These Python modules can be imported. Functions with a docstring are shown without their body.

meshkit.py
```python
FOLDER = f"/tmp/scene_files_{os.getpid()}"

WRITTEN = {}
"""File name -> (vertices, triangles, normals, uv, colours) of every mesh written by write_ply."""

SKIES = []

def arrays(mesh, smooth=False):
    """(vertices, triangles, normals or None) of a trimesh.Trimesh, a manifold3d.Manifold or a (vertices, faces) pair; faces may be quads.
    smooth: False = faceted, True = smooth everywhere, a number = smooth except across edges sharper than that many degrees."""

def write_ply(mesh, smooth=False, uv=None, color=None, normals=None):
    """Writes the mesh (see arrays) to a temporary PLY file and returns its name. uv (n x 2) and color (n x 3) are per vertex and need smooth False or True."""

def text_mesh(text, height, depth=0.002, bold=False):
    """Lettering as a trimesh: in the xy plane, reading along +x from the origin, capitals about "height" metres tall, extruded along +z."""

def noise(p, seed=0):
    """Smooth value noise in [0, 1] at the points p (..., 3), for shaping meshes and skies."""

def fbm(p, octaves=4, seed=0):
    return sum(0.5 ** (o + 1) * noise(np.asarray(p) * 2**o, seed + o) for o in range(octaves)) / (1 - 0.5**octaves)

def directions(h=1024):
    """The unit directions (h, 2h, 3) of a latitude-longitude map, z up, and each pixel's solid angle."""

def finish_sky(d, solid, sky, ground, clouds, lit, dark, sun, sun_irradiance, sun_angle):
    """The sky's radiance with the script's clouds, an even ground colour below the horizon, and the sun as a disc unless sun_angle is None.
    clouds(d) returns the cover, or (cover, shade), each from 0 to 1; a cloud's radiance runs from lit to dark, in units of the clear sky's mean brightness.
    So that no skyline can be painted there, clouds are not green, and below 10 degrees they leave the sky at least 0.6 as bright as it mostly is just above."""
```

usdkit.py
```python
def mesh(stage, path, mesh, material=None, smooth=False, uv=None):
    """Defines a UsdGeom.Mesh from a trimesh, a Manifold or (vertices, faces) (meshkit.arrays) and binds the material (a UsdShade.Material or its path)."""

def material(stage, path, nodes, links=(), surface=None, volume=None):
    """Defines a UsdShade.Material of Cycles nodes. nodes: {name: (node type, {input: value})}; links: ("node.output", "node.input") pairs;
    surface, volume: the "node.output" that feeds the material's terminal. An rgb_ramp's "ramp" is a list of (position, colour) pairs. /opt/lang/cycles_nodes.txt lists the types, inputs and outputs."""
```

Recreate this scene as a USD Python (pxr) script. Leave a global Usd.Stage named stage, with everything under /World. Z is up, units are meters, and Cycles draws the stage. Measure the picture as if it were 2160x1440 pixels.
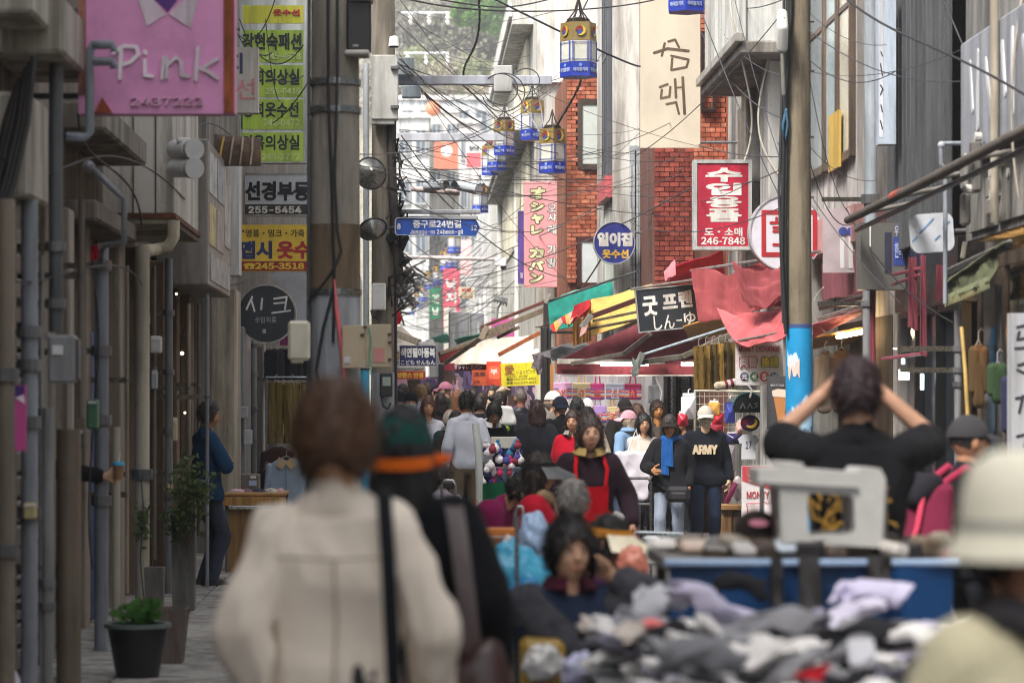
import math, glob, os
import numpy as np, trimesh, manifold3d as m3, shapely, usdkit, meshkit
from shapely import affinity
from shapely.geometry import Polygon, LineString, Point, box as sbox
from PIL import Image, ImageDraw, ImageFont
from pxr import Usd, UsdGeom, UsdLux, UsdShade, Gf, Sdf

# ------------------------------------------------------------------ camera, sky, sun
stage = Usd.Stage.CreateInMemory()
UsdGeom.SetStageUpAxis(stage, 'Z'); UsdGeom.SetStageMetersPerUnit(stage, 1.0)
UsdGeom.Xform.Define(stage, '/World'); UsdGeom.Scope.Define(stage, '/World/Looks')
EYE, FPX, VX, VY = 1.65, 6000.0, 880.0, 855.0      # eye height, focal length in photo pixels, vanishing point of the street
cam = UsdGeom.Camera.Define(stage, '/World/camera')
cam.CreateProjectionAttr('perspective')
cam.CreateHorizontalApertureAttr(36.0); cam.CreateVerticalApertureAttr(24.0); cam.CreateFocalLengthAttr(100.0)
cam.CreateHorizontalApertureOffsetAttr((1080 - VX) / 60.0); cam.CreateVerticalApertureOffsetAttr((VY - 720) / 60.0)
cam.CreateFStopAttr(2.8); cam.CreateFocusDistanceAttr(33.0); cam.CreateClippingRangeAttr((0.1, 5000.0))
cam.CreateExposureAttr(2.0)
xf = UsdGeom.Xformable(cam); xf.AddTranslateOp().Set((0, 0, EYE)); xf.AddRotateXYZOp().Set((90, 0, 0))
SUN = np.array([-0.42, -0.48, 0.86]); SUN /= np.linalg.norm(SUN)
SUN_EL, SUN_ROT = math.asin(SUN[2]), math.atan2(SUN[0], SUN[1])
sky_mat = usdkit.material(stage, '/World/Looks/sky', {
    's': ('sky_texture', {'sky_type': 'single_scattering', 'sun_disc': False, 'sun_elevation': SUN_EL, 'sun_rotation': SUN_ROT, 'air_density': 1.0, 'aerosol_density': 4.0, 'ozone_density': 1.0}),
    'h': ('hsv', {'saturation': 0.30, 'value': 1.0}),
    'b': ('background_shader', {'strength': 0.085})}, [('s.color', 'h.color'), ('h.color', 'b.color')], surface='b.background')
dome = UsdLux.DomeLight.Define(stage, '/World/sky'); UsdShade.MaterialBindingAPI.Apply(dome.GetPrim()).Bind(sky_mat)
dome.GetPrim().SetCustomDataByKey('kind', 'structure')
sun = UsdLux.DistantLight.Define(stage, '/World/sun'); sun.CreateNormalizeAttr(True); sun.CreateIntensityAttr(0.40); sun.CreateAngleAttr(14.0)
sun.CreateColorAttr((1.0, 0.95, 0.88))
sun.AddTransformOp().Set(Gf.Matrix4d().SetRotate(Gf.Rotation(Gf.Vec3d(0, 0, 1), Gf.Vec3d(*SUN))))

# ------------------------------------------------------------------ helpers
RNG = np.random.default_rng(7)
used = {}
def P(px, py, Y):
    return np.array([(px - VX) * Y / FPX, Y, EYE - (py - VY) * Y / FPX])
def S(Y): return Y / FPX                           # metres per photo pixel at depth Y
def lin(c):
    if isinstance(c, str):
        c = [int(c[i:i + 2], 16) / 255 for i in (0, 2, 4)]
    return tuple(((x + .055) / 1.055) ** 2.4 if x > .04045 else x / 12.92 for x in c)
looks = {}
def M(c, kind='paint', rough=None, var=None, k=None):
    """A procedural material: sRGB hex colour and the kind of surface."""
    key = (c, kind, rough, var, k)
    if key in looks: return looks[key]
    path = f'/World/Looks/{kind}_{len(looks):03d}'
    col = lin(c)
    R = dict(paint=.5, plastic=.42, metal=.42, steel=.3, concrete=.9, cloth=.92, canvas=.8, skin=.5, hair=.55, wood=.6, brick=.88, paper=.6, leather=.4, rust=.85, leaf=.55, cable=.6, knit=.95, wall=.85, asphalt=.92, gloss=.2)[kind] if kind not in ('emit', 'glass', 'pane') else .1
    if rough is not None: R = rough
    V = dict(paint=.24, plastic=.12, metal=.24, steel=.1, concrete=.3, cloth=.22, canvas=.16, skin=.12, hair=.3, wood=.4, brick=.35, paper=.06, leather=.2, rust=.5, leaf=.35, cable=.15, knit=.4, wall=.36, asphalt=.35, gloss=.08).get(kind, 0)
    if var is not None: V = var
    if kind == 'emit':
        m = usdkit.material(stage, path, {'e': ('emission', {'color': col, 'strength': k or 6.0})}, surface='e.emission')
    elif kind == 'pane':
        m = usdkit.material(stage, path, {'t': ('transparent_bsdf', {'color': col}), 'g': ('glossy_bsdf', {'color': (.9, .9, .9), 'roughness': .06}), 'f': ('fresnel', {'IOR': 1.5}), 'a': ('math', {'math_type': 'add', 'value2': k or .06}), 'x': ('mix_closure', {})},
                            [('f.fac', 'a.value1'), ('a.value', 'x.fac'), ('t.BSDF', 'x.closure1'), ('g.BSDF', 'x.closure2')], surface='x.closure')
    elif kind == 'glass':
        m = usdkit.material(stage, path, {'p': ('principled_bsdf', {'base_color': col, 'roughness': .05, 'transmission_weight': 1.0})}, surface='p.BSDF')
    else:
        scl = dict(cloth=(1, 1, .6), hair=(60, 60, 5), wood=(20, 20, 1.5), wall=(1.6, 1.6, .35), paint=(3, 3, 1.0), concrete=(4, 4, 1.2), metal=(4, 4, .8), rust=(9, 9, 4), canvas=(2.2, 2.2, 1.6), leaf=(6, 6, 6), knit=(14, 14, 14), brick=(2.5, 2.5, 2.5)).get(kind, (5, 5, 5))
        sc2 = dict(cloth=420, canvas=260, skin=160, hair=30, concrete=60, wall=45, brick=90, asphalt=120, knit=150, wood=40).get(kind, 70)
        bs = dict(cloth=.25, canvas=.12, skin=.05, hair=.5, concrete=.4, wall=.25, brick=.6, asphalt=.6, knit=.8, wood=.15, rust=.5, leaf=.2).get(kind, .05)
        dk = tuple(x * (1 - V) for x in col); lt = tuple(min(.86, x * (1 + .45 * V)) for x in col)
        dirt = tuple(x * (1 - 1.6 * V if V < .55 else .2) * f for x, f in zip(col, (1, .94, .86)))
        nodes = {'g': ('texture_coordinate', {}), 'm': ('mapping', {'scale': scl}), 'n': ('noise_texture', {'scale': 1.0, 'detail': 5.0, 'roughness': .62}),
                 'r': ('rgb_ramp', {'ramp': [(0, dirt), (.36, dk), (.52, col), (.72, lt), (1, lt)]}),
                 'n2': ('noise_texture', {'scale': float(sc2), 'detail': 3.0}), 'b': ('bump', {'strength': bs, 'distance': .01}),
                 'rr': ('map_range', {'from_min': .3, 'from_max': .7, 'to_min': max(.03, R - .1), 'to_max': min(1, R + .1)}),
                 'o': ('object_info', {}), 'of': ('vector_math', {'math_type': 'scale', 'vector1': (37., 51., 23.)}), 'ad': ('vector_math', {'math_type': 'add'}),
                 'p': ('principled_bsdf', {'metallic': {'metal': .35, 'steel': .9}.get(kind, 0.), 'specular_ior_level': {'cloth': .08, 'knit': .06, 'wall': .3, 'concrete': .3, 'brick': .25, 'hair': .45, 'canvas': .3, 'asphalt': .25}.get(kind, .5), 'sheen_weight': .03 if kind in ('cloth', 'knit') else 0.})}
        if kind == 'skin': nodes['p'][1].update(subsurface_weight=.0, specular_ior_level=.4)
        links = [('g.object', 'ad.vector1'), ('o.random', 'of.scale'), ('of.vector', 'ad.vector2'), ('ad.vector', 'm.vector'), ('m.vector', 'n.vector'), ('n.fac', 'r.fac'), ('r.color', 'p.base_color'),
                 ('g.object', 'n2.vector'), ('n2.fac', 'b.height'), ('b.normal', 'p.normal'), ('n2.fac', 'rr.value'), ('rr.result', 'p.roughness')]
        gr = {'wall': .55, 'concrete': .58, 'paint': .68, 'metal': .62, 'canvas': .72, 'rust': .5, 'brick': .6, 'asphalt': .6}.get(kind)
        if gr:          # runs of dirt and weathering
            nodes.update(m3=('mapping', {'scale': (5., 5., .45) if kind != 'asphalt' else (.6, .6, .6)}), n3=('noise_texture', {'scale': 1.0, 'detail': 7.0, 'roughness': .7}), r3=('rgb_ramp', {'ramp': [(0, (gr * .8, gr * .77, gr * .72)), (.42, (gr, gr * .98, gr * .95)), (.56, (1, 1, 1)), (1, (1, 1, 1))]}), mm=('mix_color', {'blend_type': 'multiply', 'fac': 1.0}))
            links.remove(('r.color', 'p.base_color')); links += [('ad.vector', 'm3.vector'), ('m3.vector', 'n3.vector'), ('n3.fac', 'r3.fac'), ('r.color', 'mm.a'), ('r3.color', 'mm.b'), ('mm.result', 'p.base_color')]
        if kind == 'hair': links[7] = ('m.vector', 'n2.vector'); nodes['n2'] = ('noise_texture', {'scale': 2.0, 'detail': 3.0})
        if kind in ('canvas', 'leaf'):
            nodes['tl'] = ('translucent_bsdf', {}); nodes['mx'] = ('mix_closure', {'fac': .3 if kind == 'canvas' else .35})
            links += [('r.color', 'tl.color'), ('p.BSDF', 'mx.closure1'), ('tl.BSDF', 'mx.closure2')]
            m = usdkit.material(stage, path, nodes, links, surface='mx.closure')
        else:
            m = usdkit.material(stage, path, nodes, links, surface='p.BSDF')
    looks[key] = m
    return m

def numbered(parent, name):
    k = (str(parent), name); n = used.get(k, 0); used[k] = n + 1
    return name if n == 0 else f'{name}_{n:03d}'
def tag(o, label=None, cat=None, group=None, kind=None):
    for k, v in (('label', label), ('category', cat), ('group', group), ('kind', kind)):
        if v: o.SetCustomDataByKey(k, v)
    return o
def thing(name, label, cat, group=None, loc=(0, 0, 0), rotz=0, kind=None):
    x = UsdGeom.Xform.Define(stage, '/World/' + numbered('/World', name))
    if any(loc) or rotz:
        x.AddTranslateOp().Set(tuple(float(v) for v in loc)); x.AddRotateZOp().Set(float(rotz))
    return tag(x.GetPrim(), label, cat, group, kind)
def part(parent, name, mesh, mat, label=None, smooth=False):
    par = '/World' if parent is None else str(parent.GetPath())
    if isinstance(mesh, B): mesh = mesh.mesh()
    o = usdkit.mesh(stage, f'{par}/{numbered(par, name)}', mesh, mat, smooth=smooth).GetPrim()
    if label: o.SetCustomDataByKey('label', label)
    return o
def single(name, label, cat, mesh, mat, group=None, kind=None, smooth=False):
    return tag(part(None, name, mesh, mat, smooth=smooth), label, cat, group, kind)
def struct(name, mesh, mat, parent=None, smooth=False):
    o = part(parent, name, mesh, mat, smooth=smooth)
    if parent is None: tag(o, kind='structure')
    return o
def rotm(rz=0, rx=0, ry=0):
    cz, sz, cx, sx, cy, sy = math.cos(rz), math.sin(rz), math.cos(rx), math.sin(rx), math.cos(ry), math.sin(ry)
    return np.array([[cz, -sz, 0], [sz, cz, 0], [0, 0, 1]]) @ np.array([[cy, 0, sy], [0, 1, 0], [-sy, 0, cy]]) @ np.array([[1, 0, 0], [0, cx, -sx], [0, sx, cx]])
def unit(v):
    v = np.asarray(v, float); return v / max(np.linalg.norm(v), 1e-9)

class B:
    """Collects pieces of one part."""
    def __init__(self): self.v, self.f, self.n = [], [], 0
    def add(self, v, f):
        v, f = np.asarray(v, float), np.asarray(f, int)
        if f.shape[1] == 4: f = np.vstack([f[:, [0, 1, 2]], f[:, [0, 2, 3]]])
        self.v.append(v); self.f.append(f + self.n); self.n += len(v); return self
    def tm(self, m, R=None, t=None):
        v = np.asarray(m.vertices)
        if R is not None: v = v @ R.T
        if t is not None: v = v + np.asarray(t)
        return self.add(v, m.faces)
    def box(self, c, s, R=None, ch=0.0):
        s = np.asarray(s, float) / 2; ch = min(ch, .45 * 2 * s.min())
        if ch <= 0:
            v = np.array([[x, y, z] for x in (-1, 1) for y in (-1, 1) for z in (-1, 1)]) * s
            f = [[0, 1, 3, 2], [4, 6, 7, 5], [0, 4, 5, 1], [2, 3, 7, 6], [0, 2, 6, 4], [1, 5, 7, 3]]
        else:
            pts = []
            for x in (-1, 1):
                for y in (-1, 1):
                    for z in (-1, 1):
                        q = np.array([x, y, z])
                        for a in range(3):
                            d = s - ch; d[a] = s[a]; pts.append(q * d)
            h = m3.Manifold.hull_points(np.array(pts)).to_mesh(); v, f = h.vert_properties[:, :3], h.tri_verts
        if R is not None: v = v @ R.T
        return self.add(v + np.asarray(c, float), f)
    def bb(self, a, b, ch=0.0):
        a, b = np.asarray(a, float), np.asarray(b, float)
        return self.box((a + b) / 2, np.abs(b - a), None, ch)
    def cone(self, p, q, r0, r1=None, n=12, cap=True):
        return self.tube([p, q], [r0, r0 if r1 is None else r1], n, cap)
    def tube(self, pts, r, n=8, cap=True):
        pts = np.asarray(pts, float); k = len(pts); r = np.broadcast_to(np.asarray(r, float), (k,))
        t = np.gradient(pts, axis=0) if k > 2 else np.repeat((pts[1] - pts[0])[None], 2, 0)
        t /= np.maximum(np.linalg.norm(t, axis=1, keepdims=True), 1e-9)
        u = np.cross(t[0], [0, 0, 1.0] if abs(t[0][2]) < .9 else [0, 1.0, 0]); u = unit(u)
        an = np.linspace(0, 2 * np.pi, n, endpoint=False); v = []
        for i in range(k):
            u = unit(u - t[i] * (u @ t[i])); w = np.cross(t[i], u)
            v.append(pts[i] + r[i] * (np.cos(an)[:, None] * u + np.sin(an)[:, None] * w))
        v = np.vstack(v); f = []
        for i in range(k - 1):
            for j in range(n):
                a, b = i * n + j, i * n + (j + 1) % n
                f.append([a, b, b + n, a + n])
        f = [[q[0], q[1], q[2]] for q in f] + [[q[0], q[2], q[3]] for q in f]
        if cap:
            for o, flip in ((0, 1), ((k - 1) * n, 0)):
                for j in range(1, n - 1): f.append([o, o + j + 1, o + j] if flip else [o, o + j, o + j + 1])
        return self.add(v, f)
    def lathe(self, prof, c=(0, 0, 0), n=20, R=None):
        prof = np.asarray(prof, float); an = np.linspace(0, 2 * np.pi, n, endpoint=False); k = len(prof)
        v = np.array([[r * math.cos(a), r * math.sin(a), z] for r, z in prof for a in an])
        f = [[i * n + j, i * n + (j + 1) % n, (i + 1) * n + (j + 1) % n, (i + 1) * n + j] for i in range(k - 1) for j in range(n)]
        if R is not None: v = v @ R.T
        return self.add(v + np.asarray(c), f)
    def ball(self, c, r, sub=2, R=None):
        m = trimesh.creation.icosphere(sub); return self.tm(m, None if R is None else R, None) if False else self.add((np.asarray(m.vertices) * np.asarray(r)) @ (np.eye(3) if R is None else R.T) + np.asarray(c), m.faces)
    def poly(self, pg, y0, y1, flat='xz'):
        """Extrude a shapely polygon drawn in xz (z up) between the depths y0 and y1; or in yz between x0 and x1."""
        for g in getattr(pg, 'geoms', [pg]):
            if g.is_empty or g.area < 1e-9 or g.geom_type != 'Polygon': continue
            m = trimesh.creation.extrude_polygon(g, abs(y1 - y0), engine='earcut'); v = np.asarray(m.vertices)
            if flat == 'xz': v = np.stack([v[:, 0], max(y0, y1) - v[:, 2], v[:, 1]], 1)
            elif flat == 'yz': v = np.stack([min(y0, y1) + v[:, 2], v[:, 0], v[:, 1]], 1)
            else: v = np.stack([v[:, 0], v[:, 1], min(y0, y1) + v[:, 2]], 1)
            self.add(v, m.faces)
        return self
    def sheet(self, grid, th=.006):
        """A solid sheet of a (rows, columns, 3) grid of points."""
        g = np.asarray(grid, float); r, c = g.shape[:2]
        du, dv = np.gradient(g, axis=1), np.gradient(g, axis=0)
        nn = np.cross(du, dv); nn /= np.maximum(np.linalg.norm(nn, axis=2, keepdims=True), 1e-9)
        a, b = (g + nn * th / 2).reshape(-1, 3), (g - nn * th / 2).reshape(-1, 3); N = r * c; f = []
        for i in range(r - 1):
            for j in range(c - 1):
                p = i * c + j; f += [[p, p + 1, p + c + 1, p + c], [N + p, N + p + c, N + p + c + 1, N + p + 1]]
        ring = [j for j in range(c)] + [i * c + c - 1 for i in range(1, r)] + [(r - 1) * c + j for j in range(c - 2, -1, -1)] + [i * c for i in range(r - 2, 0, -1)]
        for i, p in enumerate(ring):
            q = ring[(i + 1) % len(ring)]; f.append([p, p + N, q + N, q])
        return self.add(np.vstack([a, b]), f)
    def mesh(self):
        return trimesh.Trimesh(np.vstack(self.v), np.vstack(self.f), process=False)

def grid4(a, b, c, d, nu=12, nv=8, sag=0., amp=0., fr=2., seed=0, ax=(0, 0, 1)):
    """Bilinear patch a-b (top edge) d-c (lower edge) with sag and folds."""
    a, b, c, d = (np.asarray(q, float) for q in (a, b, c, d))
    u, v = np.meshgrid(np.linspace(0, 1, nu), np.linspace(0, 1, nv))
    g = (1 - v)[..., None] * ((1 - u)[..., None] * a + u[..., None] * b) + v[..., None] * ((1 - u)[..., None] * d + u[..., None] * c)
    g = g + np.array([0, 0, -1.0]) * (sag * 4 * u * (1 - u))[..., None]
    if amp:
        n = meshkit.fbm(np.stack([u * fr, v * fr * .7, np.full_like(u, seed)], -1), 3, seed) - .5
        g = g + np.asarray(ax, float) * (2 * amp * n)[..., None]
    return g

# ---- lettering
_fonts = {}
def font(kind='cjk', size=64):
    pat = {'cjk': 'Noto Sans CJK*', 'inter': 'Inter*', 'mono': 'DejaVuSansMono*'}[kind]
    if (kind, size) not in _fonts: _fonts[(kind, size)] = ImageFont.truetype(glob.glob('/opt/blender-*/*/datafiles/fonts/' + pat)[0], size)
    return _fonts[(kind, size)]
_gl = {}
def glyphs(text, bold=2, kind='cjk'):
    if (text, bold, kind) in _gl: return _gl[(text, bold, kind)]
    f = font(kind); lines, out = text.split('\n'), []
    for i, t in enumerate(lines):
        x0, y0, x1, y1 = f.getbbox(t, anchor='ls', stroke_width=bold)
        im = Image.new('L', (int(x1 - x0 + 8), int(y1 - y0 + 8)))
        ImageDraw.Draw(im).text((4 - x0, 4 - y0), t, 255, f, anchor='ls', stroke_width=bold)
        on = np.pad(np.asarray(im) > 127, ((0, 0), (1, 1))).astype(np.int8)
        rows, st = np.nonzero(np.diff(on, axis=1) == 1); en = np.nonzero(np.diff(on, axis=1) == -1)[1]
        g = shapely.union_all(shapely.box(st, -rows - 1, en, -rows)).buffer(.6).buffer(-.6).simplify(.6)
        out.append(affinity.translate(g, -(x1 - x0 + 8) / 2 if len(lines) > 1 else 0, -i * 70))
    _gl[(text, bold, kind)] = shapely.union_all(out)
    return _gl[(text, bold, kind)]
def fit(g, x0, z0, x1, z1, keep=False):
    a, b, c, d = g.bounds; sx, sz = (x1 - x0) / (c - a), (z1 - z0) / (d - b)
    if keep: sx = sz = min(sx, sz)
    return affinity.affine_transform(g, [sx, 0, 0, sz, (x0 + x1) / 2 - sx * (a + c) / 2, (z0 + z1) / 2 - sz * (b + d) / 2])
def brush(strokes, w):
    return shapely.union_all([LineString(s).buffer(w / 2 if np.ndim(w) == 0 else w[i] / 2, cap_style='round') for i, s in enumerate(strokes)])
def rrect(x0, z0, x1, z1, r):
    return sbox(x0 + r, z0 + r, x1 - r, z1 - r).buffer(r, quad_segs=4) if r > 0 else sbox(x0, z0, x1, z1)

def board(name, label, cat, rect, Y, face, texts=(), depth=.12, frame=None, fw=.02, yaw=0., roll=0., r=0., shape=None, parent=None, extra=(), group=None, brackets=(), draw=()):
    """A sign board facing down the street. rect, texts and shapes are drawn at the board's own size: photo pixels times the scale at its depth.
    texts: (text, (x0, y0, x1, y1), material, bold[, font]); draw: (polygon in the same units, material, part name)."""
    x0, y0, x1, y1 = rect; s = S(Y); cx, cy = (x0 + x1) / 2, (y0 + y1) / 2
    q = lambda x, y: ((x - cx) * s, (cy - y) * s)
    T = parent or thing(name, label, cat, group, loc=P(cx, cy, Y), rotz=math.degrees(yaw))
    off = np.zeros(3)
    if parent is not None: off = P(cx, cy, Y)
    Rm = rotm(0, 0, -roll)
    def put(nm, b, mat):
        m = b.mesh(); m.vertices = np.asarray(m.vertices) @ Rm.T + off; part(T, nm, m, mat); return m
    (ax, az), (bx, bz) = q(x0, y1), q(x1, y0)
    pg = shape if shape is not None else rrect(ax, az, bx, bz, r)
    if shape is not None: pg = affinity.scale(affinity.translate(shape, -cx, -cy), s, -s, origin=(0, 0))
    if frame is not None:
        put('frame', B().poly(pg.difference(pg.buffer(-fw, join_style='mitre')), -.012, depth), frame)
        put('face', B().poly(pg.buffer(-fw - .001, join_style='mitre'), 0, depth - .01), face)
    else:
        put('face', B().poly(pg, 0, depth), face)
    lv = 0
    for d_ in draw:
        g = affinity.scale(affinity.translate(d_[0], -cx, -cy), s, -s, origin=(0, 0)); lv += 1
        put(d_[2], B().poly(g, -.003 * lv, -.0005), d_[1])
    lv += 1
    for t in texts:
        (a, c), (b_, d) = q(t[1][0], t[1][3]), q(t[1][2], t[1][1])
        g = fit(glyphs(t[0], t[3], *(t[4:5])), a, c, b_, d)
        if len(t) > 5:
            put('lettering_outline', B().poly(g.buffer(t[5][1] * s), -.003 * lv, -.0005), t[5][0]); put('lettering', B().poly(g, -.003 * lv - .003, -.003 * lv), t[2])
        else: put('lettering', B().poly(g, -.003 * lv, -.0005), t[2])
    for (bx_, by_, len_, dx) in brackets:       # arm from the board towards a wall: start pixel, length, x direction
        a = np.array([*q(bx_, by_)]); put('bracket', B().cone((a[0], depth / 2, a[1]), (a[0] + dx * len_, depth / 2, a[1]), .018, n=8), M('6d6f72', 'metal'))
    return T
# ------------------------------------------------------------------ ground, hill, buildings
gx, gy = np.meshgrid(np.r_[-60, -20, np.linspace(-8, 8, 17), 20, 60], np.r_[-25, np.linspace(-10, 170, 46)], indexing='xy')
gz = -.004 + 0 * gx
struct('ground', B().sheet(np.stack([gx, gy, gz - .05], -1), .1), M('62605d', 'asphalt'), smooth=True)
def slab_floor():
    pv = struct('pavement', B().bb((-2.6, 13, -.1), (-.95, 31, .012)), M('6f6d69', 'concrete'))
    y = 14.0; k = 0; ms = [M('a5a29c', 'concrete'), M('9b9892', 'concrete'), M('aeaaa3', 'concrete')]
    while y < 30.5:
        L = 1.25 + .5 * ((k * 37 % 10) / 10)
        for j, (a, b) in enumerate(((-2.58, -1.80), (-1.785, -.97))):
            struct('paving_slab', B().bb((a, y + .015, .004), (b, y + L - .015, .034 + .004 * ((k + j) % 3)), .006), ms[(k + j) % 3], pv)
        y += L; k += 1
    tl = B()
    for i in range(11):
        for j in range(9): tl.cone((-1.75 + i * .075, 15.6 + j * .1, .03), (-1.75 + i * .075, 15.6 + j * .1, .052), .022, .016, 6)
    struct('tactile_stud', tl, M('8d8a85', 'concrete'), pv)
    dr = thing('manhole_cover', 'dark iron drain cover set in the pale paving slabs by the planters', 'manhole cover')
    part(dr, 'cover', B().lathe([(0, .045), (.2, .05), (.21, .03)], (-1.25, 20.2, 0), 24), M('45423f', 'metal'))
slab_floor()
def terr(x, y): return -1.2 + 30 * (1 / (1 + np.exp(-(y - 188) / 9.0))) + np.clip(y - 205, 0, 400) * .16 + 1.8 * meshkit.fbm(np.stack([x / 14, y / 14, 0 * x], -1), 3, 4)
tx_, ty_ = np.meshgrid(np.linspace(-90, 90, 73), np.linspace(150, 420, 91), indexing='xy')
struct('hill', B().sheet(np.stack([tx_, ty_, terr(tx_, ty_)], -1), .4), M('8b8878', 'concrete'), smooth=True)

def facade(name, label, x0, x1, y0, y1, z1, mat, z0=0., group=None):
    t = thing(name, label, 'building', group)
    part(t, 'wall', B().bb((x0, y0, z0 - .05), (x1, y1, z1)), mat)
    return t
def window_x(t, X, y0, y1, z0, z1, side, fm, pm, bars=2, proud=.05, tr=0):
    """A window in a wall that runs along the street (faces +-x)."""
    a, b = X, X + side * proud; w = part(t, 'window', B().bb((a, y0, z0), (b - side * .02, y1, z1)), pm); f = B()
    for (p, q) in (((a, y0 - .04, z0 - .04), (b, y0 + .03, z1 + .04)), ((a, y1 - .03, z0 - .04), (b, y1 + .04, z1 + .04)), ((a, y0 + .03, z0 - .05), (b, y1 - .03, z0 + .03)), ((a, y0 + .03, z1 - .03), (b, y1 - .03, z1 + .05))): f.bb(p, q)
    for i in range(bars): yy = y0 + (y1 - y0) * (i + 1) / (bars + 1); f.bb((a, yy - .025, z0 + .03), (b - side * .004, yy + .025, z1 - .03))
    if tr: zz = z0 + (z1 - z0) * tr; f.bb((a, y0 + .03, zz - .025), (b - side * .008, y1 - .03, zz + .025))
    part(w, 'frame', f, fm); return w
def window_y(t, Y, x0, x1, z0, z1, fm, pm, bars=1, proud=.06, tr=0):
    w = part(t, 'window', B().bb((x0, Y, z0), (x1, Y - proud + .02, z1)), pm); f = B(); y1 = Y - proud
    for (p, q) in (((x0 - .04, Y, z0 - .04), (x0 + .03, y1, z1 + .04)), ((x1 - .03, Y, z0 - .04), (x1 + .04, y1, z1 + .04)), ((x0 + .03, Y, z0 - .06), (x1 - .03, y1 - .02, z0 + .03)), ((x0 + .03, Y, z1 - .03), (x1 - .03, y1, z1 + .05))): f.bb(p, q)
    for i in range(bars): xx = x0 + (x1 - x0) * (i + 1) / (bars + 1); f.bb((xx - .025, Y, z0 + .03), (xx + .025, y1 + .004, z1 - .03))
    if tr: zz = z0 + (z1 - z0) * tr; f.bb((x0 + .03, Y, zz - .025), (x1 - .03, y1 + .008, zz + .025))
    part(w, 'frame', f, fm); return w
DG, GL = M('3a4148', 'gloss', .08), M('8fa0a8', 'gloss', .06)
ALU, BRN, CRM = M('9aa0a3', 'metal'), M('5a4a3e', 'paint'), M('c9c2b2', 'paint')
# --- left row
A = facade('shop_building', 'drab beige shop building with pipes and a dark doorway at the left edge', -7, -2.42, -14, 18.2, 9.5, M('7d756b', 'wall'))
for (y0, y1, c) in ((13.2, 13.8, '8f877b'), (14.6, 15.0, '7b7369'), (16.0, 16.35, '857a6c'), (17.6, 18.1, '938a7d')):
    part(A, 'pilaster', B().bb((-2.42, y0, 0), (-2.3, y1, 3.4), .01), M(c, 'wall'))
part(A, 'shutter', B().poly(Polygon([(15.05, .02), (15.95, .02), (15.95, 2.7), (15.05, 2.7)]), -2.41, -2.36, 'yz'), M('5b5550', 'metal'))
for i in range(18): part(A, 'slat', B().bb((-2.36, 16.4, .1 + i * .145), (-2.335, 17.55, .1 + i * .145 + .12), .01), M('77706a', 'metal'))
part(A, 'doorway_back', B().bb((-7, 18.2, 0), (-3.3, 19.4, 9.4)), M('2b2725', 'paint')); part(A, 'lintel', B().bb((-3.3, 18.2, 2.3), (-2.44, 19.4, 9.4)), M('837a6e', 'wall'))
for (x1, ya, yb, za, zb, c) in ((-2.06, 15.2, 16.2, 4.05 - .3, 6.3, 'b9b4a8'), (-1.98, 15.9, 17.4, 3.62, 3.95, 'a9a397'), (-2.1, 15.4, 16.2, 2.78, 3.35, 'b4ada1')):
    part(A, 'bay', B().bb((-2.42, ya, za), (x1, yb, zb), .02), M(c, 'wall'))
part(A, 'cornice', B().bb((-2.44, 12, 3.5), (-2.2, 15.1, 3.66), .02), M('77706a', 'concrete'))
Bb = facade('shop_building', 'brown grey shop building with a rust edged white bay and downpipes behind the planters', -7, -2.55, 19.4, 31.0, 9.0, M('776d62', 'wall'))
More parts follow.
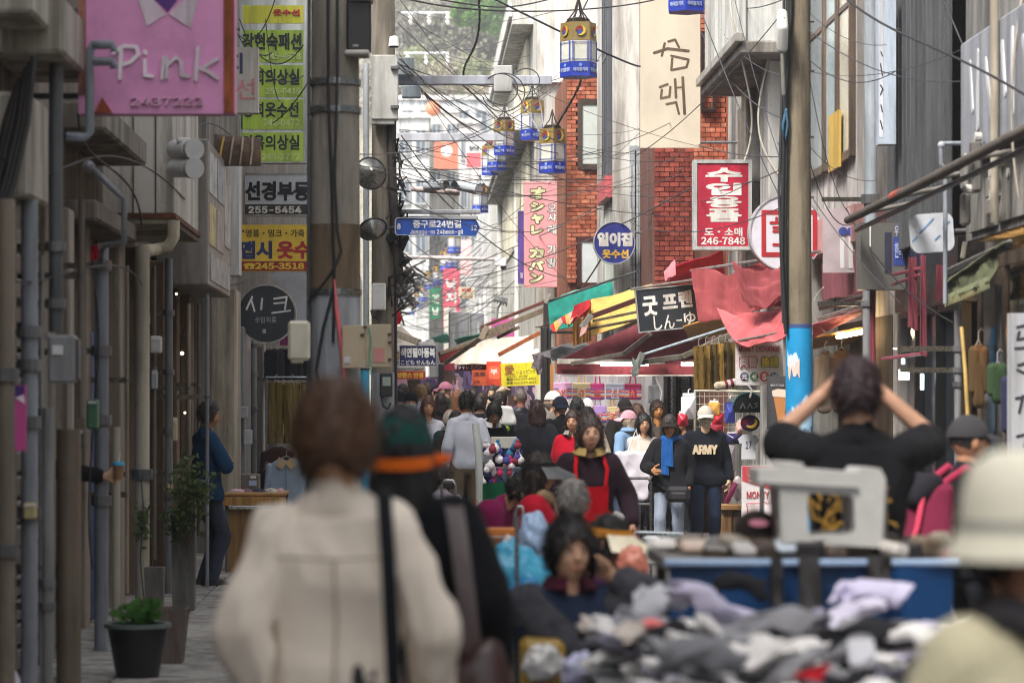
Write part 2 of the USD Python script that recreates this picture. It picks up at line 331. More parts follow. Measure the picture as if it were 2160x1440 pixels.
for (y0, y1, c, xx) in ((19.4, 19.75, 'a29a8e', -2.38), (20.6, 20.9, '8d8275', -2.4), (22.6, 23.0, 'a9a092', -2.36), (24.3, 24.6, '7d6f5f', -2.38), (26.5, 26.8, '6a5a4a', -2.36), (28.0, 28.3, '7c6a57', -2.36), (29.8, 30.3, '857561', -2.38)):
    part(Bb, 'pilaster', B().bb((-2.55, y0, 0), (xx, y1, 3.0), .01), M(c, 'wall'))
part(Bb, 'blue_door', B().bb((-2.55, 21.2, 0.05), (-2.43, 22.2, 2.2), .01), M('2c4a72', 'paint'))
for (y0, y1) in ((24.65, 26.45), (26.85, 27.95), (28.35, 29.75)):
    part(Bb, 'glass_door', B().bb((-2.55, y0, .05), (-2.5, y1, 2.45)), M('3a332c', 'gloss', .1))
    f = B()
    for yy in (y0, (y0 + y1) / 2 - .03, y1 - .06): f.bb((-2.5, yy, 0), (-2.46, yy + .06, 2.5))
    f.bb((-2.5, y0 + .06, 2.4), (-2.47, y1 - .06, 2.5)); part(Bb, 'door_frame', f, BRN)
bay = part(Bb, 'bay', B().bb((-2.55, 23.0, 3.2), (-1.97, 25.6, 4.9), .01), M('c6c1b8', 'wall'))
part(bay, 'rust_edge', B().bb((-2.56, 22.97, 3.16), (-1.95, 25.63, 3.2)), M('6e4327', 'rust')); part(bay, 'soffit', B().bb((-2.55, 23.0, 3.12), (-1.97, 25.6, 3.16)), M('98907f', 'wall'))
for xx in (-2.3, -2.12): part(bay, 'panel_joint', B().bb((xx, 22.985, 3.2), (xx + .012, 23.0, 4.9)), M('77726a', 'wall'))
part(Bb, 'ledge', B().bb((-2.56, 19.6, 3.55), (-2.15, 22.6, 3.75), .02), M('8d867b', 'concrete'))
part(Bb, 'ledge', B().bb((-2.56, 20.0, 2.95), (-2.25, 22.8, 3.1), .02), M('7a7268', 'concrete'))
Cc = facade('shop_building', 'grey fronted shop building beyond the wooden stall desk on the left', -7, -2.3, 31.0, 37.6, 8.5, M('8a867f', 'wall'))
part(Cc, 'pillar', B().bb((-2.3, 31.6, 0), (-2.02, 32.6, 2.95), .015), M('b3aa98', 'wall')); part(Cc, 'pillar', B().bb((-2.3, 34.2, 0), (-2.08, 35.6, 2.6), .015), M('85878a', 'paint'))
part(Cc, 'shutter', B().bb((-2.3, 32.7, .02), (-2.22, 34.15, 2.6)), M('4b4640', 'metal'))
part(Cc, 'switch_box', B().bb((-2.08, 34.1, 1.18), (-1.98, 34.18, 1.36), .01), M('b7b9ba', 'plastic')); part(Cc, 'switch_box', B().bb((-2.12, 34.05, 1.5), (-2.03, 34.19, 1.64), .01), M('a3a5a6', 'plastic'))
Dd = facade('shop_building', 'dark shop row behind the two concrete poles with clothes outside', -8, -2.3, 37.6, 62, 7.8, M('77736c', 'wall'))
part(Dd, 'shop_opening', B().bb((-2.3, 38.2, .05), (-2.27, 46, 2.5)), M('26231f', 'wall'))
facade('shop_building', 'pale distant shop row on the left side far down the street', -8, -2.35, 62, 122, 7.0, M('b5b2ab', 'wall'))
# --- right row
E = facade('shop_building', 'grey stained shop building with a lit doorway at the right edge', 4.62, 9, -14, 23.2, 9.5, M('86837f', 'wall'))
part(E, 'upper_wall', B().bb((4.36, 8, 2.95), (4.62, 22.6, 9.4)), M('7d7b78', 'wall'))
sb = part(E, 'sign_board', B().bb((4.22, 17.2, 3.56), (4.36, 22.1, 4.46), .02), M('8c8f97', 'paint'))
bs = brush([[(21.7, 4.25), (21.6, 3.9)], [(21.4, 4.3), (21.4, 3.75)], [(21.1, 4.2), (20.9, 3.8)], [(20.85, 4.3), (20.85, 3.8)], [(20.5, 4.25), (20.4, 3.9)], [(20.15, 4.3), (20.15, 3.72)], [(19.8, 4.2), (19.6, 3.9)]], .07)
part(sb, 'lettering', B().poly(bs, 4.212, 4.222, 'yz'), M('c8cad0', 'paint'))
for i in range(5): part(E, 'wall_panel', B().bb((4.335, 17 + i * 1.08, 3.0 + .01 * (i % 2)), (4.36, 18.02 + i * 1.08, 3.5), .006), M(('8a8782', '827f7a', '938f89')[i % 3], 'wall'))
for (y0, y1) in ((19.0, 20.3), (20.4, 21.3), (21.4, 22.3)):
    part(E, 'shop_window', B().bb((4.42, y0, .3), (4.44, y1, 2.7)), M('d8d2c8', 'pane'))
    f = B(); f.bb((4.4, y0 - .05, 0), (4.46, y0, 2.8)); f.bb((4.4, y1, 0), (4.46, y1 + .05, 2.8)); f.bb((4.4, y0, 2.7), (4.46, y1, 2.8)); f.bb((4.4, y0, .2), (4.46, y1, .3)); part(E, 'window_frame', f, M('4c3f30', 'paint'))
part(E, 'curtain', B().sheet(np.array([[[4.56 + .02 * math.sin(j * 1.9), 20.6 + j * .07, z] for j in range(24)] for z in (.2, 2.75)]), .01), M('b99a63', 'cloth'), smooth=True)
for (yy, zz) in ((21.7, 2.55), (21.2, 2.2), (20.9, 2.5), (21.75, 1.5), (21.0, 1.2)):
    l = part(E, 'shop_lamp', B().ball((4.5, yy, zz), (.05, .05, .06), 2), M('ffc878', 'emit', None, None, 34.0))
F_ = facade('shop_building', 'dark ribbed metal clad building behind the white film wrapped panel', 4.62, 9, 23.2, 26.2, 9.5, M('3a3a3b', 'wall'))
yy = np.arange(23.2, 26.2, .05); zig = np.array([[[4.36 - .035 * (i // 2 % 2), y, z] for i, y in enumerate(yy)] for z in (3.05, 9.4)])
part(F_, 'ribbed_cladding', B().sheet(zig, .008), M('55575a', 'metal', .5))
part(F_, 'dark_panel', B().bb((4.4, 23.15, 2.5), (4.62, 26.2, 3.04)), M('17171a', 'gloss', .25))
for i, (y0, y1) in enumerate(((23.3, 24.2), (24.3, 25.2), (25.3, 26.1))):
    part(F_, 'glass_front', B().bb((4.5, y0, .1), (4.52, y1, 2.5)), M('20242a', 'gloss', .05))
    f = B(); f.bb((4.42, y0 - .06, 0), (4.53, y0, 2.55)); f.bb((4.42, y0, 2.44), (4.53, y1, 2.52)); part(F_, 'door_frame', f, M('121214', 'metal'))
G_ = facade('shop_building', 'two storey shop with large upstairs window panes right of the blue banded pole', 4.45, 9, 26.2, 30.2, 9.5, M('a6a09b', 'wall'))
part(G_, 'upper_bay', B().bb((4.15, 26.8, 3.55), (4.45, 30.1, 9.3)), M('bdb8b4', 'wall'))
for (y0, y1, c) in ((26.95, 27.7, 'c4bfae'), (27.85, 28.6, '9fb0b4'), (28.75, 29.9, '8f9698')):
    w = window_x(G_, 4.15, y0, y1, 4.05, 6.9, -1, M('6b5a4c', 'metal'), M(c, 'gloss', .12), 0, .06, .5)
part(G_, 'yellow_panel', B().bb((4.06, 27.4, 3.95), (4.085, 28.1, 4.5)), M('c2a04a', 'paint')); part(G_, 'pink_band', B().bb((4.11, 26.8, 3.2), (4.45, 30.1, 3.55)), M('b98a86', 'paint'))
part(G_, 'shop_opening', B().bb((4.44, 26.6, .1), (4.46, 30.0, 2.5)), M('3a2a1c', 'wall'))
H_ = facade('shop_building', 'white panelled building with an overhanging corrugated bay above the red awnings', 4.0, 9, 30.2, 36.6, 9.5, M('a9a7a2', 'wall'))
yy = np.arange(29.6, 33.6, .09); zig = np.array([[[3.42 - .03 * (i // 2 % 2), y, z] for i, y in enumerate(yy)] for z in (5.44, 9.3)])
part(H_, 'corrugated_bay', B().sheet(zig, .01).bb((3.44, 29.6, 5.44), (4.0, 33.6, 9.3)), M('bcbcb8', 'paint'))
part(H_, 'soffit', B().bb((3.36, 29.55, 5.3), (4.02, 33.66, 5.44), .02), M('85807a', 'concrete')); part(H_, 'fascia', B().bb((3.30, 29.5, 5.42), (3.385, 33.7, 5.52), .01), M('a8a59f', 'metal'))
part(H_, 'corner_pillar', B().bb((3.7, 30.0, 0), (4.0, 30.7, 5.3), .02), M('b6b4b0', 'wall')); part(H_, 'corner_pillar', B().bb((3.78, 32.7, 2.8), (4.0, 33.2, 5.3), .02), M('aaa8a2', 'metal'))
for (y0, y1) in ((33.25, 34.0), (34.1, 34.9), (31.0, 31.8), (31.9, 32.65)): part(H_, 'panel', B().bb((3.93, y0, 3.2), (4.0, y1, 5.28), .01), M('8d877e', 'metal'))
part(H_, 'front_return', B().bb((3.55, 29.9, 6.0), (3.98, 29.98, 9.3)), M('c3c3c0', 'paint'))
I_ = facade('brick_building', 'red brick building behind the hanging cream cloth sign', 3.08, 9, 37.2, 39.4, 8.6, M('6d4a40', 'concrete'))
def bricks(t, px0, px1, py0, py1, Y, cols, bw, bh, holes=(), gap=1.6, seed=0):
    """Bricks picked out on a wall facing the street, course by course (photo pixels at depth Y)."""
    r = np.random.default_rng(seed); y = py1; row = 0
    while y > py0:
        x = px0 - (bw / 2 if row % 2 else 0)
        while x < px1 - 1:
            a, b = max(x, px0), min(x + bw - gap, px1)
            if b - a > 2.5 and not any(hx0 < (a + b) / 2 < hx1 and hy0 < y - bh / 2 < hy1 for hx0, hy0, hx1, hy1 in holes):
                p, q = P(a, y, Y), P(b, y - bh + gap, Y); part(t, 'brick', B().bb((p[0], Y - .018 - .006 * r.random(), p[2]), (q[0], Y + .03, q[2])), cols[r.integers(len(cols))])
            x += bw
        y -= bh; row += 1
RB = [M('8c4238', 'brick'), M('7d382f', 'brick'), M('984c3f', 'brick')]; OB = [M('b4664c', 'brick'), M('a65a42', 'brick'), M('bf775b', 'brick')]
bricks(I_, 1381, 1462, 300, 612, 37.2, RB, 21, 10.4, seed=1)
bricks(I_, 1463, 1532, 312, 340, 37.2, OB, 21, 10.4, seed=2); bricks(I_, 1478, 1532, -6, 310, 37.2, OB, 21, 10.4, seed=3)
fr = B(); 
for (a, b) in (((1479, 66), (1484, 234)), ((1504, 66), (1510, 234)), ((1484, 66), (1504, 71)), ((1484, 229), (1504, 234))):
    p, q = P(a[0], a[1], 37.1), P(b[0], b[1], 37.1); fr.bb((p[0], 37.08, q[2]), (q[0], 37.17, p[2]))
part(I_, 'window_frame', fr, M('231d1c', 'metal'))
p, q = P(1531, 0, 37.2), P(1560, 600, 37.2); part(I_, 'return_wall', B().bb((p[0], 36.65, q[2]), (q[0] + .4, 37.2, 7)), M('a05a42', 'brick'))
J_ = facade('shop_building', 'white narrow building with grey duct pipes between the brick walls', 2.72, 9, 39.4, 43.0, 8.8, M('bfbdb6', 'wall'))
window_x(J_, 2.72, 39.7, 41.0, 4.9, 8.3, -1, M('55555a', 'metal'), M('59646b', 'gloss', .1), 2, .06, .5)
part(J_, 'red_trim', B().bb((2.62, 39.6, 4.55), (2.72, 41.4, 4.85)), M('b9555a', 'paint'))
window_y(J_, 39.4, 2.98, 3.06, 3.0, 5.2, ALU, M('3b4046', 'gloss'), 0)
for i in range(9):
    for j in range(3): part(J_, 'grille_bar', B().bb((2.95 + j * .045, 39.33, 3.2 + i * .2), (2.96 + j * .045, 39.36, 3.38 + i * .2)), M('d9dad8', 'metal'))
K_ = facade('brick_building', 'orange red brick building with a tall window beside the pink sign', 2.285, 9, 43.6, 47.2, 6.75, M('8d5a44', 'concrete'))
bricks(K_, 1196, 1264, 168, 596, 43.55, OB, 20, 8.8, ((1222, 213, 1266, 352), (1222, 500, 1266, 600)), 1.4, 5)
p, q = P(1224, 350, 43.5), P(1264, 216, 43.5); window_y(K_, 43.6, p[0], q[0], p[2], q[2], M('4a3a33', 'metal'), M('b7bcb6', 'gloss', .15), 0, .1)
p, q = P(1222, 600, 43.5), P(1264, 505, 43.5); window_y(K_, 43.6, p[0], q[0], p[2], q[2], M('5a2f2a', 'metal'), M('c3c8c8', 'gloss', .15), 0, .1)
L_ = facade('white_building', 'tall white building with stepped eaves and ribbed window bands on the right', 1.98, 9, 47.2, 76, 10.5, M('c2c0b8', 'wall', None, .25))
for (z, y0, y1) in ((8.15, 48.5, 62), (6.3, 48, 66)):
    part(L_, 'eaves', B().poly(Polygon([(y0, z), (y1, z), (y1, z + .28), (y0, z + .28)]), 1.62, 1.98, 'yz'), M('c9c7c1', 'wall')); part(L_, 'eaves_lip', B().bb((1.56, y0 - .02, z + .12), (1.62, y1 + .02, z + .36), .01), M('e0ded8', 'wall'))
    part(L_, 'window_band', B().bb((1.955, y0 + 1.2, z - 1.5), (1.98, y1 - 2, z - .15)), M('8b8f8c', 'gloss'))
    for i in range(22): yy = y0 + 1.25 + i * (y1 - y0 - 3.4) / 22; part(L_, 'mullion', B().bb((1.9, yy, z - 1.52), (1.96, yy + .16, z - .1), .008), M('d2cdb9', 'paint'))
part(L_, 'drainpipe', B().cone((1.93, 55.0, 0), (1.93, 55.0, 9), .05), M('d6d4cf', 'plastic')); part(L_, 'front_return', B().bb((1.98, 47.1, 7.0), (3.2, 47.2, 10.4)), M('e2dfd6', 'wall'))
part(L_, 'drainpipe', B().cone((1.92, 66.0, 0), (1.92, 66.0, 8), .06), M('c6c4bf', 'plastic'))
M_ = facade('white_building', 'pale grey building with balconies beyond the white one', 2.02, 9, 76, 118, 7.4, M('c6c6c3', 'wall'))
for i in range(6):
    y0 = 77 + i * 6.5; window_x(M_, 2.02, y0, y0 + 3.2, 3.6, 5.0, -1, M('d7d7d5', 'paint'), M('6b7378', 'gloss'), 2, .08)
    part(M_, 'balcony', B().bb((1.65, y0 - .3, 3.3), (2.02, y0 + 3.6, 3.42)).bb((1.65, y0 - .3, 3.42), (1.69, y0 + 3.6, 3.9)), M('b9bab8', 'wall'))
# --- far end of the street
FE = [  # px x0, x1, top y, bottom y, depth, colour, what
    (836, 905, 250, 700, 132, 'cfd0cd', 'pale grey far house with dark windows at the end of the street, leftmost'),
    (905, 968, 238, 700, 138, 'dcd8cf', 'cream far house with a red shop front sign at the end of the street'),
    (968, 1012, 262, 700, 134, 'e0dcd8', 'pinkish white far house at the end of the street under the lanterns'),
    (840, 1035, 212, 300, 150, 'd9dde0', 'long white flat roofed house below the wooded hillside')]
for i, (a, b, t_, bo, Y, c, lb) in enumerate(FE):
    p, q = P(a, t_, Y), P(b, bo, Y); f = facade('far_house', lb, p[0], q[0], Y, Y + 8, p[2], M(c, 'wall', None, .1), 0)
    part(f, 'parapet', B().bb((p[0] - .1, Y - .15, p[2]), (q[0] + .1, Y + 8, p[2] + .25), .03), M('e3e2de', 'wall'))
    for r_ in range(1 if i == 3 else 4):
        for k in range(5 if i == 3 else 2):
            w_ = (q[0] - p[0]) / (5 if i == 3 else 2); x0 = p[0] + w_ * (k + .2); z1 = p[2] - .55 - r_ * 2.3
            if z1 - 1.1 > .5: window_y(f, Y, x0, x0 + w_ * .6, z1 - 1.1, z1, M('b5b7b5', 'metal'), M('56606a', 'gloss'), 1, .1)
# ------------------------------------------------------------------ people
def sph(c, r, n=14): return m3.Manifold.sphere(float(r), n).translate([float(x) for x in c])
def hull(*cr, n=14): return m3.Manifold.batch_hull([sph(c, r, n) for c, r in cr])
def man(m): return m3.Manifold(m3.Mesh(np.asarray(m.vertices, np.float32), np.asarray(m.faces, np.uint32)))
def tri(m):
    q = m.to_mesh(); return trimesh.Trimesh(q.vert_properties[:, :3].astype(float), q.tri_verts.astype(int), process=False)
def smoothed(m, L=.03, it=8, fold=0., seed=0, stretch=(9, 9, 5)):
    t = tri(m.refine_to_length(L)); t.merge_vertices()
    v = np.asarray(t.vertices).copy(); e = t.edges_unique; n = len(v)
    deg = np.bincount(e.ravel(), minlength=n)[:, None].clip(1)
    def lap(v):
        s = np.zeros_like(v); np.add.at(s, e[:, 0], v[e[:, 1]]); np.add.at(s, e[:, 1], v[e[:, 0]]); return s / deg - v
    for _ in range(it): v = v + .5 * lap(v); v = v - .52 * lap(v)
    t = trimesh.Trimesh(v, t.faces, process=False)
    if fold:
        nn = np.asarray(t.vertex_normals); q = v * np.asarray(stretch)
        d = meshkit.fbm(q + seed * 3.7, 3, seed) - .5
        rd = 1 - np.abs(meshkit.noise(q * 1.7 + 11 + seed, seed + 5) * 2 - 1)
        t = trimesh.Trimesh(v + nn * (fold * (1.2 * d + .7 * (rd - .6)))[:, None], t.faces, process=False)
    return t
def ik(S_, T_, a, b, pole):
    d = T_ - S_; L = np.linalg.norm(d); 
    if L > (a + b) * .995: T_ = S_ + d / L * (a + b) * .995; d = T_ - S_; L = np.linalg.norm(d)
    u = d / L; x = (a * a - b * b + L * L) / (2 * L); hgt = math.sqrt(max(a * a - x * x, 1e-6))
    p = np.asarray(pole, float); p = unit(p - u * (p @ u)); return S_ + u * x + p * hgt, T_
def trimmed(m, nrm, pt):
    nrm = unit(nrm); return m.trim_by_plane([float(x) for x in nrm], float(np.dot(nrm, pt)))

def head_mesh(sub=3, face=True):
    ico = trimesh.creation.icosphere(sub); d = np.asarray(ico.vertices); x, y, z = d.T
    v = d * np.array([.0765, .096, .116])
    zz = np.clip(-z, 0, 1)
    v[:, 0] *= 1 - .30 * zz ** 1.6; v[:, 1] *= np.where(y < 0, 1 - .38 * zz ** 1.2, 1 - .06 * zz)
    v[:, 0] *= 1 + .05 * np.clip(z, 0, 1) * (1 - z)
    f = np.clip(y, 0, 1)
    G = lambda cx, cz, sx, sz: np.exp(-((v[:, 0] - cx) / sx) ** 2 - ((v[:, 2] - cz) / sz) ** 2) * (f > .2)
    v[:, 1] += .024 * G(0, -.022, .011, .014) + .013 * G(0, -.002, .009, .022)          # nose
    v[:, 1] -= .010 * (G(-.031, .004, .017, .011) + G(.031, .004, .017, .011))            # eye sockets
    v[:, 1] += .004 * (G(-.03, .024, .022, .007) + G(.03, .024, .022, .007)) + .005 * (G(0, -.056, .02, .006) + G(0, -.067, .017, .006)) + .009 * G(0, -.098, .02, .016)
    v[:, 1] += .004 * (G(-.045, -.03, .018, .02) + G(.045, -.03, .018, .02))
    return trimesh.Trimesh(v, ico.faces, process=False)
def hair_mesh(style, sub=4, seed=0, big=1.0):
    ico = trimesh.creation.icosphere(sub); d = np.asarray(ico.vertices)
    k = {'short': 1.10, 'puffy': 1.24, 'bob': 1.12, 'long': 1.11, 'curly': 1.22, 'crop': 1.035, 'bun': 1.10, 'fringe': 1.03}[style] * big
    v = d * np.array([.0765, .096, .116]) * k + np.array([0, -.004, .008])
    zz = np.clip(-d[:, 2], 0, 1); v[:, 1] *= np.where(d[:, 1] < 0, 1 - .18 * zz, 1)
    if style in ('short', 'puffy', 'crop'): v[:, 0] *= 1 - (.30 if style == 'puffy' else .16) * zz ** .8; v[:, 1] *= 1 - (.12 if style == 'puffy' else 0) * zz
    fr = {'curly': (55, 55, 55), 'puffy': (58, 58, 30)}.get(style, (70, 70, 16)); am = {'curly': .020, 'puffy': .008, 'crop': .003, 'fringe': .004}.get(style, .011)
    n = meshkit.fbm(v * np.array(fr) + seed * 5.1, 3, seed) - .5
    v += d * (am * 2 * n)[:, None]
    m = man(trimesh.Trimesh(v, ico.faces, process=False))
    cut = man(trimesh.Trimesh(np.asarray(trimesh.creation.icosphere(3).vertices) * [.074, .097, .108] + [0, .092, -.045], trimesh.creation.icosphere(3).faces, process=False))
    if style in ('long', 'bob'):
        bot = -.36 if style == 'long' else -.155
        pan = m3.Manifold.batch_hull([sph((sx * .058 * k, -.028, zz_), .034) for sx in (-1, 1) for zz_ in (0.0, bot)] + [sph((sx * .045, -.075, zz_), .026) for sx in (-1, 1) for zz_ in (0.0, bot + .02)])
        t = smoothed(pan, .022, 2, .014, seed, (60, 60, 10)); pan = man(t)
        front = hull(((0, .080, -.0), .058), ((0, .085, -.5), .075), n=20) + hull(((0, .02, -.12), .052), ((0, .03, -.6), .085), n=20)
        m = (m + (pan - front))
    m = m - cut
    if style in ('short', 'puffy', 'curly'): m = trimmed(m, (0, .45, 1), (0, -.02, -.075)); m = m - m3.Manifold.cube([.4, .12, .2], True).translate([0, .06, -.135])
    if style == 'crop': m = trimmed(m, (0, .5, 1), (0, 0, -.055)); m = m - m3.Manifold.cube([.4, .12, .2], True).translate([0, .07, -.09])
    if style == 'fringe': m = trimmed(m, (0, 0, 1), (0, 0, -.06)); m = m - man(trimesh.Trimesh(np.asarray(trimesh.creation.icosphere(3).vertices) * [.07, .085, .1] + [0, .01, .08], trimesh.creation.icosphere(3).faces, process=False))
    if style == 'bun': m = trimmed(m, (0, .5, 1), (0, -.02, -.07)) + sph((0, -.115, .05), .045)
    ds = sorted(m.decompose(), key=lambda q: -q.volume())
    return tri(ds[0]) if ds else tri(m)
_hc = {}
def hand(b, w, dr, nrm, side, curl=.5, sc=1.0):
    """Five-fingered hand at wrist w: dr towards the fingers, nrm out of the palm, side = towards the thumb."""
    dr = unit(dr); nrm = unit(np.asarray(nrm) - dr * np.dot(nrm, dr)); th = unit(side - dr * np.dot(side, dr) - nrm * np.dot(side, nrm)); s = sc
    out = hull((w, .024 * s), (w + dr * .085 * s + th * .030 * s, .0125 * s), (w + dr * .08 * s - th * .030 * s, .0115 * s), (w + dr * .03 * s + th * .022 * s, .017 * s), n=8)
    for i, (o, L) in enumerate(((.030, .072), (.011, .080), (-.009, .074), (-.029, .058))):
        p = w + dr * (.083 - .004 * abs(i - 1)) * s + th * o * s; a = 0.12 + .15 * i * curl; dd = dr
        for j, fl in enumerate((.45, .32, .26)):
            a += curl * (.75 if j else .45); dd = dr * math.cos(a) + nrm * math.sin(a)
            q = p + dd * L * fl * s; out = out + hull((p, (.0095 - .0008 * j) * s), (q, (.0088 - .0009 * j) * s), n=6); p = q
    p = w + dr * .028 * s + th * .024 * s; dd = unit(dr * .55 + th * .75 + nrm * .25)
    for j, L in enumerate((.042, .034, .028)):
        q = p + dd * L * s; out = out + hull((p, (.013 - .0015 * j) * s), (q, (.0115 - .0015 * j) * s), n=6); p = q; dd = unit(dd + dr * .35 + nrm * .25 * (1 + curl))
    return out

def person(label, x, top, Y, rz=0, h=None, hair=('short', '1b1614'), skin='c79c7e', coat=('22242a', 'cloth'), trousers=('2b2d33', 'cloth'), shoes='26211f', lh=None, rh=None, lean=0., twist=0., head=(0, 0, 0),
           sleeve=1.0, hem=.0, puff=.022, seat=False, stride=0., cap=None, visor=None, face=False, mask=None, scarf=None, collar=None, fat=1.0, fold=.010, sub=3, curl=.6, lp=(-.6, -.8, -.3), rp=(.6, -.8, -.3), group=None, inner=None, shw=1.0, apron=None, drape=(9, 9, 5), hand_n=((.9, 0, 0), (-.9, 0, 0)), X=None, z0=0.):
    """Stands (or sits) with the head's top at pixel (x, top) at depth Y; local +y is the way the person faces; rz turns it (0 = away from the camera)."""
    top_z = P(x, top, Y)[2] - z0; hatx = .018 if cap else (.012 if hair[0] != 'puffy' else .03)
    H = h or (top_z - hatx) / (math.cos(lean) * .5 + .5)
    k = H / 1.70; Lc = lambda v: np.asarray(v, float) * k
    X0 = P(x, 0, Y)[0] if X is None else X
    zp = .93 * k
    if seat: zp = top_z - hatx - (1.70 - .93) * k * (math.cos(lean) * .75 + .25)
    sp, cp = math.sin(lean), math.cos(lean)
    tx, ty = math.cos(twist), math.sin(twist)
    RS = np.array([[tx, -ty, 0], [ty, tx, 0], [0, 0, 1]])
    RL = np.array([[1, 0, 0], [0, cp, sp], [0, -sp, cp]]); R = RS @ RL
    pel = np.array([0, 0, zp]); T = lambda v: pel + R @ (np.asarray(v, float) * k)          # torso frame, metres of a 1.70 m person above the pelvis
    headshift = T((0, 0, .655))
    # the body shifts so that the head (not the feet) is at the given place
    org = np.array([X0, Y, z0]) - np.append(rotm(math.radians(rz))[:2, :2] @ headshift[:2], 0)
    o = thing('person', label, 'person', group, loc=org, rotz=rz)
    hy, hp, hr = (math.radians(a) for a in head)
    HR = rotm(hy) @ np.array([[1, 0, 0], [0, math.cos(hp), math.sin(hp)], [0, -math.sin(hp), math.cos(hp)]]) @ rotm(0, 0, hr)
    HC = T((0, .012, .655)) + R @ (np.array([0, .5 * math.sin(hp) * .09, 0]))
    hs = k ** .5 * 1.0
    putHead = lambda v: np.asarray(v) * hs @ HR.T + HC
    W_ = shw
    shl, shr = T((-.152 * W_, -.012, .432)), T((.152 * W_, -.012, .432))
    def target(t, sd): return pel + RS @ (np.asarray(t, float) * k) if t is not None else T((sd * .25 * W_, .03, -.055))
    ua, fa = .285 * k, .255 * k
    pl, pr = RS @ np.asarray(lp, float), RS @ np.asarray(rp, float)
    el, wl = ik(shl, target(lh, -1), ua, fa, pl if lh is not None else RS @ np.array([-.3, -1, 0])); er, wr = ik(shr, target(rh, 1), ua, fa, pr if rh is not None else RS @ np.array([.3, -1, 0]))
    hips = [pel + RS @ Lc((s * .09, 0, -.03)) for s in (-1, 1)]
    if seat:
        kn = [hh + RS @ Lc((s * .05, .42, .0)) for hh, s in zip(hips, (-1, 1))]; an = [q + RS @ Lc((0, .02, 0)) for q in kn]
        for q in an: q[2] = .09
    else:
        an, kn = [], []
        for hh, s in zip(hips, (-1, 1)):
            a_ = hh + RS @ Lc((s * .02, s * stride, 0)); a_[2] = .09 * k + (.04 if s * stride < -.15 else 0); q, a_ = ik(hh, a_, .43 * k, .42 * k, RS @ np.array([0, 1., 0])); kn.append(q); an.append(a_)
    # --- skin body: one continuous surface
    F = fat
    tor = [((-.080, 0, .29), .092), ((.080, 0, .29), .092), ((-.060, .0, .13), .086 * F), ((.060, 0, .13), .086 * F), ((-.070, 0, .0), .096 * F), ((.070, 0, .0), .096 * F)]
    tb = [(T(c), r * k) for c, r in tor]
    sk = hull(*tb[:4]) + hull(*tb[2:]) + hull((shl, .05 * k), (shr, .05 * k), tb[0], tb[1]) + hull((T((0, -.005, .47)), .058 * k), (HC + HR @ np.array([0, -.012, -.06]), .052 * k))
    for s_, e_, w_ in ((shl, el, wl), (shr, er, wr)):
        sk = sk + hull((s_, .052 * k), (e_, .040 * k)) + hull((e_, .040 * k), (w_, .027 * k))
    for hh, q, a_ in zip(hips, kn, an):
        ft = RS @ np.array([0, .12 * k, 0]); a2 = a_.copy(); a2[2] = max(.035, a_[2] - .055)
        sk = sk + hull((hh, .082 * k), (q, .055 * k)) + hull((q, .055 * k), (a_, .038 * k)) + hull((a_, .038 * k), (a2 + ft, .03 * k), n=10)
    skt = man(smoothed(sk, .04, 6))
    hm = head_mesh(sub); hm.vertices = putHead(hm.vertices)
    skt = skt + man(hm)
    for s in (-1, 1):
        ear = trimesh.creation.icosphere(2); ear.vertices = putHead(np.asarray(ear.vertices) * [.012, .019, .032] @ rotm(s * -.35).T + [s * .077, -.004, -.006]); skt = skt + man(ear)
    for sd, e_, w_, hn in ((-1, el, wl, hand_n[0]), (1, er, wr, hand_n[1])):
        dd = unit(w_ - e_); nm_ = RS @ np.asarray(hn, float)
        skt = skt + hand(None, w_, dd, nm_, RS @ np.array([0, .9, .45]), curl, k)
    part(o, 'body', tri(skt), M(skin, 'skin'), smooth=50)
    # --- face
    if face:
        near = Y < 22
        for s in (-1, 1):
            e = B().ball(putHead(np.array([[s * .031, .0805, .004]]))[0], (.0115, .005, .005 if near else .004), 2, HR); part(o, 'eye', e, M('e8e2dc', 'gloss'), smooth=True)
            e = B().ball(putHead(np.array([[s * .031, .0855, .004]]))[0], (.0052, .0022, .0046 if near else .0032), 2, HR); part(o, 'pupil', e, M('1a110d', 'gloss'), smooth=True)
            e = B().tube(putHead([[s * .014, .095, .022], [s * .03, .0945, .027], [s * .047, .083, .022]]), [.0022, .0026, .0014], 6); part(o, 'eyebrow', e, M('4a3a30', 'hair'))
        e = B().tube(putHead([[-.022, .083, -.061], [-.008, .0955, -.060], [0, .096, -.061], [.008, .0955, -.060], [.022, .083, -.061]]), [.002, .0052, .0048, .0052, .002], 6); part(o, 'lips', e, M('a8635a', 'skin'), smooth=True)
    if mask:
        q = head_mesh(3); q.vertices = np.asarray(q.vertices) * 1.07; mm = trimmed(trimmed(man(q), (0, 0, -1), (0, 0, -.012)), (0, 1, .1), (0, .015, 0)); q = tri(mm); q.vertices = putHead(q.vertices); part(o, 'face_mask', q, M(mask, 'cloth'), smooth=50)
    if hair:
        hmesh = hair_mesh(hair[0], 4 if Y > 20 else 5, int(x) % 97, hair[2] if len(hair) > 2 else 1.0); hmesh.vertices = putHead(hmesh.vertices); part(o, 'hair', hmesh, M(hair[1], 'hair'), smooth=60)
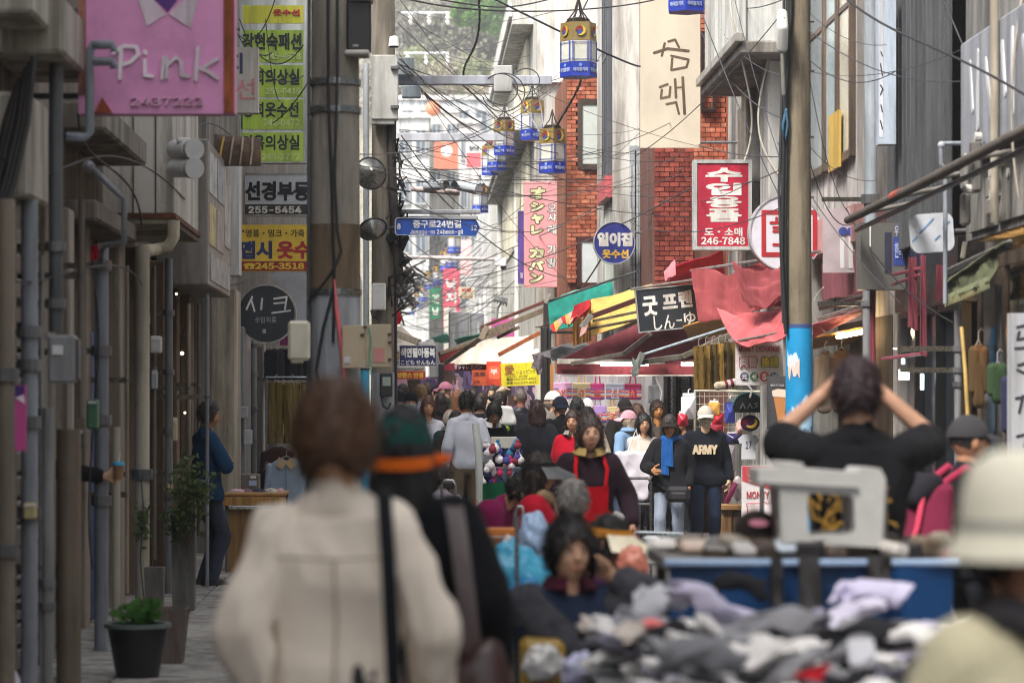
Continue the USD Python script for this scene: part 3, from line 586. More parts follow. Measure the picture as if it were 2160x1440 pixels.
    if hair and Y < 40 and hair[0] in ('puffy', 'short', 'bob', 'long', 'curly') and not cap:
        rs = np.random.default_rng(int(x)); fv, ff = np.asarray(hmesh.vertices), np.asarray(hmesh.faces); cen = fv[ff].mean(1); ar = np.linalg.norm(np.cross(fv[ff][:, 1] - fv[ff][:, 0], fv[ff][:, 2] - fv[ff][:, 0]), axis=1); nf = np.cross(fv[ff][:, 1] - fv[ff][:, 0], fv[ff][:, 2] - fv[ff][:, 0]) / np.maximum(ar, 1e-12)[:, None]; hb = B()
        crown = putHead(np.array([[.01, -.02, .13]]))[0]; NL = 2600 if Y < 13.5 else 700; fw_ = HR @ np.array([0, 1., 0]); vv, tt = [], []
        for i_ in rs.choice(len(ff), NL, p=ar / ar.sum()):
            if (cen[i_] - HC) @ fw_ > .055 and face: continue
            n_ = nf[i_]; t0 = cen[i_] - crown; t0 = unit(t0 - n_ * (t0 @ n_)); d0 = unit(t0 + .45 * rs.random() * n_ + .3 * rs.normal(0, 1, 3)); L0 = .022 + .03 * rs.random(); w_ = unit(np.cross(d0, n_)) * (.0016 if Y < 13.5 else .0028); a0 = cen[i_] - n_ * .003; b0 = a0 + d0 * L0 * .5 + n_ * .006; c0_ = a0 + d0 * L0 + n_ * .004 * rs.random() - np.array([0, 0, .004]); q0 = len(vv); vv += [a0 - w_, a0 + w_, b0 - w_ * .8, b0 + w_ * .8, c0_]; tt += [[q0, q0 + 1, q0 + 3], [q0, q0 + 3, q0 + 2], [q0 + 2, q0 + 3, q0 + 4]]
        tag(part(o, 'hair_strands', trimesh.Trimesh(vv, tt, process=False), M(hair[1], 'hair')), kind='stuff')
    if cap:
        col, dirn, band = (tuple(cap) + (0, None))[:3] if not isinstance(cap, str) else (cap, 0, None)
        col = cap[0] if not isinstance(cap, str) else cap; dirn = cap[1] if not isinstance(cap, str) and len(cap) > 1 else 0; band = cap[2] if not isinstance(cap, str) and len(cap) > 2 else None
        dm = trimesh.creation.icosphere(4); v = np.asarray(dm.vertices) * [.094, .114, .13] + [0, -.006, .010]
        dmm = trimmed(man(trimesh.Trimesh(v, dm.faces, process=False)), (0, 0, 1), (0, 0, .026)); q = tri(dmm); q.vertices = putHead(np.asarray(q.vertices)); part(o, 'cap', q, M(col, 'cloth'), smooth=40)
        an_ = np.linspace(-1.15, 1.15, 13); Rz = rotm(math.radians(dirn))
        g = np.array([[[.093 * math.sin(a) * (1 + .0 * u), .108 * math.cos(a) + u * .085 * max(0, math.cos(a)) ** .7, .034 - .030 * u * u - .02 * abs(math.sin(a)) ** 2 * u] for a in an_] for u in np.linspace(0, 1, 5)])
        if band != 'beanie':
            part(o, 'cap_brim', B().sheet((g.reshape(-1, 3) @ Rz.T * hs @ HR.T + HC).reshape(g.shape), .006), M(col if not band else band, 'cloth'), smooth=50)
    if visor:
        an2 = np.linspace(-math.pi, math.pi, 33)
        g = np.array([[[.089 * math.sin(a), .109 * math.cos(a) - .004, z] for a in an2] for z in (.03, .07)]); part(o, 'visor_band', B().sheet(putHead(g.reshape(-1, 3)).reshape(g.shape), .007), M(visor[1], 'cloth'), smooth=50)
        an_ = np.linspace(-1.35, 1.35, 15)
        g = np.array([[[.092 * math.sin(a) * (1 + .45 * u), .112 * math.cos(a) + u * .125 * max(0, math.cos(a)) ** .6, .045 - .055 * u - .02 * abs(math.sin(a)) * u] for a in an_] for u in np.linspace(0, 1, 6)]); part(o, 'visor_brim', B().sheet(putHead(g.reshape(-1, 3)).reshape(g.shape), .005), M(visor[0], 'plastic'), smooth=50)
    # --- clothes
    p_ = puff; up = R @ np.array([0, 0, 1.]); cl = [(c, r + p_ * k) for c, r in tb]
    ts = hull(*cl[:4]) + hull(*cl[2:]) + hull((shl, (.046 + p_) * k), (shr, (.046 + p_) * k), cl[0], cl[1]) + hull((shl, .042 * k), (T((-.04, -.012, .485)), (.05 + p_ * .3) * k), (T((.04, -.012, .485)), (.05 + p_ * .3) * k), (shr, .042 * k)) + hull((T((0, -.008, .50)), (.062 + p_ * .3) * k), (T((0, .0, .53)), .060 * k))
    if hem: ts = ts + hull(cl[4], cl[5], *[(T((s * .10 * F, 0, -hem)), (.098 * F + p_ + .01) * k) for s in (-1, 1)])
    ts = trimmed(ts, up, T((0, 0, -.06 - hem)))
    arms = []
    for s_, e_, w_ in ((shl, el, wl), (shr, er, wr)):
        if sleeve >= 1: arms.append(trimmed(hull((s_, (.055 + p_) * k), (e_, (.048 + p_ * .9) * k)) + hull((e_, (.048 + p_ * .9) * k), (w_ + unit(w_ - e_) * .04 * k, (.034 + p_ * .75) * k)), e_ - w_, w_ - unit(w_ - e_) * .005))
        else: q = s_ + (e_ - s_) * (sleeve * 2 if sleeve < .5 else 1.0); arms.append(trimmed(hull((s_, (.058 + p_) * k), (q + unit(e_ - s_) * .05, (.055 + p_) * k)), s_ - q, q))
    c0 = M(*coat)
    def hollow(mf): return mf - hull((HC + HR @ np.array([0, 0, -.02]), .070 * k), (T((0, .03, .535)), .060 * k), n=12)
    if inner:       # a sleeveless vest over the sleeves
        part(o, 'vest', smoothed(hollow(ts), .03, 7, fold, int(x), drape), c0, smooth=60)
        for a_ in arms: part(o, 'sleeve', smoothed(a_, .028, 7, fold, int(x) + 3), M(*inner), smooth=60)
    else:
        tp = hollow(ts)
        for a_ in arms: tp = tp + a_
        part(o, 'jacket' if p_ > .02 else 'shirt', smoothed(tp, .022 if Y < 12 else .032, 7, fold, int(x), drape), c0, smooth=60)
    if collar:
        an2 = np.linspace(.35, 2 * math.pi - .35, 22) + math.pi / 2; ctr = T((0, -.004, .50))
        g = np.array([[ctr + R @ (k * np.array([(.066 + q) * math.cos(a), (.070 + q) * math.sin(a), dz])) for a in an2] for q, dz in ((.012, -.005), (.008, .055), (.022, .060), (.052, .012))]); part(o, 'collar', B().sheet(g, .006), M(*collar), smooth=60)
    if scarf:
        an2 = np.linspace(0, 2 * math.pi, 25); ctr = T((0, .012, .50))
        sc = B().tube([ctr + R @ (k * np.array([.078 * math.cos(a), .078 * math.sin(a) - .01, .022 * math.sin(3 * a)])) for a in an2], .036 * k, 9)
        for q in range(2 if len(scarf) > 2 else 1): sc.sheet(grid4(ctr + R @ (k * np.array([-.045 + .05 * q, .10, 0])), ctr + R @ (k * np.array([.035 + .05 * q, .105, 0])), ctr + R @ (k * np.array([.05 + .04 * q, .155, -.30 - .1 * q])), ctr + R @ (k * np.array([-.05 + .05 * q, .15, -.32 - .1 * q])), 6, 10, 0, .02, 3, 4, (0, 1, 0)), .014)
        part(o, 'scarf', sc, M(scarf[0], scarf[1]), smooth=60)
    if apron:
        ctr = lambda a, zz, r: T((r[0] * math.sin(a), r[1] * math.cos(a) + .0, zz))
        rr = (.19 * F + p_, .128 * F + p_ + .012); zs = np.linspace(-.34, .30, 12)
        g = np.array([[ctr(a * (1.0 if zz < .12 else .55), zz, rr) for a in np.linspace(-1.1, 1.1, 15)] for zz in zs]); g = g + (RS @ np.array([0, 1., 0])) * .012
        ap = B().sheet(g, .005)
        for s in (-1, 1): ap.tube([T((s * .10, .135 + p_, .30)), T((s * .115, .11 + p_, .42)), T((s * .09, .0, .52)), T((s * .07, -.09, .44))], .013, 6)
        part(o, 'apron', ap, M(apron, 'cloth'), smooth=60)
    tr = hull(*[(T((s * .08, 0, .045)), (.092 * F + .004) * k) for s in (-1, 1)], *[(hh, (.090 * F + .004) * k) for hh in hips])
    for hh, q, a_ in zip(hips, kn, an): tr = tr + trimmed(hull((hh, (.088 * F + .004) * k), (q, .068 * k)) + hull((q, .072 * k), (a_ - np.array([0, 0, .03]), .058 * k)), (0, 0, 1), a_ - np.array([0, 0, .025 * k]))
    part(o, 'trousers', smoothed(trimmed(tr, -up, T((0, 0, .10))), .035, 6, fold, int(x) + 9), M(*trousers), smooth=60)
    for a_ in an:
        f1 = RS @ np.array([0, .15 * k, 0]); b1 = RS @ np.array([0, -.045 * k, 0]); z_ = a_.copy(); z_[2] = max(.04, a_[2] - .05)
        s_ = hull((a_, .05 * k), (z_ + b1, .045 * k), (z_ + f1, .042 * k), (z_ + f1 * .55, .052 * k), n=12); s_ = trimmed(s_, (0, 0, 1), (0, 0, max(0.002, z_[2] - .045))); part(o, 'shoe', tri(s_), M(shoes, 'leather'), smooth=50)
    base = rotm(math.radians(rz)); wp = lambda v: base @ np.asarray(v, float) + org
    return dict(o=o, org=org, shl=wp(shl), shr=wp(shr), wl=wp(wl), wr=wp(wr), el=wp(el), er=wp(er), chest=lambda v: wp(T(v)), head=lambda v: wp(putHead(np.array([v]))[0]), k=k, base=base)
# ------------------------------------------------------------------ utility poles and what is fixed to them
CON = M('8a857b', 'concrete', None, .22)
def cyl_px(b, x, yt, yb, Y, wpx, n=20, wt=None):
    p, q = P(x, yt, Y), P(x, yb, Y); return b.tube([q, p], [wpx * S(Y) / 2, (wt or wpx) * S(Y) / 2], n)
def bx(b, x0, y0, x1, y1, Y, d=.1, ch=.008, out=True):
    p, q = P(x0, y1, Y), P(x1, y0, Y); return b.bb((p[0], Y, p[2]), (q[0], Y + d, q[2]), ch)
Y1 = 20.5; s1 = S(Y1); p1 = P(707, 0, Y1)
pole1 = thing('utility_pole', 'thick weathered concrete utility pole painted pale blue grey below, with a cardboard panel tied on', 'utility pole', loc=(p1[0], Y1, 0))
part(pole1, 'shaft', B().tube([(0, 0, 2.45), (0, 0, 9.5)], [.180, .150], 28), CON, smooth=40)
part(pole1, 'painted_base', B().tube([(0, 0, 0), (0, 0, 2.45)], [.186, .182], 28), M('a2a8ae', 'paint', .6), smooth=40)
part(pole1, 'stain_band', B().lathe([(.1815, 2.47), (.1812, 2.62), (.181, 2.95)], n=28), M('6f614f', 'concrete'), smooth=True)
for z in (3.95, 3.75, 2.44): part(pole1, 'steel_band', B().lathe([(.178 if z > 3 else .185, z), (.187 if z > 3 else .192, z), (.187 if z > 3 else .192, z + .045), (.178, z + .045)], n=28), M('7e8484', 'steel'))
for (pts, r, c) in (([(-.05, -.185, 4.9), (-.045, -.18, 3.9), (-.02, -.185, 3.2), (.0, -.19, 2.5), (-.01, -.2, 2.1)], .011, '1c1c1e'), ([(.02, -.18, 4.9), (.02, -.185, 4.0), (.0, -.19, 3.3), (.02, -.19, 2.9), (.05, -.19, 2.75), (-.02, -.19, 2.6), (-.19, -.12, 2.38)], .010, '222224'), ([(.0, -.195, 2.5), (-.08, -.2, 2.2), (-.13, -.2, 1.9), (-.1, -.2, 1.75), (.0, -.2, 1.62), (.14, -.18, 1.6)], .012, '1d1f22'), ([(-.185, -.03, 5.0), (-.19, -.03, 3.0), (-.2, -.03, 0.2)], .014, '4d4f52')):
    part(pole1, 'cable', B().tube(np.array(pts), r, 7), M(c, 'cable'), smooth=True)
part(pole1, 'pink_strap', B().tube([(0, -.2, 2.55), (.02, -.205, 2.3), (.06, -.2, 2.0), (.07, -.2, 1.78), (.05, -.2, 1.7), (.1, -.21, 1.62), (.16, -.2, 1.48)], [.006, .016, .017, .016, .014, .02, .01], 6), M('d4676c', 'plastic'))
part(pole1, 'knot', B().ball((.06, -.21, 1.72), (.035, .03, .04), 2), M('c2393f', 'plastic'))
sp = thing('loudspeaker', 'tall black loudspeaker high on the thick concrete pole', 'speaker'); b = B(); bx(b, 731, -4, 783, 108, 20.3, .2, .015); part(sp, 'cabinet', b, M('201e1d', 'plastic'))
b = B(); bx(b, 727, 105, 779, 115, 20.25, .26, .01); bx(b, 736, -14, 787, 0, 20.25, .26, .01); part(sp, 'end_cap', b, M('b0aca6', 'plastic')); b = B(); bx(b, 744, 94, 756, 99, 20.293, .01, .002); part(sp, 'badge', b, M('9a9a9a', 'metal'))
cb = thing('cardboard_sheet', 'flattened tan cardboard panel with a pink label tied round the thick pole', 'cardboard'); b = B(); bx(b, 722, 686, 769, 776, 20.25, .05, .004); part(cb, 'left_board', b, M('b9a98e', 'paper')); b = B(); bx(b, 770, 684, 825, 774, 20.26, .04, .004); part(cb, 'right_board', b, M('b3a58b', 'paper'))
b = B(); bx(b, 788, 733, 811, 764, 20.255, .008, .001); part(cb, 'pink_label', b, M('c98a84', 'paper')); b = B(); bx(b, 726, 752, 738, 766, 20.243, .008, .001); part(cb, 'tape', b, M('c7c5cc', 'plastic')); b = B()
for (x, y) in ((770, 690), (764, 706), (822, 705), (822, 722), (822, 758)): bx(b, x - 4, y - 3, x + 4, y + 3, 20.24, .01, .002)
part(cb, 'torn_hole', b, M('4a3a2c', 'paper')); part(cb, 'green_string', B().tube([P(777, 690, 20.22), P(783, 715, 20.22), P(779, 745, 20.22), P(783, 790, 20.22)], .006, 6), M('4f9a7c', 'plastic'))
mb = thing('junction_box', 'cream plastic junction box on the left edge of the thick pole', 'junction box'); b = B(); bx(b, 607, 676, 654, 760, 20.2, .12, .02); part(mb, 'box', b, M('cfcab6', 'plastic')); b = B(); bx(b, 613, 756, 640, 766, 20.22, .08, .01); part(mb, 'socket', b, M('b9b39f', 'plastic'))
Y2 = 30.4; p2 = P(809, 0, Y2)
pole2 = thing('utility_pole', 'second slimmer concrete utility pole behind the thick one, carrying the blue street name plate', 'utility pole', loc=(p2[0], Y2, 0))
part(pole2, 'shaft', B().tube([(0, 0, 2.0), (0, 0, 9.5)], [.130, .112], 24), M('8a8377', 'concrete', None, .15), smooth=40); part(pole2, 'painted_base', B().tube([(0, 0, 0), (0, 0, 2.0)], [.136, .133], 24), M('a4aab0', 'paint', .6), smooth=40)
part(pole2, 'black_conduit', B().tube([(.118, -.05, 5.0), (.128, -.05, 3.0), (.14, -.06, 0.2)], .016, 8), M('333539', 'plastic'))
part(pole2, 'grey_conduit', B().tube([(-.185, -.02, 5.3), (-.185, -.02, 0)], .032, 12), M('b9bdc0', 'plastic'), smooth=True)
b = B(); r_ = np.random.default_rng(3)
for i in range(30):
    z = 2.62 + 1.9 * (r_.random() ** .8); a = r_.normal(0, 1, 3) * [.05, .04, .1]; c0 = np.array([.10 + .09 * math.exp(-abs(z - 3.35) * 1.2) + a[0] * .6, -.12 + a[1], z])
    b.tube([c0, c0 + r_.normal(0, .05, 3), c0 + r_.normal(0, .07, 3) + [0, 0, -.1], c0 + r_.normal(0, .08, 3) + [0, 0, -.16]], .008 + .006 * r_.random(), 5)
part(pole2, 'cable_tangle', b, M('2b2826', 'cable')); tag(pole2.GetChild('cable_tangle'), kind='stuff')
b = B()
for i in range(9): c0 = np.array([.17 + r_.normal(0, .05), -.14 + r_.normal(0, .03), 3.35 + r_.normal(0, .13)]); b.box(c0, (.09, .06, .12), rotm(r_.random(), r_.random(), r_.random()), .015)
part(pole2, 'splice_box', b, M('23262a', 'plastic'))
part(pole2, 'cable_bundle', B().tube([(.09, -.12, 4.72), (.08, -.13, 4.4), (.1, -.14, 3.9), (.14, -.14, 3.4), (.16, -.13, 2.95)], [.05, .045, .05, .06, .03], 9), M('35312e', 'cable'))
eb = thing('electric_box', 'long white steel electric box on the second pole', 'electric box'); b = B(); bx(b, 784, 116, 840, 252, 30.1, .16, .01); part(eb, 'cabinet', b, M('c3c2bc', 'paint')); b = B(); bx(b, 784, 244, 832, 262, 30.12, .14, .006); part(eb, 'hopper', b, M('b7b6b0', 'paint')); b = B(); bx(b, 824, 139, 842, 146, 30.06, .05, .004); bx(b, 824, 222, 842, 229, 30.06, .05, .004); part(eb, 'latch', b, M('7f807e', 'steel'))
cm = thing('security_camera', 'small white bell shaped camera on the second pole', 'camera'); q = P(831, 88, 30.1); part(cm, 'hood', B().lathe([(.012, .06), (.045, .05), (.055, -.02), (.062, -.05)], q, 16), M('d4d3ce', 'plastic'), smooth=True); part(cm, 'lens', B().lathe([(.001, -.045), (.05, -.045), (.045, -.065), (.001, -.07)], q, 14), M('2a2423', 'gloss'))
def disc_lamp(name, label, x, y, Y, r, tilt):
    t = thing(name, label, 'lamp'); Rx = rotm(.35, tilt); c = P(x, y, Y)
    part(t, 'bowl', B().lathe([(.02, .10), (.05, .085), (.11, .03), (r, -.02), (r + .006, -.03)], c, 28, Rx), M('8d8d88', 'steel'), smooth=True); part(t, 'rim', B().lathe([(r - .012, -.03), (r + .012, -.03), (r + .012, -.015), (r - .012, -.015)], c, 28, Rx), M('3b3c3c', 'metal'))
    f = B()
    for k in range(18): a = k / 18 * 2 * math.pi; f.tube([c + Rx @ np.array([.03 * math.cos(a), .03 * math.sin(a), .03]), c + Rx @ np.array([r * .93 * math.cos(a), r * .93 * math.sin(a), -.035])], .004, 5)
    part(t, 'rib', f, M('cfd2d2', 'gloss')); part(t, 'hub', B().ball(c + Rx @ np.array([0, 0, .0]), .032, 2), M('c9cac8', 'plastic')); part(t, 'stem', B().cone(c + Rx @ np.array([0, 0, .08]), c + np.array([0, .12, .0]), .014), M('6a6b6a', 'metal'))
disc_lamp('street_lamp', 'round glass faced lamp dish on the second pole, upper of two', 783, 365, 29.9, .165, 1.45); disc_lamp('street_lamp', 'rusty bowl shaped lamp shade under the round glass faced one', 787, 486, 29.9, .145, 2.35)
mb = thing('junction_box', 'small white junction box hanging low on the second pole', 'junction box'); b = B(); bx(b, 784, 597, 814, 654, 30.1, .1, .012); part(mb, 'box', b, M('c9c9c6', 'plastic')); part(mb, 'lead', B().tube([P(797, 654, 30.15), P(795, 672, 30.12), P(786, 668, 30.1), P(783, 655, 30.15)], .012, 7), M('222222', 'cable'))
em = thing('electric_meter', 'black electric meter on the painted base of the second pole', 'meter'); b = B(); bx(b, 801, 786, 828, 836, 30.1, .1, .012); part(em, 'case', b, M('2c3230', 'plastic')); b = B(); bx(b, 807, 795, 824, 814, 30.09, .02, .003); part(em, 'display', b, M('9aa59c', 'gloss')); part(em, 'lead', B().tube([P(806, 836, 30.15), P(808, 856, 30.1), P(818, 862, 30.1), P(824, 850, 30.12)], .012, 7), M('222222', 'cable'))
gp = thing('painted_post', 'short sky blue painted post between the two concrete poles', 'post'); part(gp, 'post', cyl_px(B(), 767, 780, 1220, 26.5, 25), M('3f9cc0', 'paint'), smooth=40); part(gp, 'cap', cyl_px(B(), 767, 776, 780, 26.5, 27), M('5a5f63', 'steel'))
# right pole with the blue band
Y3 = 26.0; p3 = P(1686, 0, Y3)
pole3 = thing('utility_pole', 'brown concrete utility pole with a sky blue advertising proof wrap on the right', 'utility pole', loc=(p3[0], Y3, 0))
part(pole3, 'shaft', B().tube([(0, 0, 0), (0, 0, 9.2)], [.127, .078], 24), M('756b5a', 'concrete', None, .28), smooth=40)
zb = EYE + 163 * S(Y3); part(pole3, 'blue_wrap', B().lathe([(.129, .1), (.124, zb - .75), (.126, zb - .74), (.1205, zb), (.116, zb)], n=28), M('1c86b8', 'plastic'), smooth=40)
part(pole3, 'wrap_edge', B().lathe([(.122, zb), (.122, zb + .035), (.116, zb + .035)], n=28), M('3a4a78', 'plastic'))
r_ = np.random.default_rng(9)
for (dx, z0, z1, c) in ((-.03, 1.3, 1.62, 'a9c6d8'), (-.07, 1.92, 2.05, 'd9b3a8'), (-.08, 2.02, 2.12, 'b9cfe2'), (.06, 1.45, 1.72, '9fc4da'), (.05, 1.2, 1.42, 'b4d0e0')):
    aa = np.linspace(-.45, .45, 7) + dx * 8; g = np.array([[[.129 * math.sin(a), -.129 * math.cos(a), z + .03 * r_.normal()] for a in aa] for z in (z0, (z0 + z1) / 2, z1)]); part(pole3, 'paper_scrap', B().sheet(g, .003), M(c, 'paper'))
for (pts, r, c) in (([(-.09, -.07, 8.5), (-.1, -.07, 6.2), (-.12, -.07, 4.6), (-.14, -.06, 3.3), (-.13, -.05, 2.35)], .022, '191b1d'), ([(-.05, -.1, 8.5), (-.09, -.1, 5.2), (-.15, -.08, 4.2), (-.17, -.08, 3.0), (-.13, -.08, 2.3)], .018, '141618'), ([(-.12, -.03, 7), (-.15, -.03, 4.9), (-.19, -.04, 3.6), (-.15, -.04, 2.4)], .014, '2a2b2c'), ([(-.13, -.1, 4.35), (-.165, -.12, 4.2), (-.15, -.12, 4.05), (-.12, -.1, 4.2), (-.14, -.12, 4.33)], .014, '2f5a74')):
    part(pole3, 'cable', B().tube(np.array(pts), r, 8), M(c, 'cable'), smooth=True)
for z in (3.55, 4.1, 4.7, 5.15): part(pole3, 'step_bolt', B().cone((.07, -.03, z), (.13, -.03, z), .009), M('5a5348', 'steel'))
sl = thing('street_lamp', 'long white street lamp head beside the brown pole', 'street lamp'); q = P(1650, 60, 25.8); k = S(25.8); part(sl, 'housing', tri(m3.Manifold.batch_hull([sph(P(1650, 30, 25.8), 11 * k), sph(P(1650, 100, 25.8), 12 * k), sph(P(1651, 60, 25.7), 12 * k)])) if 'sph' in globals() else B().tube([P(1650, 18, 25.8), P(1650, 30, 25.8), P(1650, 100, 25.8), P(1650, 114, 25.8)], [.01, .05, .052, .03], 16), M('c4c3bd', 'plastic'), smooth=50)
part(sl, 'diffuser', B().ball(P(1653, 42, 25.72), (.018, .02, .03), 2), M('8f8f8c', 'gloss')); part(sl, 'arm', B().cone(P(1650, 112, 25.8), P(1653, 200, 25.85), .018), M('98948c', 'metal'))
# downpipes
def downpipe(name, label, x, yt, yb, Y, wpx, c, joints=(), cat='pipe', jc='77787a', boots=None):
    t = thing(name, label, cat); part(t, 'tube', cyl_px(B(), x, yt, yb, Y, wpx, 14), M(c, 'paint'), smooth=40)
    for y in joints: part(t, 'collar', cyl_px(B(), x, y - wpx * .35, y + wpx * .35, Y, wpx * 1.45, 14), M(jc, 'metal'))
    for y in joints[:2]: q = P(x, y, Y); part(t, 'bracket', B().bb((q[0] - .45, q[1] + .02, q[2] - .02), (q[0], q[1] + .06, q[2] + .02)), M('7a7468', 'steel'))
    if boots: part(t, 'boot', cyl_px(B(), x, boots[0], boots[1], Y, wpx * 1.25, 14), M('2c2926', 'plastic'))
    return t
downpipe('downpipe', 'olive and blue grey downpipe with a rusty joint, first from the left edge', 62, 420, 1478, 15.7, 36, '8d939a', (700, 770, 890, 1080))
downpipe('downpipe', 'slate grey conduit running up from the grey meter box', 118, -20, 700, 16.4, 30, '5f6266', (520, 640))
downpipe('downpipe', 'grey gas pipe with thick grey joints and a black boot at its foot', 214, 515, 1380, 18.8, 30, '80858d', (560, 740, 885, 1055), boots=(1380, 1425))
downpipe('downpipe', 'fat cream rain pipe beside the blue door', 300, 520, 1290, 22.3, 31, 'b5ae9c', (1000,))
downpipe('gas_pipe', 'thin grey gas pipe with regulator behind the leafy shrub', 356, 545, 1270, 24.4, 17, '84888c', (660, 785, 910, 1040))
downpipe('downpipe', 'pale post by the blue door, slimmer than the cream rain pipe', 245, 900, 1390, 19.6, 18, 'a59e90', (1000,))
downpipe('gas_pipe', 'grey gas pipe with many brackets by the denim jacket', 536, 718, 1010, 36.4, 11, '8d9194', (728, 788, 860, 930))
downpipe('gas_pipe', 'white gas pipe beside the clothes rack, further right', 557, 715, 1010, 37.2, 7, 'c7c2b7', (800,))
downpipe('downpipe', 'pale grey lower pipe beside the rusty jointed downpipe', 100, 860, 1470, 16.0, 24, '8a8b8d', (1230, 1278))
downpipe('downpipe', 'dark brown timber post standing against the left wall', 145, 905, 1478, 16.5, 52, '6a5f51')
t = thing('downpipe', 'white bent rain pipe elbow under the white bay', 'pipe'); part(t, 'elbow', B().tube([P(366, 465, 23), P(366, 500, 23), P(355, 520, 23), P(330, 526, 23), P(300, 530, 22.6)], .05, 12), M('bdb49c', 'paint'), smooth=True)
t = thing('pipe_elbow', 'blue grey vent pipe with two side outlets in front of the pink sign', 'pipe'); part(t, 'riser', B().tube([P(140, 288, 16.6), P(180, 290, 16.6), P(189, 280, 16.6), P(189, 110, 16.6), P(195, 95, 16.6), P(225, 93, 16.6)], .027, 12), M('8b929c', 'paint'), smooth=True)
for y in (95, 130): part(t, 'outlet', B().tube([P(195, y, 16.5), P(238, y, 16.5), P(240, y + 14, 16.5)], .026, 10), M('7c828b', 'paint'), smooth=True)
t = thing('pipe_elbow', 'grey stepped conduit bending round the beige ledge', 'pipe'); part(t, 'tube', B().tube([P(185, 345, 18.2), P(240, 400, 18.2), P(262, 420, 18.2), P(262, 510, 18.2), P(222, 518, 18.4), P(214, 530, 18.6), P(214, 560, 18.8)], .02, 10), M('8d9198', 'paint'), smooth=True)
part(t, 'tee', B().ball(P(187, 352, 18.2), .04, 2), M('a1a4a8', 'metal'))
mt = thing('meter_box', 'grey steel meter box on the left wall with a white sticker', 'meter'); b = B(); bx(b, 100, 706, 158, 808, 16.0, .16, .015); part(mt, 'case', b, M('8e8f91', 'paint')); b = B(); bx(b, 110, 728, 132, 748, 15.99, .02, .001); part(mt, 'sticker', b, M('d9d9d9', 'paper')); b = B(); bx(b, 158, 715, 166, 800, 16.03, .1, .005); part(mt, 'hinge', b, M('5f6062', 'metal')); b = B(); bx(b, 36, 700, 102, 715, 16.02, .08, .005); part(mt, 'bracket', b, M('7d7e7b', 'metal'))
vt = thing('extractor_vent', 'white twin hooded extractor vent on the side of the rust edged bay', 'vent')
for y in (305, 345): part(vt, 'hood', B().tube([P(368, y + 10, 22.9), P(400, y + 10, 22.7)], .075, 16), M('cfcfcd', 'plastic'), smooth=40); part(vt, 'flap', B().tube([P(404, y + 10, 22.65), P(411, y + 10, 22.6)], .085, 16), M('bdbebd', 'plastic'))
b = B(); bx(b, 372, 290, 402, 300, 22.7, .12, .01); part(vt, 'cap', b, M('d7d7d5', 'plastic'))
cbd = thing('cable_bundle', 'thick sagging bundle of black cables at the left edge', 'cables'); 
for k in range(7): part(cbd, 'cable', B().tube([P(72 - 7 * k, 120 + 12 * k, 15.3 + .02 * k), P(58 - 8 * k, 260, 15.2 + .03 * k), P(30 - 8 * k, 380, 15.1 + .02 * k), P(-10 - 8 * k, 500, 15.0)], .016 + .004 * (k % 3), 8), M(('1c1a18', '26221f', '2f2a26')[k % 3], 'cable'), smooth=True)
# right side pipes
downpipe('downpipe', 'pale blue grey rain pipe running down the window bay on the right', 1836, -20, 470, 26.6, 27, 'a3abb3', (420,))
downpipe('downpipe', 'grey steel pipe under the window bay, thinner lower length', 1828, 560, 985, 26.5, 17, '8b8d90', (640,))
downpipe('downpipe', 'grey gas pipe with fittings by the lit shop window', 2021, 600, 990, 22.4, 16, '7f8184', (735, 780, 810, 915))
downpipe('downpipe', 'cream vent pipe near the right edge among the wall meters', 2098, -20, 470, 20.6, 18, 'a59d8d', ())
t = thing('conduit', 'light blue grey conduit bending down in front of the ribbed wall', 'pipe'); part(t, 'tube', B().tube([P(2048, 302, 22.2), P(1992, 303, 22.2), P(1985, 310, 22.2), P(1985, 345, 22.2), P(1994, 352, 22.2), P(1994, 640, 22.2)], .018, 10), M('8e959f', 'paint'), smooth=True); part(t, 'elbow', B().ball(P(1986, 306, 22.2), .03, 2), M('9da3ab', 'plastic'))
t = thing('awning_roller', 'rolled grey awning on a long tube along the right shops', 'awning'); a, b_ = np.array([3.86, 25.5, EYE + .43 * 3.86]), np.array([3.95, 18.2, EYE + .455 * 3.95]); part(t, 'roller', B().tube([a, (a + b_) / 2 + [0, 0, -.01], b_], [.036, .04, .036], 14), M('6a635c', 'canvas'), smooth=True); part(t, 'tube', B().cone(a + [.08, 0, -.09], b_ + [.08, 0, -.09], .022), M('4d4a47', 'metal')); part(t, 'label', B().tube([a + (b_ - a) * .31 + [-.0, 0, 0], a + (b_ - a) * .36], .042, 14), M('a8503f', 'paint'))
for i in range(5): q = a + (b_ - a) * (.1 + .2 * i); part(t, 'arm', B().cone(q, q + np.array([.5, 0, .1]), .02), M('6f6a64', 'metal'))
wm = thing('wall_meters', 'row of grey stained gas meters and vents on the right wall', 'meter')
for i, (x, y, w, h_) in enumerate(((2040, 370, 16, 60), (2062, 350, 22, 110), (2092, 395, 14, 48), (2112, 382, 20, 70), (2040, 440, 18, 70), (2094, 435, 16, 40), (2130, 400, 14, 60))):
    m_ = B(); bx(m_, x - w / 2, y - h_ / 2, x + w / 2, y + h_ / 2, 21.3 - .06 * i, .14, .02); part(wm, 'meter_case', m_, M(('8f8c86', '7c7974', '9a9791')[i % 3], 'metal'))
    part(wm, 'stub', B().tube([P(x - 6, y - h_ / 2 - 6, 21.2 - .06 * i), P(x + 8, y - h_ / 2 - 6, 21.2 - .06 * i)], .035, 10), M('b1aea8', 'plastic'))
st = single('bamboo_pole', 'yellow bamboo pole leaning by the lit shop window', 'pole', B().tube([P(2028, 690, 21.6), P(2036, 780, 21.5), P(2046, 960, 21.4)], .016, 8), M('a98d4e', 'wood'), smooth=True)
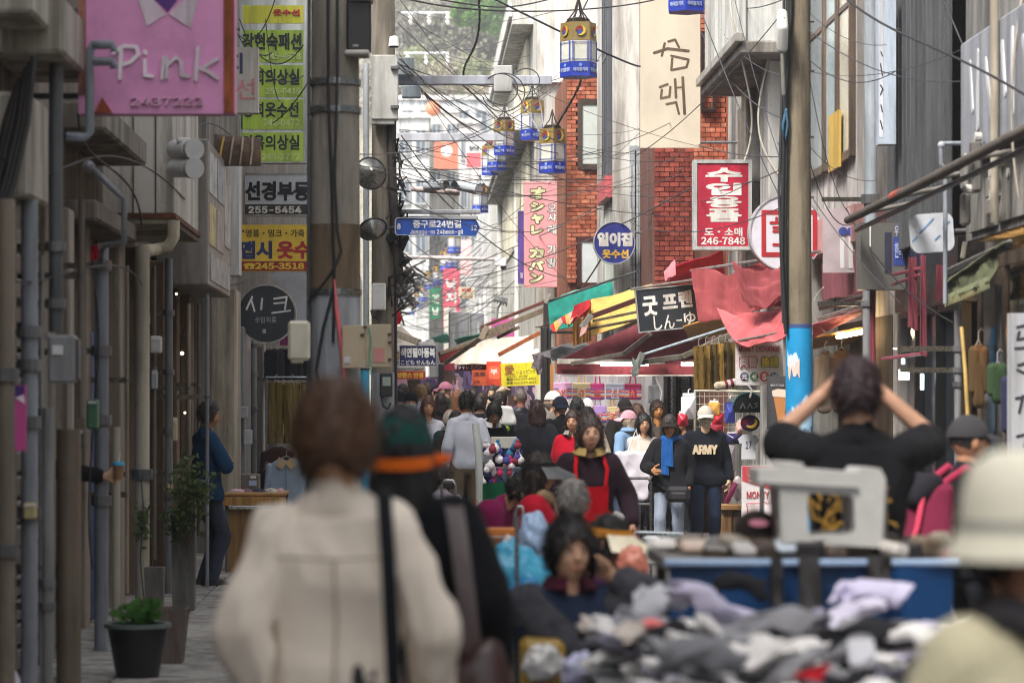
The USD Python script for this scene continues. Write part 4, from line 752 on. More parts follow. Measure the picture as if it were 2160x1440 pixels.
# ------------------------------------------------------------------ signs
T1, WH, NV, RD, BK, YL = M('23262c', 'paint'), M('e6e4de', 'paint'), M('2a2f5c', 'paint'), M('b5252f', 'paint'), M('1c1d20', 'paint'), M('e7c33a', 'plastic')
pk = board('shop_sign', 'large pink hanging shop sign with a white shirt collar drawing and the word Pink', 'sign', (165, -60, 496, 240), 16.9, M('d992c0', 'plastic', .35), depth=.16, draw=(
    (Polygon([(300, -60), (410, -60), (415, -25), (375, 0), (354, 27), (320, -5)]), M('5b2a86', 'paint'), 'neck_shape'), (Polygon([(292, -40), (350, 32), (310, 56), (290, -5)]), M('d8c5d2', 'paint'), 'collar_shape'), (Polygon([(420, -30), (356, 30), (402, 60), (420, -5)]), M('d8c5d2', 'paint'), 'collar_shape'), (sbox(472, -58, 494, 239), M('b0603a', 'rust'), 'rusty_strip'), (sbox(166, -58, 182, 200), M('b57a6a', 'rust'), 'rusty_strip'), (Polygon([(200, 239), (216, 206), (238, 239)]), M('a5512f', 'rust'), 'rusty_corner'),
    (brush([[(253, 166), (256, 105)], [(240, 112), (262, 98), (288, 100), (292, 116), (276, 132), (256, 138)], [(306, 128), (306, 160), (322, 162)], [(306, 110), (307, 113)], [(342, 166), (346, 122), (352, 124), (352, 164)], [(352, 140), (372, 122), (382, 130), (384, 160), (398, 162)], [(413, 168), (418, 102)], [(458, 126), (424, 146), (440, 152), (458, 166)]], [8, 8, 7, 8, 7, 7, 8, 7]), M('ecdfe8', 'paint'), 'lettering')),
    texts=(('2437222', (276, 206, 428, 224), M('dba9c6', 'paint'), 1),), brackets=((168, 20, .5, -1), (168, 200, .5, -1)))
pd_ = board('wall_poster', 'small magenta and purple poster with a white collar low on the left wall', 'poster', (22, 812, 55, 950), 14.9, M('c04a8c', 'paper'), depth=.02, draw=((Polygon([(24, 813), (52, 813), (50, 835), (26, 838)]), M('43206e', 'paper'), 'purple_top'), (Polygon([(33, 838), (50, 832), (53, 852)]), M('e2dbe2', 'paper'), 'collar_shape')))
board('shop_sign', 'white shop sign partly behind the pink one, with a red Korean syllable', 'sign', (470, 100, 545, 238), 26, M('c9c4bd', 'paint'), depth=.14, texts=(('선', (496, 166, 538, 210), M('b8777a', 'paint'), 1), ('지', (478, 112, 512, 156), NV, 2)), brackets=((470, 130, 1.0, -1),))
gs = board('shop_sign', 'tall stacked lime green shop directory sign with white frame', 'sign', (506, -60, 652, 344), 36, M('c7cbc6', 'metal'), depth=.22, frame=M('b4b8b6', 'metal'), fw=.035, brackets=((508, 60, 1.0, -1), (508, 300, 1.0, -1)), draw=tuple((sbox(509, y0, 640, y1), M('a6c440' if y0 > 40 else 'c9c832', 'paint', .35, .12), 'green_panel') for y0, y1 in ((12, 50), (64, 132), (138, 205), (210, 273), (280, 341))),
    texts=(('강현숙패션', (511, 70, 636, 106), T1, 2), ('명희의상실', (511, 146, 632, 180), T1, 2), ('경희옷수선', (511, 216, 630, 248), T1, 2), ('미옥의상실', (511, 285, 632, 317), T1, 2), ('옷수선', (576, 20, 632, 34), RD, 2), ('245-4678', (560, 112, 634, 126), M('cfdc9a', 'paint'), 1), ('255-0419', (560, 186, 634, 199), M('cfdc9a', 'paint'), 1), ('246-0472', (556, 252, 632, 266), M('cfdc9a', 'paint'), 1), ('246-2772', (552, 324, 632, 337), M('cfdc9a', 'paint'), 1)))
board('shop_sign', 'grey estate agent sign with a black phone number strip', 'sign', (506, 365, 690, 455), 38, M('c2c8cf', 'plastic'), depth=.2, frame=M('b9bcbd', 'metal'), fw=.015, draw=((sbox(508, 431, 688, 454), M('35383d', 'paint'), 'number_strip'),), texts=(('선경부동산', (517, 382, 688, 424), T1, 3), ('255-5454', (524, 435, 636, 450), WH, 3, 'inter')), brackets=((508, 400, 1, -1),))
board('shop_sign', 'yellow clothes mending sign with red phone number band', 'sign', (505, 474, 690, 572), 37, YL, depth=.16, draw=((sbox(506, 551, 689, 571), M('a3242a', 'paint'), 'number_band'),), texts=(('*명품·밍크·가죽·니트', (510, 484, 690, 500), M('4a4020', 'paint'), 1), ('맵시', (506, 508, 574, 546), M('27386f', 'paint'), 3), ('옷수선', (584, 508, 690, 546), RD, 3), ('☎245-3518', (514, 554, 642, 568), YL, 3)), brackets=((506, 520, 1, -1),))
wb = board('shop_sign', 'blank white rounded light box under the yellow mending sign', 'sign', (568, 572, 655, 690), 38.5, M('c3c7d2', 'plastic'), depth=.3, r=.12)
board('shop_sign', 'magenta sign panel peeping out behind the round chalkboard sign', 'sign', (590, 640, 660, 728), 39.5, M('a4217e', 'paint'), depth=.1)
board('shop_sign', 'white cabinet sign end on the left wall above the round black sign', 'sign', (480, 338, 504, 580), 32, M('c9c9c7', 'paint'), depth=.5, r=.02)
rs = board('shop_sign', 'round black chalkboard style clothes shop sign with white rim', 'sign', (500, 600, 626, 726), 34.5, M('2f353a', 'paint'), depth=.14, shape=Point(562, 662).buffer(63, quad_segs=24), frame=M('b9b6ad', 'metal'), fw=.02, draw=((brush([[(532, 626), (520, 652)], [(530, 632), (537, 656)], [(553, 630), (551, 652)], [(578, 630), (605, 626), (601, 652)], [(578, 640), (600, 638)], [(574, 660), (612, 655)]], [4, 4, 4.5, 4, 3.5, 3.5]), M('e3e3de', 'paint'), 'lettering'), (sbox(554, 694, 561, 703), M('c5c5c2', 'paint'), 'seal')), texts=(('수입의류', (538, 668, 583, 681), M('c5c5c0', 'paint'), 0),), brackets=((502, 640, .6, -1),))
# sign cabinet with pictures on its street side
sc_ = thing('sign_cabinet', 'grey projecting sign cabinet with faded pictures on its street side', 'sign'); part(sc_, 'cabinet', B().bb((-2.5, 27.2, 2.80), (-2.0, 30.4, 4.2), .015), M('8b8781', 'metal'))
for i, (y0, y1, z0, z1, c) in enumerate(((27.3, 28.3, 3.7, 4.1, 'b5b5b2'), (28.4, 29.4, 3.7, 4.1, '9a9da0'), (27.3, 28.2, 3.2, 3.6, 'c2b083'), (28.3, 29.3, 3.2, 3.6, 'a39a94'), (29.4, 30.3, 3.3, 4.1, 'b9b4ae'), (27.4, 30.2, 2.86, 3.12, 'a8a6a4'))): part(sc_, 'picture', B().bb((-2.0, y0, z0), (-1.992 + .001 * i, y1, z1)), M(c, 'paper', None, .45))
rw = thing('awning', 'curved rusty brown awning with a yellow stripe under the white sign', 'awning'); aa = np.linspace(0, 1.45, 8); g = np.array([[P(452 + 98 * u, 350 - 66 * math.sin(a) * (1 - .15 * u), 29.5 + 1.1 * (1 - math.cos(a)) * .4) for u in np.linspace(0, 1, 9)] for a in aa]); part(rw, 'hood', B().sheet(g, .02), M('5c4635', 'rust'), smooth=True)
for i in range(4): part(rw, 'rib', B().tube([P(462 + 22 * i, 348, 29.46), P(466 + 22 * i, 318, 29.5), P(472 + 20 * i, 290, 29.7)], .014, 6), M('8a7a66' if i else 'b08f2a', 'metal'))
# right hand signs
cs = board('cloth_sign', 'tall cream cloth sign with brown brush lettering hanging on the right', 'sign', (1351, -10, 1477, 312), 35.2, M('c6bba8', 'cloth', None, .14), depth=.06, draw=(
    (brush([[(1380, 112), (1408, 103), (1452, 108)], [(1410, 88), (1424, 84), (1432, 100)], [(1402, 92), (1396, 118)], [(1416, 118), (1452, 126)], [(1418, 124), (1416, 148), (1448, 142), (1452, 128)], [(1392, 184), (1408, 178)], [(1396, 190), (1394, 208), (1412, 204), (1414, 184)], [(1424, 168), (1426, 206)], [(1440, 164), (1444, 240)], [(1406, 220), (1426, 216), (1432, 240)], [(1424, 186), (1440, 184)]], [6, 5, 5, 5, 5, 5, 5, 5.5, 6, 5, 4]), M('5d4a38', 'paint'), 'lettering'),), brackets=((1476, 5, .8, 1), (1476, 300, .8, 1)))
board('shop_sign', 'red import goods sign in a white frame with white Korean lettering', 'sign', (1463, 337, 1586, 527), 32.4, M('b8243f', 'paint', .4), depth=.2, frame=M('c9cac8', 'metal'), fw=.04, texts=(('수', (1488, 354, 1566, 384), WH, 3), ('입', (1488, 386, 1564, 412), WH, 3), ('용', (1490, 414, 1564, 438), WH, 3), ('품', (1490, 440, 1564, 468), WH, 3), ('도·소매', (1486, 480, 1566, 498), WH, 2), ('246-7848', (1479, 500, 1572, 516), WH, 2)), brackets=((1584, 380, .8, 1), (1584, 480, .8, 1)))
board('shop_sign', 'round white sign with a red seal stamp behind the brown pole', 'sign', (1580, 410, 1738, 572), 29.2, M('c7c6cf', 'plastic'), depth=.16, shape=affinity.scale(Point(1659, 491).buffer(1, quad_segs=32), 79, 81), frame=M('b9b8c0', 'metal'), fw=.015, draw=((sbox(1608, 445, 1722, 540).buffer(2).difference(sbox(1616, 453, 1714, 532)), RD, 'seal_border'), (brush([[(1626, 470), (1652, 470)], [(1638, 460), (1638, 470)], [(1632, 480), (1650, 480), (1650, 488), (1632, 488)], [(1664, 458), (1664, 500)], [(1632, 516), (1700, 516)], [(1650, 506), (1650, 516)], [(1686, 465), (1700, 465), (1688, 492)]], 6), RD, 'lettering')), brackets=((1736, 470, .8, 1),))
board('shop_sign', 'round blue clothes mending sign with white and yellow lettering', 'sign', (1252, 467, 1341, 558), 39.0, M('28307f', 'paint', .4), depth=.12, shape=affinity.scale(Point(1296, 512).buffer(1, quad_segs=28), 44, 45), frame=M('b9bcc4', 'metal'), fw=.012, texts=(('일이집', (1260, 490, 1334, 520), WH, 4), ('옷수선', (1270, 526, 1326, 545), M('d9b036', 'paint'), 3)), brackets=((1340, 490, .5, 1),))
board('shop_sign', 'pale pink vertical bag shop sign with Japanese and Korean lettering', 'sign', (1106, 383, 1180, 605), 46.5, M('e0989c', 'plastic', .4), depth=.22, texts=(('オ', (1118, 395, 1150, 420), M('dfe3b4', 'paint'), 4, 'cjk', (M('5b4a34', 'paint'), 2.0)), ('シ', (1119, 426, 1147, 446), M('dfe3b4', 'paint'), 4, 'cjk', (M('5b4a34', 'paint'), 2.0)), ('ャ', (1121, 452, 1146, 472), M('dfe3b4', 'paint'), 4, 'cjk', (M('5b4a34', 'paint'), 2.0)), ('レ', (1120, 476, 1145, 494), M('dfe3b4', 'paint'), 4, 'cjk', (M('5b4a34', 'paint'), 2.0)), ('カ', (1117, 522, 1147, 544), M('dfe3b4', 'paint'), 4, 'cjk', (M('5b4a34', 'paint'), 2.0)), ('バ', (1116, 550, 1147, 570), M('dfe3b4', 'paint'), 4, 'cjk', (M('5b4a34', 'paint'), 2.0)), ('ン', (1118, 576, 1146, 596), M('dfe3b4', 'paint'), 4, 'cjk', (M('5b4a34', 'paint'), 2.0)),
    ('오', (1155, 430, 1174, 447), WH, 2, 'cjk', (M('6a5a5e', 'paint'), 1.2)), ('샤', (1155, 450, 1174, 468), WH, 2, 'cjk', (M('6a5a5e', 'paint'), 1.2)), ('레', (1155, 474, 1174, 494), WH, 2, 'cjk', (M('6a5a5e', 'paint'), 1.2)), ('가', (1154, 516, 1174, 538), WH, 2, 'cjk', (M('6a5a5e', 'paint'), 1.2)), ('방', (1154, 543, 1174, 564), WH, 2, 'cjk', (M('6a5a5e', 'paint'), 1.2))), brackets=((1178, 420, .5, 1), (1178, 560, .5, 1)))
board('shop_sign', 'narrow purple vertical sign beside the pale pink one', 'sign', (1093, 445, 1107, 598), 47.5, M('57408c', 'paint'), depth=.15, texts=(('일', (1097, 575, 1103, 586), WH, 1),))
board('shop_sign', 'tilted black sign with white Korean and Japanese lettering under the pink canvas', 'sign', (1343, 602, 1512, 694), 34.2, M('20262e', 'paint'), depth=.12, roll=math.radians(5.5), frame=M('b9bdbc', 'metal'), fw=.012, texts=(('굿', (1356, 619, 1388, 660), WH, 3), ('프', (1398, 619, 1430, 650), WH, 3), ('랜', (1433, 614, 1462, 650), WH, 3), ('드', (1470, 614, 1500, 650), WH, 3), ('しん', (1376, 662, 1420, 692), WH, 1), ('-', (1424, 674, 1436, 677), WH, 1), ('ゆう', (1440, 660, 1492, 686), WH, 1)))
def coin(x, y, r, c): return (Point(x, y).buffer(r), M(c, 'paint'), 'coin_disc')
board('exchange_sign', 'white money exchange sign hung under the pink awning with four currency discs', 'sign', (1552, 714, 1652, 812), 29.6, M('cdcbca', 'plastic'), depth=.04, draw=((affinity.scale(Point(1603, 714).buffer(1), 46, 9).intersection(sbox(1552, 713, 1652, 730)), M('b8323a', 'paint'), 'red_arc'), coin(1570, 794, 9, '4a3a86'), coin(1591, 794, 9, '2e8a57'), coin(1612, 794, 10, 'c23b48'), coin(1633, 794, 9, '2c86b4')),
    texts=(('MONEY EXCHANGE', (1558, 729, 1644, 742), M('b23a42', 'paint'), 1, 'inter'), ('両替', (1560, 752, 1597, 774), M('e8dfe2', 'paint'), 2, 'cjk', (M('b8405a', 'paint'), 1.6)), ('換錢', (1606, 752, 1641, 774), M('d8cf30', 'paint'), 2, 'cjk', (M('4a4a30', 'paint'), 1.4)), ('元', (1564, 789, 1576, 800), WH, 2), ('€', (1586, 788, 1597, 800), WH, 2), ('$', (1607, 787, 1617, 801), WH, 2), ('¥', (1628, 789, 1639, 800), WH, 2)))
board('exchange_sign', 'lower white and red money exchange board standing at street level', 'sign', (1565, 982, 1655, 1124), 29.5, M('cfcacb', 'plastic'), depth=.05, draw=((Polygon([(1565.5, 982.5), (1654.5, 982.5), (1654.5, 1034), (1620, 1031), (1565.5, 1014)]), M('c0424c', 'paint'), 'red_top'), coin(1630, 1112, 10, '2e8a70')), texts=(('굿', (1578, 994, 1600, 1016), WH, 3), ('MONEY EX', (1575, 1036, 1642, 1050), M('b23a42', 'paint'), 1, 'inter'), ('両替', (1576, 1060, 1634, 1090), M('e8dfe2', 'paint'), 3, 'cjk', (M('c0424c', 'paint'), 1.8))))
board('shop_sign', 'bright yellow hand lettered shopping sign with two phone numbers', 'sign', (1057, 765, 1138, 813), 45, M('e3d530', 'paint', .4), depth=.06, roll=math.radians(2.5), texts=(('愛', (1065, 769, 1085, 790), M('a8622c', 'paint'), 1), ('ショッピング', (1089, 779, 1130, 789), M('8a7a2c', 'paint'), 1), ('아이 쇼핑', (1070, 791, 1112, 795), M('6a5f28', 'paint'), 0), ('電話 051-254-4423', (1068, 796, 1130, 802), M('3a3820', 'paint'), 0), ('携帯 010-8005-4423', (1068, 804, 1130, 810), M('3a3820', 'paint'), 0)))
board('shop_sign', 'dark blue children clothes sign with white lettering over the crowd', 'sign', (842, 728, 921, 772), 44, M('27295f', 'paint', .4), depth=.1, frame=M('b9bcc8', 'metal'), fw=.01, texts=(('색연필아동복', (845, 733, 918, 754), WH, 3), ('こども せんもん', (846, 759, 918, 769), WH, 1)))
board('shop_sign', 'white optician sign with red strip and yellow lettering behind the blue sign', 'sign', (812, 742, 898, 800), 52, M('c9c4ba', 'paint'), depth=.1, draw=((sbox(812.5, 782, 897.5, 799.5), M('b03026', 'paint'), 'red_strip'), (sbox(812.5, 742.5, 842, 758), M('8a3a26', 'paint'), 'red_strip')), texts=(('a glasses wholesaler', (828, 774, 894, 782), M('3a3a3a', 'paint'), 0, 'inter'), ('세브란스 안경', (827, 785, 892, 797), M('e0c040', 'paint'), 2), ('세브', (827, 744, 841, 756), M('e0c040', 'paint'), 1), ('眼鏡', (827, 760, 841, 770), M('3a3a3a', 'paint'), 1)))
board('shop_sign', 'orange red banner with a white Korean syllable left of the yellow sign', 'sign', (1026, 762, 1058, 813), 47, M('cf4a30', 'plastic'), depth=.03, draw=((rrect(1031, 772, 1054, 800, 3), M('e06a48', 'plastic'), 'panel'),), texts=(('부', (1034, 778, 1050, 790), WH, 2),))
board('shop_sign', 'brownish orange banner with dark characters behind the orange red one', 'sign', (996, 780, 1027, 813), 48, M('b5512f', 'plastic'), depth=.03, texts=(('漢薬', (999, 784, 1024, 794), M('5a2a20', 'paint'), 1), ('전문', (1000, 803, 1012, 808), M('5a2a20', 'paint'), 0)))
board('height_sign', 'small cream height limit warning plate with red Korean lettering', 'sign', (967, 605, 1000, 630), 62, M('d9cdb4', 'paint'), depth=.03, texts=(('위험', (973, 608, 993, 616), RD, 2), ('kt', (980, 618, 986, 622), BK, 0), ('높이4.5M', (970, 623, 997, 629), M('8a3a30', 'paint'), 1)))
board('shop_sign', 'pinkish red vertical sign with large pale Korean lettering, far down the street', 'sign', (935, 566, 970, 692), 82, M('d5586a', 'plastic'), depth=.3, texts=(('낙', (941, 588, 964, 612), WH, 3), ('지', (940, 616, 963, 640), WH, 3), ('볶', (940, 646, 964, 668), WH, 3)))
board('shop_sign', 'green vertical sign beside the far pinkish red one', 'sign', (907, 608, 929, 672), 86, M('2f7a54', 'plastic'), depth=.3, texts=(('그린', (911, 620, 926, 640), WH, 2), ('남', (912, 648, 926, 664), WH, 2)))
board('shop_sign', 'red far shop sign with a white disc below the white houses', 'sign', (916, 300, 966, 356), 120, M('d86a4e', 'plastic'), depth=.4, draw=((Point(942, 318).buffer(12), M('eceae4', 'paint'), 'disc'),))
board('shop_sign', 'white and red far shop sign with one dark Korean syllable', 'sign', (983, 300, 1016, 354), 118, M('dcdad4', 'plastic'), depth=.4, draw=((sbox(984, 322, 1015, 353), M('d0545a', 'plastic'), 'red_panel'),), texts=(('원', (987, 307, 1011, 319), T1, 2),))
board('shop_sign', 'pale pink vertical sign far off beside the lanterns', 'sign', (972, 506, 994, 580), 90, M('dfb0ae', 'plastic'), depth=.3)
board('wall_sign', 'pink and purple sign above the sloping awning arms', 'sign', (1036, 672, 1090, 710), 56, M('b8508a', 'plastic'), depth=.1, draw=((brush([[(1042, 690), (1056, 684), (1060, 692)], [(1066, 684), (1070, 694)], [(1076, 688), (1084, 684)]], 3), M('5a3a86', 'paint'), 'lettering'),))
sn = board('street_sign', 'blue street name plate reading Junggu-ro 24beon-gil with a pointed right end', 'street sign', (833, 459, 1014, 498), 30.0, M('1f4aa0', 'paint', .35), depth=.03, shape=Polygon([(838, 459), (1004, 461), (1014, 480), (1004, 499), (838, 496), (833, 491), (833, 464)]), frame=M('c4c9d2', 'metal'), fw=.006, texts=(('중구로24번길', (871, 464, 973, 481), WH, 2), ('Junggu-ro 24beon-gil', (865, 484, 977, 496), WH, 1, 'inter'), ('8', (838, 472, 845, 483), WH, 1, 'inter'), ('12', (993, 475, 1006, 486), WH, 1, 'inter')))
part(sn, 'bracket', B().cone((-.36 - .09 * 1, .03, 0), (-.52, .2, 0), .014), M('6d6f72', 'metal'))
wf = board('wrapped_panel', 'white rounded panel still wrapped in protective film with blue print', 'panel', (1921, 450, 2012, 532), 23.0, M('b7bac0', 'plastic'), depth=.06, roll=math.radians(4), r=.07, draw=((brush([[(1940, 490), (1970, 462)], [(1924, 506), (1934, 498)], [(1972, 506), (1982, 498)], [(1990, 482), (2004, 470)]], 3.5), M('6a90b8', 'paint'), 'film_print'),), brackets=((2010, 490, .5, 1),))
vb = board('shop_sign', 'dark grey hanging light box with blue lettering on the right', 'sign', (1816, 470, 1910, 610), 25.6, M('55534f', 'plastic'), depth=.3, draw=((sbox(1884, 500, 1908, 560), M('2f3f8c', 'paint'), 'blue_panel'), (sbox(1866, 490, 1880, 575), M('26263a', 'paint'), 'dark_panel'), (sbox(1834, 472, 1837, 520), M('d0cfc8', 'paint'), 'pale_strip')), texts=(('우리', (1887, 476, 1905, 498), M('b4b8cc', 'paint'), 1), ('한복', (1887, 512, 1905, 545), M('a9b4dd', 'paint'), 1)), brackets=((1905, 490, .5, 1),))
nb = board('shop_sign', 'narrow pale blue vertical sign with black lettering beside the rain pipe', 'sign', (1854, -10, 1890, 304), 25.4, M('a9b4c2', 'paint'), depth=.2, draw=((sbox(1854.5, -10, 1863, 290), M('c9ccd0', 'paint'), 'white_edge'), (brush([[(1858, 110), (1861, 118)], [(1857, 135), (1861, 160)], [(1857, 180), (1862, 188), (1857, 200)], [(1858, 222), (1861, 236)], [(1857, 255), (1861, 272)]], 2.5), BK, 'lettering')), brackets=((1888, 60, .3, 1),))
eg = board('shop_sign', 'pale grey vertical sign with black brush lettering at the right edge', 'sign', (2133, 660, 2200, 985), 17.6, M('a9abb0', 'paint'), depth=.12, draw=((brush([[(2146, 690), (2172, 684)], [(2150, 700), (2146, 716), (2170, 712)], [(2142, 735), (2176, 732)], [(2148, 770), (2170, 764)], [(2146, 780), (2168, 790)], [(2144, 840), (2174, 834)], [(2158, 835), (2150, 870)], [(2146, 920), (2170, 914), (2160, 940)]], 6), T1, 'lettering'),))
lp = board('clear_banner', 'translucent pale plastic banner with toothbrush like pictures under the window bay', 'banner', (1736, 440, 1826, 575), 27.0, M('b3a5a8', 'plastic'), depth=.015, draw=tuple((rrect(x, 492, x + 9, 566, 3), M('d4d2d0', 'plastic'), 'picture') for x in (1772, 1790, 1806)) + tuple((Point(x + 4, 488).buffer(9), M('3a4a96', 'paint'), 'blue_tip') for x in (1774, 1791, 1806)))
# ------------------------------------------------------------------ more fittings on the left wall
r_ = np.random.default_rng(55)
for (x, yt, yb, Y, w, c, lb) in ((12, 420, 1478, 14.9, 40, '7a7062', 'wide brown painted wall post at the very left edge'), (88, 540, 1478, 16.0, 10, '8f8f8d', 'thin grey cable pipe beside the slate conduit'), (172, 420, 880, 17.2, 14, '6c6359', 'brown drain stub above the dark timber post'), (268, 560, 1250, 21.0, 8, '8a8071', 'thin beige pipe left of the cream rain pipe'), (325, 560, 1180, 23.2, 9, '6e675e', 'thin dark pipe right of the cream rain pipe'), (398, 640, 1150, 26.0, 9, '998f7f', 'narrow pale door jamb by the brown shop doors'), (419, 640, 1130, 27.2, 7, '5d5145', 'narrow dark brown jamb next to the pale one'), (437, 620, 1240, 25.2, 8, '77797d', 'slim grey standing post in front of the man in blue'), (512, 700, 1040, 35.2, 5, 'a9a59b', 'thin white conduit on the grey pillar')):
    downpipe('downpipe', lb, x, yt, yb, Y, w, c, (yt + (yb - yt) * .35, yt + (yb - yt) * .7))
for (x0, y0, x1, y1, Y, d, c, lb, cat) in ((316, 708, 340, 745, 23.0, .1, 'b3b2ae', 'small white switch box right of the cream rain pipe', 'box'), (318, 780, 332, 820, 23.1, .06, '9aa0a2', 'small grey valve box under the white switch box', 'box'), (160, 905, 176, 945, 17.0, .08, '1d1e22', 'small black letter box on the timber post', 'letter box'), (362, 880, 374, 930, 24.0, .05, 'b9b394', 'cream notice plate beside the thin gas pipe', 'plate'), (48, 1060, 76, 1095, 15.5, .05, 'b5a878', 'yellow gas warning tag on the rusty downpipe', 'tag'), (352, 1020, 366, 1042, 24.2, .04, 'b59a4a', 'yellow tag low on the thin gas pipe', 'tag'), (182, 842, 206, 905, 18.3, .1, '3f6a50', 'green plastic bag bundle tied to the gas pipe', 'bag')):
    t = thing(cat.replace(' ', '_'), lb, cat); b = B(); bx(b, x0, y0, x1, y1, Y, d, .012); part(t, 'case', b, M(c, 'plastic')); b = B(); bx(b, x0 + 3, y0 + 4, x1 - 3, y0 + 9, Y - .008, .01, .001); part(t, 'plate', b, M('c9c7c2', 'paper'))
rd = single('red_rag', 'small red rag hanging under the beige ledge on the left wall', 'rag', B().sheet(grid4(P(192, 520, 18.4), P(206, 516, 18.4), P(208, 545, 18.4), P(194, 550, 18.4), 5, 5, 0, .04, 3, 4, (0, 1, 0)), .01), M('a3202c', 'cloth'), smooth=60)
for i, (x, y, Y, k) in enumerate(((384, 745, 26.6, 4), (372, 620, 25.6, 2.5), (390, 870, 27.0, 2.5))): single('shop_lamp', ('bright warm glowing spot for a lamp glint by the brown shop doors', 'small warm glowing spot for a lamp glint above the brown shop doors', 'lowest small warm glowing spot for a lamp glint by the brown shop doors')[i], 'lamp', B().ball(P(x, y, Y), (k * S(Y),) * 3, 2), M('ffe0b0', 'emit', None, None, 1.6))  # glowing balls stand in for lamp reflections on the doors, no fittings there
for i, (pts, w) in enumerate(((((0, 560, 15), (90, 590, 16), (214, 560, 18.5), (300, 600, 22)), 4), (((0, 330, 15), (120, 360, 16.5), (240, 330, 19), (390, 420, 24)), 4), (((165, 240, 17), (200, 330, 18), (262, 380, 19), (300, 480, 21)), 5), (((395, 300, 27), (440, 260, 29), (500, 300, 32)), 3), (((200, 610, 18.5), (205, 800, 18.5), (190, 1000, 18.4), (196, 1200, 18.3)), 4), (((455, 560, 30), (470, 600, 31), (520, 590, 34)), 3))):
    from scipy.interpolate import CubicSpline
    q = np.array([P(*p) for p in pts]); tt = np.arange(len(q)); q = CubicSpline(tt, q)(np.linspace(0, len(q) - 1, 24)); single('wall_cable', ('loose black cable looping along the left pipes', 'black cable sagging under the beige ledges', 'dark cable dropping past the pink sign', 'short cable looped on the sign cabinet', 'dark cable running down the grey gas pipe', 'short cable under the white sign cabinet')[i], 'cable', B().tube(q, w * S(float(np.mean([p[2] for p in pts]))) / 2, 6), M('2d2b2a', 'cable'), smooth=True)
# ------------------------------------------------------------------ awnings and stall roofs
def awn(name, label, corners, col, sag=.03, amp=.03, seed=1, th=.012, nu=16, nv=10, fr=3., kind='canvas', ax=(0, -.6, .8), parent=None, cat='awning'):
    g = grid4(*[P(*c) for c in corners], nu, nv, sag, amp, fr, seed, ax)
    if parent is not None: return part(parent, name, B().sheet(g, th), M(col, kind), smooth=60)
    t = thing('awning', label, cat); part(t, name, B().sheet(g, th), M(col, kind), smooth=60); return t
def beam(t, name, a, b, w, col, kind='metal'):
    p, q = P(*a), P(*b); d = unit(q - p); L = np.linalg.norm(q - p); u = unit(np.cross(d, [0, 1, 0])); v = np.cross(u, d); R = np.stack([d, v, u], 1)
    return part(t, name, B().box((p + q) / 2, (L, w * S(a[2]) * .8, w * S(a[2])), R, .006), M(col, kind))
t = awn('canopy', 'teal green canvas awning slanting up to the white drainpipe', ((1156, 636, 39.9), (1342, 573, 39.5), (1350, 655, 39.1), (1160, 700, 39.5)), '1f8f80', .0, .05, 3); beam(t, 'front_bar', (1150, 638, 39.5), (1345, 572, 38.9), 5, '5d5f5f'); awn('top_cover', '', ((1178, 636, 39.95), (1300, 592, 39.75), (1262, 600, 41.5), (1184, 622, 41.6)), '7fbab0', 0, .02, 4, parent=t)
beam(t, 'end_plate', (1150, 640, 39.4), (1160, 620, 39.4), 8, 'b9b5aa')
t = awn('canopy', 'yellow canvas awning with a striped red and gold valance', ((1245, 633, 37.1), (1376, 600, 36.9), (1376, 670, 36.5), (1247, 706, 36.7)), 'e3bd68', .0, .03, 5)
beam(t, 'arm', (1246, 668, 36.4), (1344, 632, 36.2), 11, '5a3430'); beam(t, 'arm', (1250, 677, 36.4), (1346, 657, 36.2), 6, '6e6450'); beam(t, 'arm', (1238, 694, 36.4), (1346, 674, 36.2), 6, '5c5344'); beam(t, 'arm_joint', (1226, 692, 36.3), (1248, 664, 36.3), 12, '8f8d88')
for i in range(11):
    a, b = i / 11, (i + 1) / 11; top = lambda u: (1160 + 86 * u, 688 - 50 * u ** .8, 36.7); lo = lambda u: (1166 + 80 * u, 700 - 40 * u ** .8 + 6 * math.sin(u * 18), 36.55)
    part(t, 'valance_stripe', B().sheet(grid4(P(*top(a)), P(*top(b)), P(*lo(b)), P(*lo(a)), 3, 3, 0, 0), .01), M(('c8343a', 'd8b25c', 'd9a896')[i % 3], 'canvas'))
for i in range(9):
    x = 1209 + i * 4.2; part(t, 'curtain_stripe', B().sheet(grid4(P(x, 655 - i * 2, 36.9), P(x + 4.2, 653 - i * 2, 36.9), P(x + 4.2, 728 - i * 1.2, 36.95), P(x, 729 - i * 1.2, 36.95), 3, 5, 0, .02, 2, i, (0, 1, 0)), .01), M(('8a5f22', 'b08436', '6e4a30')[i % 3], 'canvas'))
awn('red_end', '', ((1198, 690, 36.6), (1212, 644, 36.6), (1246, 631, 36.6), (1244, 650, 36.5)), 'c22a36', 0, .01, 3, parent=t)
awn('pink_flap', '', ((1226, 693, 36.25), (1240, 685, 36.25), (1236, 700, 36.2), (1222, 712, 36.2)), 'c79a97', 0, .02, 3, parent=t)
t = awn('canopy', 'wide maroon canvas awning lit by tube lamps over the tote bags', ((1345, 686, 36.0), (1530, 640, 35.0), (1470, 757, 36.3), (1180, 757, 36.4)), '86424a', .05, .04, 7, nu=22)
part(t, 'front_bar', B().bb(P(1175, 768, 36.35), P(1402, 757, 36.28), .006), M('b7b1a6', 'paint'))
g = grid4(P(1175, 766, 36.42), P(1468, 766, 36.42), P(1468, 791, 36.42), P(1175, 789, 36.42), 24, 4, 0, .015, 8, 2, (0, 1, 0)); part(t, 'valance', B().sheet(g, .008), M('7a3238', 'canvas'), smooth=60)
